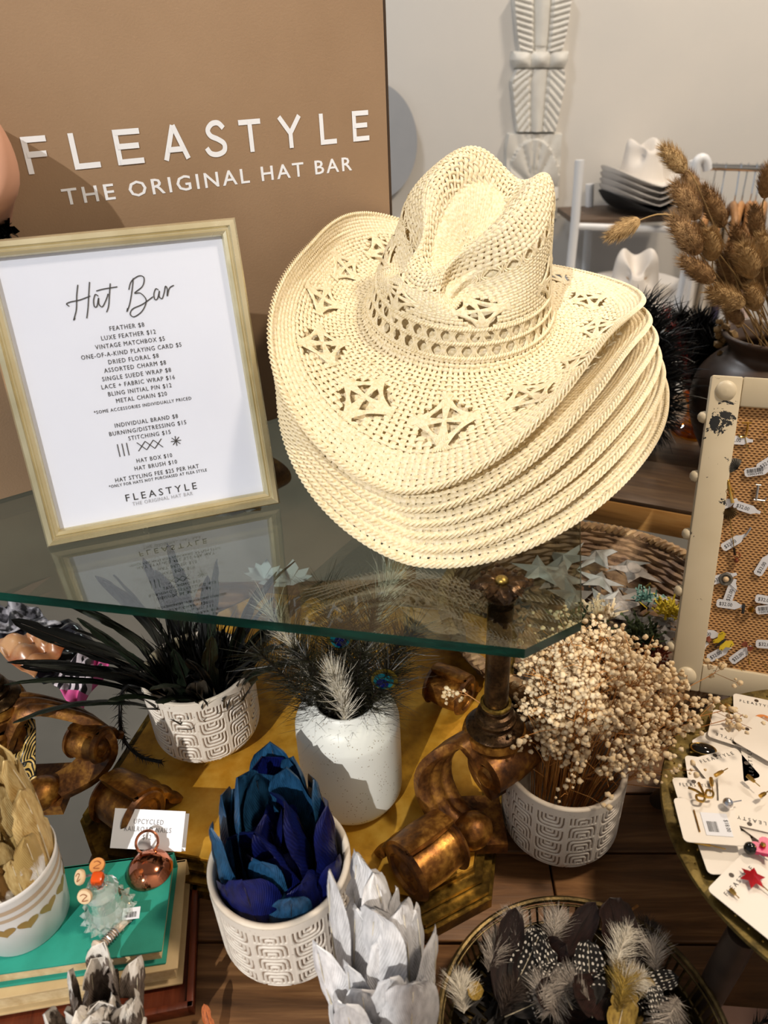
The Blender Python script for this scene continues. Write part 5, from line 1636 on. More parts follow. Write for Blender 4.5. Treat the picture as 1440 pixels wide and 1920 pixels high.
    def butterfly(o):
        for s in (-1, 1):
            w = [(s * .001, .004), (s * .005, .0105), (s * .0095, .0095), (s * .0098, .004), (s * .0065, .0005), (s * .0075, -.005), (s * .0045, -.0068), (s * .001, -.0015)]
            vs = [(x, y, .001 + abs(x) * .25) for x, y in w]; vs2 = [(x, y, z - .0006) for x, y, z in vs]; n = len(w)
            m = MB(); m.add(vs + vs2, [tuple(range(n)), tuple(range(n, 2 * n))[::-1]] + [(k, (k + 1) % n, n + (k + 1) % n, n + k) for k in range(n)]); wg = m.build('wing', M['yellow'], o, smooth=False)
            m = MB()
            for x, y in ((.0078, .0075), (.0062, -.0045), (.0086, .0055)): m.ico((s * x, y, .0012 + x * .25), .0006, 1)
            m.build('wing_spots', M['black_print'], wg)
        MB().tube([(0, .007, .0015), (0, .002, .002), (0, -.009, .0012)], [.0008, .0016, .0006], 8).build('body', M['black_print'], o)
    pin('butterfly_pin', 'yellow butterfly pin with black body on burlap', 1351, 1203, -.75, butterfly)
    def bow(o):
        for s in (-1, 1): MB().grid([[(s * .0005, -.001, .001), (s * .0005, .001, .002)], [(s * .0035, -.0035, .0015), (s * .0035, .0035, .003)], [(s * .006, -.003, .001), (s * .006, .003, .002)]]).build('loop', M['rust'], o)
        MB().ico((0, 0, .002), .0012, 1).build('knot', M['rust'], o)
    pin('bow_pin', 'rust red bow pin with gold needle at lower burlap', 1400, 1210, -.6, both(bow, needle(.020, .75, -.66)))
    pin('bow_pin', 'small pinkish bow pin above the thin price tag', 1321, 1197, .3, bow)
    pin('stick_pin', 'gold stick pin below the red bow on burlap', 1385, 1248, 0, needle(.030, .62, -.78, 'silver'))
    pin('stick_pin', 'gold stick pin at the lower right of burlap', 1428, 1240, 0, needle(.026, .72, -.69))
    pin('stick_pin', 'gold stick pin beside letter J at right edge', 1436, 812, 0, lambda o: MB().tube([(-.004, 0, .001), (.005, .003, .001)], .001, 6).build('bar', M['gold_metal'], o))
def chipped():
    t = NT('chipped_cream_paint')
    nz = t.noise(26, 6, None, .7, .4); big = t.noise(5, 2)
    f = t.math('GREATER_THAN', t.math('ADD', nz, t.math('MULTIPLY', big, .30)), .765)
    c0 = t.ramp(t.noise(8, 3), [(.3, hexc('d9ceb6')), (.7, hexc('c9bca0'))])
    c = t.mix(f, c0.outputs[0], hexc('15171a'))
    return t.done(t.pbsdf(c, .45, 0, t.bump(t.math('SUBTRACT', 1.0, f), .3, .0006)))
M['chipped'] = chipped()
def burlap():
    t = NT('burlap')
    co = t.coord(); s = t.n('ShaderNodeSeparateXYZ', {0: co})
    k = 2 * math.pi / .0027
    wob = t.math('MULTIPLY', t.noise(40, 2), 2.2)
    a = t.math('SINE', t.math('ADD', t.math('MULTIPLY', s.outputs[0], k * .5), wob)); b = t.math('SINE', t.math('ADD', t.math('MULTIPLY', s.outputs[1], k), wob))
    row = t.math('SINE', t.math('MULTIPLY', s.outputs[1], k * .5))
    h = t.math('ADD', t.math('MULTIPLY', t.math('MULTIPLY', a, row), .6), t.math('MULTIPLY', b, .4))
    hn = t.math('ADD', t.math('MULTIPLY', h, .5), .5)
    c = t.ramp(hn, [(.22, hexc('5e3f22')), (.5, hexc('a87a4a')), (.8, hexc('d2a873'))])
    return t.done(t.pbsdf(c.outputs[0], .85, 0, t.bump(hn, .7, .0012)))
M['burlap'] = burlap()
M['old_bronze'] = simple('old_bronze', '4a3a26', '8a7048', 60, .45, .4)
M['gold_metal'] = simple('gold_metal', 'b58a3c', 'd9b465', 40, .22, 1.0)
M['pewter'] = simple('pewter', '5d5b57', '7a7872', 60, .45, .4)
M['amber_bead'] = simple('brown_bead', '5a2a14', '7a3c1c', 30, .15)
M['yellow'] = simple('yellow_enamel', 'e2c52a', 'd6b81e', 30, .3)
M['rust'] = simple('rust_enamel', '8a4630', 'b06a50', 60, .35)
pin_board()

# ---------------------------------------------------------------- engraved brass tray table with carded pins
def carded_tray():
    c = Vector((.412, .418, 0)); R = .174; zt = .130
    root = empty('tray_table', c); tag(root, 'round engraved brass tray on dark turned legs, full of white cards', 'tray')
    MB().lathe([(0, zt - .008), (.128, zt - .008), (.131, zt - .006), (.133, zt - .003), (.136, zt - .002), (.163, zt - .0005), (.169, zt + .001), (.1735, zt + .0005), (.1745, zt - .002), (.172, zt - .004), (.135, zt - .007), (.128, zt - .011), (0, zt - .011)], 128).build('tray_dish', M['brass_eng'], root)
    # raised scrollwork on the rim
    m = MB(); n = 66
    for k in range(n):
        a = 2 * math.pi * k / n
        for rr, s in ((.143, 1), (.155, -1)):
            pts = []
            for q in range(9):
                t = q / 8 * 4.6; r0 = .0042 * (1 - .72 * q / 8)
                x = r0 * math.cos(t * s); y = r0 * math.sin(t * s)
                aa = a + (x + (.002 if s > 0 else -.002)) / rr; pts.append(((rr + y) * math.cos(aa), (rr + y) * math.sin(aa), zt - .0005 + (rr - .136) * .05))
            m.tube(pts, .0012, 4, ref=(0, 0, 1))
    m.build('rim_scrollwork', M['brass_bright'], root)['kind'] = 'stuff'
    m = MB()
    for k in range(170):
        a = 2 * math.pi * k / 170; m.ico((.1335 * math.cos(a), .1335 * math.sin(a), zt - .0015), .0014, 1)
        if k % 2: m.ico((.1645 * math.cos(a), .1645 * math.sin(a), zt + .0006), .0010, 1)
    m.build('rim_beading', M['brass_bright'], root)['kind'] = 'stuff'
    top = at_z(1392, 1752, zt - .012) ; bot = at_z(1312, 1900, .0)
    for dx, (t, b) in enumerate(((top, bot), (c + Vector((.10, .06, zt - .012)), c + Vector((.14, .10, 0))), (c + Vector((-.09, .10, zt - .012)), c + Vector((-.120, .14, 0))), (c + Vector((.05, -.12, zt - .012)), c + Vector((.07, -.17, 0))))):
        t = t - c; b = b - c
        MB().tube([t, t.lerp(b, .3), t.lerp(b, .7), b], [.0115, .0120, .0115, .0105], 16).build('leg', M['dark_leg'], root)
    # cards
    def card(w, h, u, v, deg, lift, label, txt=True, slot=True, code=False, tilt=(0, 0)):
        p = at_z(u, v, zt + .001 + lift); w *= .83; h *= .83
        cc = .004; poly = []
        for (sx, sy) in ((1, 1), (-1, 1), (-1, -1), (1, -1)):
            for q in range(4):
                a0 = {(1, 1): 0, (-1, 1): 90, (-1, -1): 180, (1, -1): 270}[(sx, sy)] + 30 * q
                poly.append((sx * (w / 2 - cc) + cc * math.cos(math.radians(a0)), sy * (h / 2 - cc) + cc * math.sin(math.radians(a0))))
        o = link('backing_card', MB().prism(poly, -.0003, .0003).mesh('backing_card', M['card_white'], False), None, p, (tilt[0], tilt[1], math.radians(deg)))
        tag(o, label, 'card', 'pin cards on the brass tray')
        if txt: flat_text("FLEASTYLE", .0052, M['black_print'], 'brand_lettering', o, Matrix.Translation((0, h * .30, .0005)), 'CENTER', 1.6, .00005, 0, w * .72)
        if slot:
            MB().lathe([(0, .0005), (.0021, .0005), (.0021, .0003)], 14).build('punched_hole', M['card_dark'], o, loc=(0, h * .42, 0))
        if code:
            s = MB().box((.006, -.003, .0006), (.022, .023, .0003)).build('price_sticker', M['paper'], o)
            b = MB(); barcode(b, -.002, -.011, .0085, .0105, .0009, 5); b.build('barcode', M['black_print'], s, smooth=False)
            flat_text("$18.00", .005, M['black_print'], 'price_lettering', s, Matrix.Translation((.013, -.004, .0009)) @ Matrix.Rotation(-math.pi / 2, 4, 'Z'), 'CENTER', 1.0, .00005, 0, .012)
            MB().tube([(-.010, .010, .001), (-.010, -.012, .001)], .0007, 5).build('pin_slot', M['gold_metal'], o)
        return o
    card(.054, .070, 1420, 1345, -22, .002, 'card with heart charm at the back of the tray')
    card(.052, .060, 1362, 1405, 28, .004, 'blank card under the upside down lettered one', False, False)
    card(.060, .050, 1382, 1370, 150, .008, 'card lying upside down near the back rim', True, True)
    card(.060, .045, 1360, 1440, 14, .006, 'card with black oval pin at left of tray')
    card(.060, .045, 1340, 1452, -14, .003, 'half hidden card at the tray left', False, False)
    card(.046, .058, 1312, 1500, -6, .007, 'card at far left under the gold bow')
    card(.058, .062, 1402, 1508, 160, .010, 'card with silver ball pin in the middle of the tray')
    card(.060, .054, 1328, 1540, -8, .015, 'front left card with white barcode price sticker', False, False, True)
    card(.056, .050, 1366, 1598, -4, .006, 'card by the black bead pin at tray front')
    card(.058, .048, 1432, 1385, 40, .011, 'card at right edge below the heart charm', False)
    card(.060, .054, 1440, 1440, 70, .006, 'card at right edge in the middle of pile', True)
    card(.056, .060, 1445, 1545, 35, .008, 'card at right edge above the pink pin', False)
    card(.064, .082, 1434, 1690, 36, .008, 'large card at the tray front with red star pin')
    card(.050, .050, 1425, 1625, 30, .003, 'card behind the red star pin', False)
    # pins on the cards
    def at(u, v, lift): return at_z(u, v, zt + lift)
    def piece(name, label, loc, cat, f, rot=(0, 0, 0)):
        o = empty(name, loc, rot); tag(o, label, cat); f(o)
    def gbow(o):
        for s in (-1, 1):
            MB().tube(smooth_path([(0, 0, 0), (s * .006, .004, .001), (s * .009, 0, .001), (s * .005, -.003, 0), (0, 0, 0)], 4), .0011, 6).build('loop', M['gold_metal'], o); MB().tube(smooth_path([(0, 0, 0), (s * .003, .008, .001), (s * .006, .014, 0)], 4), .0012, 6).build('ribbon_tail', M['gold_metal'], o)
        MB().ico((0, 0, .001), .0020, 1).build('knot', M['gold_metal'], o)
    piece('bow_pin', 'gold ribbon bow pin on the left cards', at(1322, 1494, .022), 'pin', gbow, (0, 0, .4))
    def oval(o):
        MB().lathe([(0, .002), (.007, .0018), (.009, .0005), (.0092, -.0005)], 28).build('oval_stone', M['black_gloss'], o); MB().tube([(.0095 * math.cos(t), .0095 * math.sin(t), 0) for t in [2 * math.pi * k / 24 for k in range(25)]], .0008, 6, caps=False).build('oval_rim', M['gold_metal'], o)
        o.scale = (1.2, .75, 1)
    piece('oval_pin', 'black oval pin with gold rim at tray left', at(1319, 1404, .006), 'pin', oval, (0, 0, -.3))
    def ball(mat, r):
        def f(o): MB().ico((0, 0, r), r, 3).build('bead', M[mat], o); MB().tube([(0, 0, r), (.014, .004, r * .4)], .0006, 5).build('needle', M['silver'], o)
        return f
    piece('bead_pin', 'silver ball pin on the middle card', at(1363, 1512, .018), 'pin', ball('silver', .0045)); piece('bead_pin', 'glossy black bead pin at the tray front', at(1404, 1598, .009), 'pin', ball('black_gloss', .0052), (0, 0, -1))
    def redstar(o):
        m = MB(); vs = [(0, 0, .0045)]
        for k in range(12):
            a = k * math.pi / 6; r = .0105 if k % 2 == 0 else .0055; vs.append((r * math.cos(a), r * math.sin(a), .0005 if k % 2 == 0 else .0018))
        m.add(vs, [(0, k + 1, (k + 1) % 12 + 1) for k in range(12)] + [tuple(range(1, 13))[::-1]]); m.build('star_facets', M['red_gem'], o, smooth=False)
        MB().tube([(.004, -.006, .001), (.010, -.016, 0)], .0005, 5).build('needle', M['gold_metal'], o)
    piece('star_pin', 'red faceted star pin on the front card', at(1411, 1647, .012), 'pin', redstar)
    def heart(o):
        P = []
        for q in range(24):
            tt = 2 * math.pi * q / 24; P.append((16 * math.sin(tt) ** 3 / 17 * .011, (13 * math.cos(tt) - 5 * math.cos(2 * tt) - 2 * math.cos(3 * tt) - math.cos(4 * tt)) / 17 * .010))
        MB().prism(P, 0, .004).build('heart_body', M['pink_enamel'], o, smooth=False); MB().ico((0, 0, .005), .0028, 1).build('gold_knob', M['gold_metal'], o)
    piece('heart_pin', 'magenta heart shaped pin with gold knot on tray', at(1428, 1592, .012), 'pin', heart, (0, 0, .4))
    def badge(o):
        MB().lathe([(0, .0012), (.008, .0012), (.009, 0)], 24).build('badge_face', M['orange_enamel'], o); MB().ico((0, 0, .002), .004, 1, sc=(1.2, 1, .6)).build('clear_stone', M['crystal'], o, smooth=False)
    piece('charm_pin', 'orange rimmed charm with clear stone on the back card', at(1432, 1352, .006), 'pin', badge)
    for i, (u, v, du, dv, lab) in enumerate(((1364, 1322, 9, 5, 'gold safety bar at the back rim of tray'), (1348, 1450, 14, -8, 'gold stick pin on the left lettered card'), (1334, 1466, 2, 14, 'gold cylinder pin standing by the left cards'), (1312, 1580, 40, 10, 'gold stick pin below the barcode card'), (1374, 1672, 10, 10, 'gold hinge pin at the front of the tray'), (1408, 1460, 14, 12, 'gold clasp pin in the middle of the tray'), (1430, 1490, 10, -6, 'square gold clasp at the right of tray'))):
        a = at(u - du / 2, v - dv / 2, .020 if i in (1, 5, 6) else .012); b = at(u + du / 2, v + dv / 2, .020 if i in (1, 5, 6) else .012)
        o = MB().tube([(0, 0, 0), (b - a) * .5, b - a], [.0018, .0020, .0014], 8).build('stick_pin', M['gold_metal'], loc=a); tag(o, lab, 'pin')
        MB().tube([b - a, (b - a) * 1.7], .0005, 5).build('needle', M['gold_metal'], o)
M['brass_eng'] = gold('engraved_brass', '3b3216', '6a5a2e', '857340', .5, 70, .7)
M['dark_leg'] = simple('dark_turned_wood', '2a211d', '3a2f29', 30, .45)
M['card_white'] = simple('soft_white_card', 'e6e0d8', 'e0d9d0', 8, .55)
M['black_gloss'] = simple('black_gloss', '060606', rough=.08)
M['red_gem'] = simple('red_gem', '8a0c14', 'b0202a', 40, .12)
M['pink_enamel'] = simple('magenta_enamel', 'c01858', 'd42a6c', 20, .25)
M['orange_enamel'] = simple('orange_enamel', 'd98a4a', 'c9763a', 20, .35)
carded_tray()

# ---------------------------------------------------------------- pierced brass tray of spotted feathers
def pierced_tray():
    c = Vector((.139, .303, 0)); R = .1155
    root = empty('pierced_tray', c); tag(root, 'round pierced gallery brass tray of spotted feathers in front', 'tray')
    MB().lathe([(0, .012), (.085, .012), (.097, .014), (.103, .022), (.106, .030), (.1075, .030), (.1045, .018), (.098, .010), (.085, .008), (0, .008)], 96).build('dish', M['brass_dark'], root)
    m = MB()
    for k in range(96):
        a = 2 * math.pi * k / 96
        m.tube([(.1058 * math.cos(a), .1058 * math.sin(a), .029), (.1125 * math.cos(a), .1125 * math.sin(a), .047)], .0012, 5)
    m.build('gallery_bars', M['brass_dull'], root)['kind'] = 'stuff'
    for r0, z, t in ((.1062, .029, .0014), (.1145, .0515, .0028), (.1118, .0465, .0011)):
        MB().tube([(r0 * math.cos(2 * math.pi * k / 96), r0 * math.sin(2 * math.pi * k / 96), z) for k in range(97)], t, 8, caps=False, ref=(0, 0, 1)).build('gallery_rim', M['brass_dull'], root)
    m = MB()
    for k in range(72):
        a = 2 * math.pi * k / 72; m.tube([(.078 * math.cos(a), .078 * math.sin(a), .0125), (.100 * math.cos(a), .100 * math.sin(a), .0185)], .0018, 4)
    m.build('fluting', M['brass_dull'], root)['kind'] = 'stuff'
    for k in range(3):
        a = 2 * math.pi * k / 3; MB().ico((0, 0, 0), .006, 2).build('foot', M['brass'], root, loc=(.08 * math.cos(a), .08 * math.sin(a), .005))
    r = random.Random(17)
    kg = make_kind([M['fe_guinea']], .060, .022, .5, .3, M['quill'], 4, 200, tipw=.55)
    km = make_kind([M['fe_maroon']], .095, .034, .8, .4, M['quill_dark'], 3, 210)
    ky = make_kind([M['fe_yellow']], .050, .022, .5, .4, M['quill'], 2, 220)
    def flat(kind, name, u, v, deg, z, label, sc=1.0, tilt=.25):
        z -= .010; v += max(0, 1840 - v) * .35; p = at_z(u, v, z); d = at_z(u + 20 * math.cos(math.radians(deg)), v - 20 * math.sin(math.radians(deg)), z) - p; d.normalize(); d.z = tilt * .3
        return put_feather(kind, name, p - d * .03 * sc, d, Vector((0, 0, 1)) + Vector((0, -.3, 0)), label, 'feathers in the pierced tray', sc)
    sp = [(1010, 1770, 100, 'spotted feather standing near the tray back'), (985, 1800, 60, 'spotted feather lying left of the tallest one'), (1035, 1815, 120, 'spotted feather crossing the tray middle'), (1000, 1885, 20, 'spotted feather low in the tray left'), (1090, 1790, -40, 'curved spotted feather at the tray back right'),
          (1105, 1835, 95, 'spotted feather in the tray middle under down'), (1205, 1852, 15, 'thin spotted feather at the tray right'), (1215, 1880, -50, 'spotted feather beside the ochre one'), (1240, 1905, 110, 'yellow toned spotted feather at the front right'), (1060, 1850, 150, 'spotted feather under the dark brown plume')]
    for i, (u, v, dg, lab) in enumerate(sp): flat(kg[i % 4], 'guinea_feather', u, v, dg, .050 + .003 * (i % 3), lab, r.uniform(.8, 1.05))
    for i, (u, v, dg, lab) in enumerate(((1090, 1895, 165, 'large dark brown plume across the tray front'), (1180, 1790, 120, 'dark brown plume leaning on the tray right wall'), (940, 1850, 80, 'dark brown plume at the tray left'), (980, 1830, 30, 'dark brown plume in the tray centre left'), (1130, 1870, 200, 'dark brown plume under the white down'), (1050, 1800, 60, 'dark brown plume behind the spotted feathers'))):
        flat(km[i % 3], 'brown_plume', u, v, dg, .042 + .004 * (i % 3), lab, .85)
    for i, (u, v, dg, lab) in enumerate(((1165, 1890, 80, 'ochre feather at the tray front'), (888, 1865, 250, 'small yellow feather at the tray left rim'), (1212, 1850, 60, 'small yellow feather at the tray right'))):
        flat(ky[i % 2], 'ochre_feather', u, v, dg, .058, lab, (1.0, .5, .45)[i])
    def down(u, v, z, deg, L, mat, label, sd, n=190, bl=.019):
        z -= .006; v += max(0, 1840 - v) * .3; L *= .85; p = at_z(u, v, z); d = at_z(u + 20 * math.cos(math.radians(deg)), v - 20 * math.sin(math.radians(deg)), z) - p; d.normalize(); d.z = .12
        P = [Vector((0, 0, 0)), d * L * .5 + Vector((0, 0, .006)), d * L]
        P = smooth_path(P, 5); m = MB(); m.tube(P, .0006, 4); wispy(m, P, n, bl, .75, .05, .00030, sd, .55, start=.02, seg=3, up=(0, 0, 1))
        wispy(m, P, n // 2, bl * .8, .75, -.5, .00030, sd + 1, .55, start=.02, seg=3)
        o = m.build('down_feather', M[mat], loc=p); tag(o, label, 'feather', 'down feathers in the pierced tray')
    for a in ((968, 1760, .056, 95, .040, 'fluff_grey', 'grey down feather by the left back rim', 1), (1035, 1745, .058, 80, .036, 'fluff_grey', 'grey down feather at the tray back', 2), (915, 1815, .052, 70, .040, 'fluff_grey', 'grey down feather at the left of the tray', 3), (1045, 1830, .054, 260, .036, 'fluff_grey', 'brownish down below the crossing spotted feather', 4),
              (1150, 1815, .058, 70, .050, 'fluff_white', 'whitish down plume at the tray right', 5), (1145, 1860, .058, 20, .036, 'fluff_white', 'white down tuft in the tray middle', 6), (1270, 1870, .056, 250, .050, 'fluff_grey', 'grey down plume at the right inside of tray', 7), (1105, 1875, .058, 150, .034, 'fluff_grey', 'silvery down above the dark brown plume', 8),
              (870, 1900, .052, 100, .034, 'fluff_white', 'white down tuft at the lower left rim', 9), (940, 1905, .050, 60, .034, 'fluff_dark', 'dark frizzy down at the tray front left', 10), (1020, 1905, .054, 90, .036, 'fluff_grey', 'grey frizzy down at the tray front', 11), (1160, 1895, .060, 80, .040, 'fluff_yellow', 'ochre down at the tray front right', 12), (1190, 1760, .050, 60, .036, 'fluff_dark', 'dark down by the right back rim', 13), (1230, 1815, .052, 100, .036, 'fluff_grey', 'pale grey down at the tray right wall', 14)):
        down(*a)
    m = MB(); rr = random.Random(3)
    for k in range(700):
        a = rr.uniform(0, 6.28); q = math.sqrt(rr.random()) * .092
        cpt = Vector((q * math.cos(a), q * math.sin(a), rr.uniform(.016, .036))); d = Vector((rr.uniform(-1, 1), rr.uniform(-1, 1), rr.uniform(0, .5))).normalized() * .016; s = d.cross(Z3).normalized() * .003
        m.add([cpt - s, cpt + s, cpt + d], [(0, 1, 2)])
    o = m.build('feather_bed', M['fluff_bed'], loc=c); tag(o, 'dark layer of small feathers filling the pierced tray', 'feathers', None, 'stuff')
    # stick lying behind the tray
    a, b = at_z(1152, 1728, .012), at_z(1196, 1698, .012)
    o = MB().tube([(0, 0, 0), (b - a)], .0013, 6).build('wooden_stick', M['straw_stem'], loc=a); tag(o, 'thin straw stick sticking out behind the pierced tray', 'stick')
M['brass_dull'] = gold('dull_brass', '2c2414', '5a4c2e', '7d6b45', .38, 60, .8)
M['brass_dark'] = gold('dark_brass', '1f180c', '4a3c1e', '77663a', .32, 60, .9)
M['fluff_bed'] = simple('dark_feather_bed', '060505', '17110f', 60, .6)
pierced_tray()

# ---------------------------------------------------------------- back table, jar of bunny tails, black feathers
TB = Vector((.168, -.085, 0)).normalized(); TBn = Vector((-TB.y, TB.x, 0)); Z_T = .05
def back_table():
    o = at_z(1310, 962, Z_T); root = empty('wooden_table', o); root.rotation_euler = (0, 0, math.atan2(TB.y, TB.x))
    tag(root, 'dark topped wooden table with honey edge behind the basket', 'table')
    y = .0
    for k, w in enumerate((.17, .19, .18)):
        MB().box((-.18, y + w / 2, -.004), (.9, w - .002, .008), bev=.001).build('plank', M['back_wood_top'], root); y += w
    MB().box((-.18, .012, -.032), (.9, .024, .048), bev=.002).build('front_edge', M['back_wood_edge'], root)
    MB().box((-.18, .536, -.032), (.9, .012, .048)).build('back_rail', M['back_wood_edge'], root)
    for x in (-.58, .22):
        for yy in (.04, .50): MB().box((x, yy, -.42), (.05, .05, .74)).build('leg', M['back_wood_edge'], root)
back_table()
def fluffy(name, mat): return mat
M['bunny'] = simple('bunny_tail', '7a5c3a', 'a68459', 90, .8)
M['bunny_pale'] = simple('pale_bunny_tail', '977a4f', 'b89a6c', 90, .8)
M['bunny_stem'] = simple('bunny_stem', '7a5f38', '9c7f50', 60, .6)
M['jar'] = simple('brown_pottery', '33261e', '4d3c30', 12, .4, bump=.15, bscale=60)
def bunny_jar():
    JC = Vector((.70, 1.27, Z_T))
    pr = [(0, 0), (.075, 0), (.088, .01), (.118, .07), (.128, .12), (.122, .165), (.100, .195), (.082, .208), (.078, .218), (.086, .232), (.094, .240), (.094, .246), (.086, .245), (.074, .225), (.074, .21), (.11, .16), (.11, .05), (0, .02)]
    o = MB().lathe([(max(q.x, 0), q.y) for q in smooth_path([(a, b, 0) for a, b in pr], 3)], 64).build('pottery_jar', M['jar'], loc=JC); tag(o, 'dark brown pottery jar of bunny tail grass behind the board', 'jar')
    # a handful of fluffy head shapes
    rs = np.random.RandomState(6)
    def head_mesh(L, R, seed, mat):
        rr = random.Random(seed); m = MB()
        prof = [(0, 0), (R * .55, L * .06), (R * .9, L * .22), (R, L * .42), (R * .86, L * .68), (R * .5, L * .9), (0, L)]
        m.lathe([(max(q.x, 0), q.y) for q in smooth_path([(a, b, 0) for a, b in prof], 2)], 12)
        for k in range(900):
            f = rr.random() ** .8; a = rr.uniform(0, 6.283)
            rad = np.interp(f * L, [p[1] for p in prof], [p[0] for p in prof])
            p = Vector((rad * math.cos(a), rad * math.sin(a), f * L)); d = Vector((math.cos(a) * .6, math.sin(a) * .6, 1.1)).normalized() * rr.uniform(.009, .019)
            d += Vector((rr.gauss(0, .002), rr.gauss(0, .002), rr.gauss(0, .001)))
            s = d.cross(Vector((rr.uniform(-1, 1), rr.uniform(-1, 1), 1))).normalized() * .00045
            m.add([p - s, p + s, p + d], [(0, 1, 2)])
        return m.mesh('fluffy_head', M[mat])
    hm = [head_mesh(.075, .0150, 1, 'bunny'), head_mesh(.085, .0148, 2, 'bunny'), head_mesh(.062, .0160, 3, 'bunny_pale'), head_mesh(.07, .0138, 4, 'bunny_pale')]
    # tip pixel, base pixel, depth, kind
    T = [((1243, 276), (1285, 322), 1.20, 3), ((1283, 318), (1312, 365), 1.24, 1), ((1266, 345), (1310, 410), 1.20, 0), ((1318, 352), (1358, 425), 1.26, 1), ((1262, 408), (1312, 475), 1.16, 0), ((1302, 420), (1330, 470), 1.28, 0), ((1330, 432), (1337, 488), 1.17, 2), ((1278, 484), (1338, 528), 1.15, 1),
         ((1330, 545), (1395, 572), 1.14, 3), ((1378, 425), (1402, 480), 1.26, 0), ((1366, 462), (1398, 500), 1.22, 0), ((1395, 460), (1412, 520), 1.15, 2), ((1412, 388), (1422, 445), 1.22, 0), ((1352, 480), (1372, 530), 1.25, 0), ((1370, 490), (1405, 540), 1.27, 0), ((1430, 440), (1432, 500), 1.2, 2), ((1405, 535), (1420, 580), 1.15, 2), ((1360, 575), (1392, 605), 1.17, 0),
         ((1440, 310), (1434, 372), 1.2, 0), ((1436, 470), (1428, 540), 1.25, 2), ((1350, 520), (1385, 560), 1.26, 0), ((1140, 445), (1200, 412), 1.15, 3), ((1420, 500), (1425, 560), 1.24, 0), ((1455, 430), (1450, 500), 1.22, 0), ((1460, 520), (1450, 575), 1.2, 0)]
    labs = ['topmost pale bunny tail leaning far left', 'bunny tail just below the topmost pale one', 'brown bunny tail beside the white hats', 'long bunny tail in front of the hanger rail', 'bunny tail at left of the bunch by the shelf', 'bunny tail hidden in the middle left of the bunch', 'round pale bunny tail hanging in the middle left', 'lowest left brown bunny tail pointing left', 'pale bunny tail lying nearly level above the jar', 'brown bunny tail over the wooden hangers', 'bunny tail right of the white garment', 'pale upright bunny tail in the bunch centre', 'upright bunny tail in front of the hangers', 'small bunny tail deep in the bunch', 'slim bunny tail below the bunch centre', 'pale bunny tail at the right edge', 'round pale bunny tail above the jar mouth', 'brown bunny tail drooping over the jar rim', 'bunny tail high at the right edge', 'pale bunny tail low at the right edge', 'bunny tail behind the level pale one', 'lone pale bunny tail bending left before the shelf', 'bunny tail tucked in the right centre', 'bunny tail just past the right edge', 'bunny tail right above the jar mouth']
    mouth = JC + Vector((0, 0, .235))
    r = random.Random(4)
    for i, (t, b, y, k) in enumerate(T):
        bp = at_y(b[0], b[1], y); tp = at_y(t[0], t[1], y - .012)
        root = empty('bunny_tail_grass', bp); tag(root, labs[i], 'grass', 'bunny tail grasses in the jar')
        d = tp - bp; L = d.length
        h = link('fluffy_head', hm[k], root); s = L / (.075, .085, .062, .07)[k]
        h.rotation_euler = d.to_track_quat('Z', 'Y').to_euler(); h.scale = (min(1.05, max(.62, s)) , min(1.05, max(.62, s)), s)
        m0 = mouth + Vector((r.uniform(-.05, .03), r.uniform(-.05, .02), -.03))
        if i == 21: mid = [bp + Vector((.035, 0, .006)), bp + Vector((.09, .01, -.02)), bp.lerp(m0, .6) + Vector((.02, 0, .03))]
        else: mid = [bp - d.normalized() * .03, bp.lerp(m0, .5) - d.normalized() * .02]
        P = smooth_path([bp + d * .05] + mid + [m0], 4)
        MB().tube([p - bp for p in P], .0011, 5).build('stem', M['bunny_stem'], root)
    # dried brown buds by the jar
    m = MB()
    for k in range(26):
        p = at_y(r.uniform(1345, 1385), r.uniform(600, 665), 1.3); m.ico(tuple(p), r.uniform(.004, .008), 1, jit=.3)
    m.tube([at_y(1362, 590, 1.3), at_y(1375, 690, 1.32)], .002, 5)
    o = m.build('dried_buds', M['bunny_stem']); tag(o, 'sprig of dried brown buds left of the pottery jar', 'sprig')
bunny_jar()
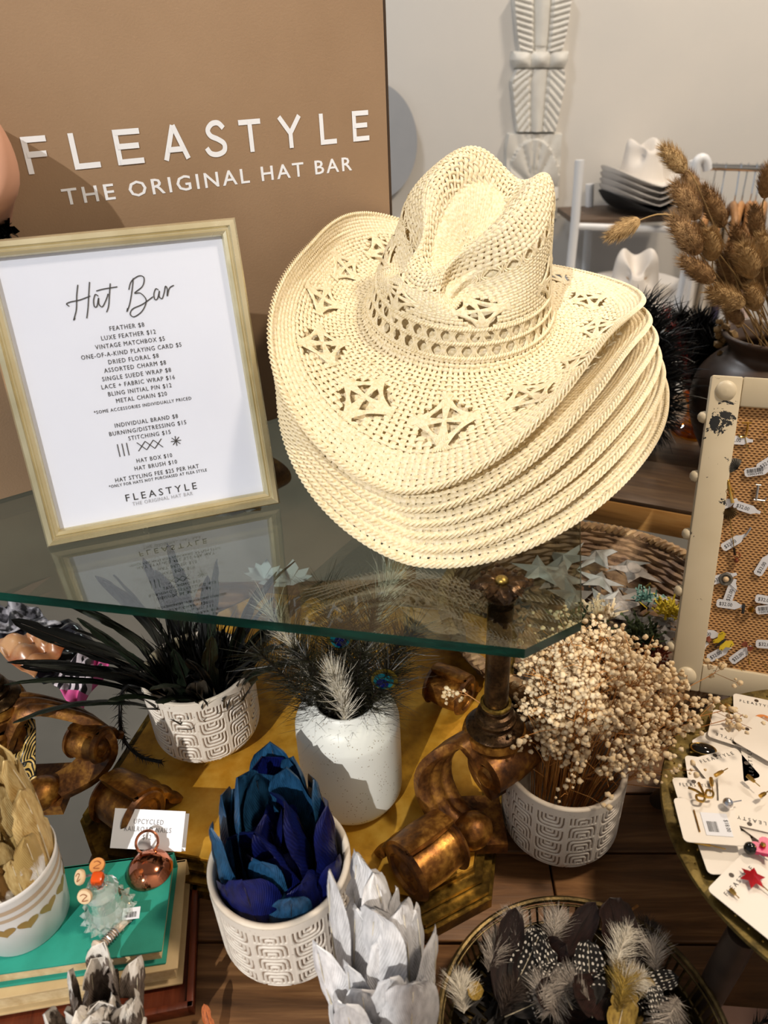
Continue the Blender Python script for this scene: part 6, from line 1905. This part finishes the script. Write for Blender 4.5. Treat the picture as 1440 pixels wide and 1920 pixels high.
def black_plumes():
    r = random.Random(14)
    # big ostrich plume lying beside the hats
    c = at_z(1215, 835, Z_T); 
    m = MB()
    ridge = [c + Vector((.0, .0, .02)), at_y(1228, 760, 1.28), at_y(1225, 660, 1.30), at_y(1195, 585, 1.32)]
    P = smooth_path(ridge, 8); P0 = P[0].copy(); P = [p - P0 for p in P]
    m.tube(P, .003, 6)
    wispy(m, P, 420, .085, 1.0, .45, .0026, 70, .35, start=.0, seg=4)
    wispy(m, P, 420, .075, 1.0, .6, .0026, 71, .35, start=.0, seg=4)
    m.ico((0, 0, .12), .05, 2, sc=(.7, .5, 1.9), jit=.15)
    o = m.build('ostrich_plume', M['fluff_black'], loc=P0); tag(o, 'big black ostrich plume lying right of the straw hats', 'feather')
    # black spiky feathers in an amber glass
    b = at_z(1288, 822, Z_T); b = b + Vector((.02, .03, 0))
    g = MB().lathe([(0, .0), (.036, 0), (.043, .004), (.044, .012), (.036, .020), (.022, .026), (.016, .040), (.018, .060), (.030, .085), (.036, .12), (.034, .12), (.028, .088), (.015, .062), (.012, .04), (.0, .03)], 40).build('amber_vase', M['amber'], loc=b, angle=60); tag(g, 'amber glass footed vase with black feathers on back table', 'vase')
    m = MB()
    tips = [(1275, 590), (1310, 596), (1322, 606), (1290, 625), (1340, 640), (1355, 640), (1250, 600), (1300, 640), (1365, 665), (1335, 620)]
    for i, (u, v) in enumerate(tips):
        T = at_y(u, v, b.y + r.uniform(-.04, .04)); P = smooth_path([Vector((0, 0, .06)), (T - b) * .55 + Vector((0, 0, .03)), T - b], 6)
        m.tube(P, .0016, 5); wispy(m, P, 130, .055, .55, -.1, .0022, 90 + i, .45, start=.15, seg=3)
    o = m.build('black_feather_spray', M['fluff_black'], loc=b); tag(o, 'spray of spiky black feathers in the amber glass vase', 'feather')
    m = MB(); P = smooth_path([Vector((0, 0, 0)), Vector((-.02, -.01, .05)), Vector((-.05, -.015, .12)), Vector((-.085, -.02, .17))], 6)
    m.tube(P, .0012, 5); wispy(m, P, 90, .022, .7, .1, .0010, 95, .3, start=.1)
    o = m.build('red_feather', M['fluff_red'], loc=at_y(1296, 740, b.y - .06)); tag(o, 'dark red feather leaning between the black plumes', 'feather')
M['amber'] = glass('amber_glass', hexc('efc050'), 1.6)
black_plumes()

# ---------------------------------------------------------------- far end of the shop
def felt(name, c): return simple(name, c, c, 30, .85)
M['felt_white'] = felt('white_felt', 'dcd6cf'); M['felt_grey'] = felt('light_grey_felt', 'c3beb9'); M['felt_black'] = felt('black_felt', '0e0e10'); M['felt_tan'] = felt('tan_felt', 'a78158'); M['felt_pink'] = felt('dusty_pink_felt', 'b98b74')
M['white_metal'] = simple('white_enamelled_metal', 'dfe1e4', rough=.35)
M['shelf_wood'] = wood('shelf_wood', '4a3b30', '6e5a4a', '8a7462', 0)
M['chrome'] = simple('chrome', 'c9c9c9', 'e0e0e0', 10, .12, 1.0)
M['hanger'] = wood('hanger_wood', '8f6238', 'ab7c4c', 'c09263', 2, .45)
def felt_mesh(hs, mat, step=3):
    Pp = hs.P[:, ::12]; Nn = hs.N[:, ::12]
    a, b = Pp.shape[0], Pp.shape[1]
    V = np.concatenate([Pp.reshape(-1, 3), (Pp - Nn * .003).reshape(-1, 3)])
    idx = np.arange(a * b).reshape(a, b)
    q1 = np.stack([idx[:-1, :-1], idx[1:, :-1], idx[1:, 1:], idx[:-1, 1:]], -1).reshape(-1, 4); q2 = q1[:, ::-1] + a * b
    e = np.stack([idx[-1, :-1], idx[-1, 1:], idx[-1, 1:] + a * b, idx[-1, :-1] + a * b], -1)
    return np_mesh('felt_body', V, np.concatenate([q1, q2, e]), mat)
def far_shop():
    # carved plaster column fragments on the wall
    Yw = 3.70
    def carved(name, label, rows_px, relief):
        """rows: (pixel v, left u, right u)"""
        nx, nzr = 33, 60
        vs0, vs1 = rows_px[0][0], rows_px[-1][0]
        rows = []
        for i in range(nzr + 1):
            v = vs0 + (vs1 - vs0) * i / nzr
            ul = np.interp(v, [q[0] for q in rows_px], [q[1] for q in rows_px]); ur = np.interp(v, [q[0] for q in rows_px], [q[2] for q in rows_px])
            row = []
            for j in range(nx + 1):
                x = j / nx; p = at_y(ul + (ur - ul) * x, v, Yw)
                h = relief(2 * x - 1, i / nzr); edge = 1 if 0 < j < nx and 0 < i < nzr else 0
                row.append(Vector((p.x, Yw - (.02 + h * .03) * edge - .001 + (.0 if edge else .0), p.z)))
            rows.append(row)
        o = MB().grid(rows).build(name, M['plaster'], None); tag(o, label, 'ornament', 'carved plaster ornaments on the wall')
    def leafy(x, t):
        s = abs(x)
        mid = math.exp(-(x / .22) ** 2) * (.8 if t < .9 else .3)
        return .35 + .75 * mid * (1 - .5 * t) + .45 * abs(math.sin((t * 9 + s * 1.4) * math.pi)) ** .6 * (s > .32) - .3 * (abs(s - .30) < .05)
    def beads(x, t): return .3 + 1.0 * abs(math.cos(x * 2 * math.pi * .78)) ** .5 * math.sin(math.pi * t) ** .5
    def wings(x, t):
        s = abs(x); mid = math.exp(-(x / .26) ** 2)
        return .4 + .7 * mid * (.4 + .6 * t) + .35 * abs(math.sin((t * 8 - s * 3.2) * math.pi)) ** .7 * (s > .3) - .25 * (abs(s - .3) < .05)
    def fan(x, t):
        d = math.hypot(x * .9, (.62 - t) * 1.5); a = math.atan2(.62 - t, x)
        if d < .25: return .9
        if d < .82: return .55 + .5 * abs(math.sin(a * 5.5)) ** .6
        return .35 + .2 * abs(math.sin(a * 9))
    carved('wall_carving', 'carved white leaf ornament, topmost on the wall', [(-6, 958, 1072), (60, 964, 1062), (98, 970, 1052)], leafy)
    carved('bead_carving', 'row of white carved beads between the wall ornaments', [(96, 958, 1066), (112, 956, 1064), (128, 962, 1058)], beads)
    carved('wall_carving', 'carved white wing ornament, middle one on the wall', [(128, 966, 1056), (152, 955, 1060), (200, 960, 1050), (248, 966, 1040)], wings)
    carved('wall_carving', 'carved white fan shell ornament, lowest on the wall', [(248, 950, 1054), (275, 945, 1052), (330, 944, 1050), (410, 942, 1044)], fan)
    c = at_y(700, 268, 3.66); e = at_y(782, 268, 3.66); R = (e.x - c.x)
    o = MB().lathe([(0, -.012), (R, -.012), (R, .012), (0, .012)], 96, M=Matrix.Rotation(math.pi / 2, 4, 'X')).build('wall_disc', M['disc_grey'], loc=(c.x, 3.66, c.z)); o.scale = (1, 1, 1.22); tag(o, 'round grey disc on the wall behind the kraft box', 'disc')  # flat grey disc put on the wall beside the box
    # hat rack
    Yr = 3.30
    root = empty('hat_rack', at_y(1180, 700, Yr)); tag(root, 'white tube hat rack with brown shelf by the wall', 'rack')
    org = root.location
    def rel(u, v, y): return at_y(u, v, y) - org
    def post(pu, y):
        P = [rel(u, v, y) for u, v in pu]; P[-1].z = -.79 - org.z + .05
        MB().tube(P, .019, 12).build('post', M['white_metal'], root)
    post([(1087, 300), (1086, 312), (1078, 420), (1066, 535), (1040, 800)], Yr); post([(1302, 300), (1302, 312), (1298, 430), (1284, 600), (1262, 800)], Yr)
    post([(1106, 345), (1104, 420), (1096, 530), (1070, 800)], Yr + .32); post([(1316, 340), (1310, 420), (1300, 530), (1280, 800)], Yr + .32)
    l, r_ = rel(1078, 424, Yr), rel(1298, 432, Yr); MB().tube([l, r_], .014, 10).build('crossbar', M['white_metal'], root)
    z = l.z + .012; MB().box(((l.x + r_.x) / 2, l.y + .17, z), (r_.x - l.x, .34, .022)).build('shelf', M['shelf_wood'], root)
    l2, r2 = rel(1068, 640, Yr), rel(1285, 645, Yr); MB().tube([l2, r2], .014, 10).build('crossbar', M['white_metal'], root); MB().box(((l2.x + r2.x) / 2, l2.y + .17, l2.z + .012), (r2.x - l2.x, .34, .022)).build('shelf', M['shelf_wood'], root)
    # felt hats
    hs = HatShape(a=.105, b=.095, h=.155, brim=.100, front=(-.02, .12), side=(.45, 1.5), side_l=(.45, 1.5), kf=0, kr=0, kl=0, skew=0, cyaw=0, slope=.12, dent=.05, curl_pow=1.2)
    mw, mg, mk = felt_mesh(hs, M['felt_white']), felt_mesh(hs, M['felt_grey']), felt_mesh(hs, M['felt_black'])
    c0 = at_y(1200, 405, Yr + .10); zs = org.z + z + .016
    for i, (me, lab) in enumerate(((mk, 'black felt hat at the bottom of the shelf stack'), (mg, 'light grey felt hat second up on the shelf stack'), (mg, 'light grey felt hat third up on the shelf stack'), (mg, 'light grey felt hat under the white one on shelf'), (mw, 'white felt cowboy hat topping the shelf stack'))):
        o = link('felt_hat', me, None, (c0.x, Yr + .15, zs + .02 + .024 * i), (0, 0, math.radians(8))); o.scale = (1.0, 1.0, 1.0); tag(o, lab, 'hat', 'felt hats on the rack shelf')
    hw = HatShape(a=.105, b=.097, h=.150, brim=.125, front=(-.05, .04), side=(-.03, .25), side_l=(-.03, .25), kf=0, kr=0, kl=0, skew=0, cyaw=0, slope=.25, dent=.06)
    m2, m3 = felt_mesh(hw, M['felt_white']), felt_mesh(hw, M['felt_tan'])
    c1 = at_y(1190, 545, 3.1)
    for i in range(9):
        top = 8 - i
        lab = {8: 'wide brimmed white felt hat on the lower rack', 7: 'white felt hat just under the wide white one'}.get(i, ('tan felt hat %s from the bottom of the lower stack' % ('first', 'second', 'third', 'fourth', 'fifth', 'sixth', 'seventh')[min(i, 6)]))
        o = link('felt_hat', m2 if i >= 7 else m3, None, (c1.x, 3.12, c1.z - .02 - .021 * top), (math.radians(10), 0, math.radians(-12))); o.scale = (1.12, 1.12, 1.12); tag(o, lab, 'hat', 'wide hats on the lower rack')
    # garment rail
    Yg = 3.0
    root = empty('garment_rail', at_y(1400, 700, Yg)); tag(root, 'chrome garment rail at the right back', 'rail'); org2 = root.location
    a, b = at_y(1326, 312, Yg), at_y(1330, 312, Yg); b = at_y(1620, 322, Yg)
    MB().tube([a - org2, b - org2], .013, 12).build('rail_bar', M['chrome'], root)
    P = [at_y(1327, 318, Yg), at_y(1322, 300, Yg), at_y(1310, 300, Yg), at_y(1303, 330, Yg), at_y(1290, 480, Yg), at_y(1255, 660, Yg), at_y(1235, 800, Yg)]; P[-1].z = -.74
    MB().tube([p - org2 for p in smooth_path(P, 5)], .018, 12).build('rail_post', M['white_metal'], root)
    P = [b, b + Vector((0, 0, -.5)), Vector((b.x, b.y, -.74))]; MB().tube([p - org2 for p in P], .018, 12).build('rail_post', M['white_metal'], root)
    g = [(1342, 'gar_white', 'white garment at left of the rail'), (1360, 'gar_cream', 'cream garment second on the rail'), (1388, 'gar_white', 'white fluffy shouldered garment on the rail'), (1402, 'gar_navy', 'navy patterned garment on the rail'), (1418, 'gar_white', 'white garment right of the navy one'), (1428, 'gar_pink', 'pale pink garment on the rail'), (1446, 'gar_white', 'white garment past the frame edge on the rail')]
    for i, (u, mat, lab) in enumerate(g):
        p = at_y(u, 316, Yg); yaw = math.radians(62 + 6 * (i % 3))
        h = empty('coat_hanger', p, (0, 0, yaw)); tag(h, 'wooden coat hanger carrying the ' + lab.replace(' on the rail', '').replace(' of the rail', ''), 'hanger', 'wooden hangers on the rail')
        MB().tube(smooth_path([(-.012, 0, .002), (-.008, 0, .016), (.004, 0, .018), (.013, 0, .006), (.010, 0, -.02), (-.002, 0, -.07), (0, 0, -.115)], 4), .0028, 6).build('hook', M['chrome'], h)
        rows = []
        for k in range(15):
            x = -.20 + .40 * k / 14; z = -.13 - .10 * (abs(x) / .2) ** 1.5
            rows.append([(x, .014 * math.cos(t), z + .020 * math.sin(t)) for t in [2 * math.pi * q / 10 for q in range(10)]])
        MB().grid(rows, closed=True).build('hanger_body', M['hanger'], h)
        gm = empty('garment', p, (0, 0, yaw)); tag(gm, lab, 'garment', 'garments on the rail')
        rows = []; rr = random.Random(i)
        ph = rr.uniform(0, 6)
        for k in range(22):
            f = k / 21; hw_ = .19 + .05 * f; zz = -.16 - .75 * f
            row = []
            for q in range(32):
                t = 2 * math.pi * q / 32; x = hw_ * math.cos(t); dz = -.085 * max(0, (abs(x) / .2)) ** 1.6 * (1 - f) ** 2
                y = (.022 + .02 * f) * math.sin(t) * (1 + .5 * math.sin(x * 45 + ph) * f ** .5) + .012 * math.sin(x * 30 + ph) * f
                row.append((x, y, zz + dz))
            rows.append(row)
        MB().grid(rows, closed=True).build('cloth', M[mat], gm)
for k, c, d in (('gar_white', 'e0dcd8', 'd8d2cc'), ('gar_cream', 'd8cfc2', 'cdc2b2'), ('gar_navy', '2c2a4a', '57506f'), ('gar_pink', 'd9c2b8', 'ceb4a8')): M[k] = simple(k.replace('gar_', 'cloth_'), c, d, 25, .85, bump=.2, bscale=90)
M['disc_grey'] = simple('grey_disc', '9a9da2', 'a6a8ac', 3, .5)
far_shop()

# ---------------------------------------------------------------- clutter at the left
def left_clutter():
    # felt hat with black flower, mostly outside the frame
    hs = HatShape(a=.105, b=.095, h=.13, brim=.10, front=(-.05, -.1), side=(-.02, .5), side_l=(-.02, .5), kf=0, kr=0, kl=0, skew=0, cyaw=0, slope=.1)
    p = at_y(-170, 380, .80)
    o = link('pink_felt_hat', felt_mesh(hs, M['felt_pink']), None, p, (math.radians(75), math.radians(10), math.radians(40))); tag(o, 'dusty pink felt hat at the left edge beside the kraft box', 'hat')
    st = MB().tube([(0, 0, 0), (0, 0, p.z - ZG - .02)], .008, 10).lathe([(0, 0), (.05, 0), (.048, .006), (.012, .01), (0, .01)], 32).build('hat_stand', M['bronze'], loc=(p.x - .04, p.y + .03, ZG)); tag(st, 'dark metal hat stand at the left edge', 'stand')
    m = MB(); r = random.Random(6); c = at_y(12, 428, .79)
    for k in range(46):
        a = r.uniform(0, 6.28); t = r.uniform(.1, 1.2); d = Vector((math.cos(a) * math.sin(t), -math.cos(t), math.sin(a) * math.sin(t)))
        s = d.cross(Vector((r.uniform(-1, 1), r.uniform(-1, 1), r.uniform(-1, 1)))).normalized() * .004; L = r.uniform(.012, .020)
        m.add([(0, 0, 0), d * L * .6 - s, d * L, d * L * .6 + s], [(0, 1, 2, 3)])
    o = m.build('black_flower', M['fluff_black'], loc=c); tag(o, 'black fabric flower at the left edge above the sign', 'flower')
    # cloths beyond the left scroll
    def cloth(name, label, quad, z, mat, amp, seed, n=26, cat='scarf'):
        P = [at_z(u, v, zz) for (u, v), zz in zip(quad, z)]
        r = random.Random(seed); f1, f2, f3 = r.uniform(4, 7), r.uniform(5, 9), r.uniform(0, 6)
        rows = []
        for i in range(n + 1):
            row = []
            for j in range(n + 1):
                a, b = i / n, j / n
                p = P[0].lerp(P[1], b).lerp(P[3].lerp(P[2], b), a)
                e = min(a, 1 - a, b, 1 - b) * 4
                h = amp * (abs(math.sin(f1 * a * 2 + f3 + 1.5 * b)) + .6 * math.sin(f2 * b * 1.6 + 2 * a + f3)) * min(1, e + .25)
                row.append(p + Vector((amp * .3 * math.sin(9 * b + f3), amp * .3 * math.sin(8 * a), h)))
            rows.append(row)
        mb = MB().grid(rows)
        me = mb.mesh(name, M[mat]); o = link(name, me)
        sol = o.modifiers.new('thickness', 'SOLIDIFY'); sol.thickness = .0012
        tag(o, label, cat); return o
    cloth('lace_scarf', 'crumpled grey and white lace scarf under the glass at left', [(-40, 1140), (55, 1140), (110, 1180), (-40, 1200)], (.03, .03, .02, .03), 'lace', .018, 1)
    cloth('black_cloth', 'black shiny cloth beside the rust scarf', [(-20, 1185), (130, 1165), (215, 1230), (80, 1290)], (.0, .01, .01, .0), 'satin_black', .010, 2)
    cloth('rust_scarf', 'rust and tan satin scarf behind the left scroll', [(-30, 1205), (60, 1190), (130, 1215), (60, 1275)], (.03, .03, .03, .02), 'satin_rust', .010, 3)
    cloth('pink_scarf', 'pink and zebra striped scarf under the black feathers', [(95, 1285), (165, 1205), (215, 1235), (150, 1340)], (.03, .03, .03, .01), 'zebra_pink', .010, 4)
    cloth('pink_scarf', 'pink and red scarf at the left edge below scroll', [(-60, 1290), (20, 1300), (40, 1350), (-60, 1380)], (.06, .06, .05, .05), 'zebra_red', .008, 5)
    cloth('wave_cloth', 'black cloth with gold wave pattern behind gold feathers', [(20, 1335), (68, 1350), (70, 1470), (-40, 1500)], (.115, .11, .06, .06), 'waves', .005, 6, cat='cloth')
    # pale things behind the vase seen through the glass
    for i, (u, v, s, lab) in enumerate(((420, 962, .05, 'white cut paper flower under glass behind the sign'), (470, 948, .045, 'white paper flower right of the sign under glass'), (545, 1090, .035, 'small white folded paper under the glass by the vase'), (495, 1085, .03, 'white paper curl under the glass by black feathers'))):
        c = at_z(u, v, .03); m = MB(); r = random.Random(40 + i)
        for k in range(9):
            a = 2 * math.pi * k / 9 + r.uniform(-.2, .2); d = Vector((math.cos(a), math.sin(a), r.uniform(.2, .7))) * s; q = Vector((-math.sin(a), math.cos(a), 0)) * s * .3
            m.add([(0, 0, 0), d * .6 - q, d, d * .6 + q], [(0, 1, 2, 3)])
        o = m.build('paper_flower', M['paper'], loc=c); tag(o, lab, 'flower')
    M['fe_orange'] = feather_mat('orange_brown_feather', '5a2408', 'b0602a')
    ko = feather_meshes(.07, .016, .5, .3, M['fe_orange'], M['quill_dark'], 300)
    put_feather(ko, 'orange_feather', at_z(405, 1975, .006), Vector((-.35, .9, .25)), Vector((0, -.4, 1)), 'orange brown feather lying beside the reddish wooden tray', None, .55)
    p = at_z(1395, 1908, .004); o = MB().box((0, 0, 0), (.09, .05, .006), bev=.001).build('pink_card', M['pink_card'], loc=(p.x + .02, p.y - .02, .004), rot=(0, 0, -.12)); tag(o, 'pale pink card at the bottom right corner', 'card')
    m = MB(); P = [Vector((0, 0, 0)), Vector((.02, .004, .006)), Vector((.045, .006, .004))]; m.tube(P, .0007, 4); wispy(m, P, 40, .014, .8, .1, .0007, 3, .3)
    o = m.build('black_feather', M['fluff_black'], loc=(p.x - .005, p.y - .012, .010)); tag(o, 'small black feather on the pink card', 'feather')
def stripes(name, c1, c2, c3, sc, dist, th=.5):
    t = NT(name)
    w = t.n('ShaderNodeTexWave', {'Scale': sc, 'Distortion': dist, 'Detail': 2.0, 'Vector': t.coord()}); n = t.noise(9, 2)
    c = t.mix(t.math('GREATER_THAN', w.outputs['Fac'], .5), hexc(c1), hexc(c2)); cc = t.mix(t.math('GREATER_THAN', n, th), c, hexc(c3))
    return t.done(t.pbsdf(cc, .35))
M['zebra_pink'] = stripes('zebra_pink_satin', '17131a', 'd8cdd6', 'd25a96', 30, 6, .47); M['zebra_red'] = stripes('zebra_red_satin', '17131a', 'd8cdd6', 'c01850', 30, 6, .5)
M['lace'] = simple('lace', '1a1a1e', '9a98a0', 60, .5, lo=.45, hi=.55); M['satin_black'] = simple('black_satin', '08070a', '14121a', 20, .2)
M['satin_rust'] = simple('rust_satin', '8a4420', 'b98d63', 14, .3, lo=.4, hi=.6); M['pink_card'] = simple('pink_card', 'c9a08e', 'd3ab9a', 20, .6)
def waves():
    t = NT('wave_print')
    co = t.n('ShaderNodeMapping', {'Vector': t.coord(), 'Scale': (38, 38, 38)}).outputs[0]; s = t.n('ShaderNodeSeparateXYZ', {0: co})
    z = t.math('ADD', s.outputs[2], t.math('MULTIPLY', s.outputs[1], -.3))
    row = t.math('FLOOR', t.math('MULTIPLY', z, 2.0)); fx = t.math('FRACT', t.math('ADD', s.outputs[0], t.math('MULTIPLY', row, .5))); fz = t.math('FRACT', t.math('MULTIPLY', z, 2.0))
    d = t.math('SQRT', t.math('ADD', t.math('POWER', t.math('SUBTRACT', fx, .5), 2.0), t.math('POWER', t.math('MULTIPLY', fz, .5), 2.0)))
    m = t.math('GREATER_THAN', t.math('SINE', t.math('MULTIPLY', d, 62.0)), .1)
    return t.done(t.pbsdf(t.mix(m, hexc('0c0a08'), hexc('c9a860')), .35))
M['waves'] = waves()
left_clutter()
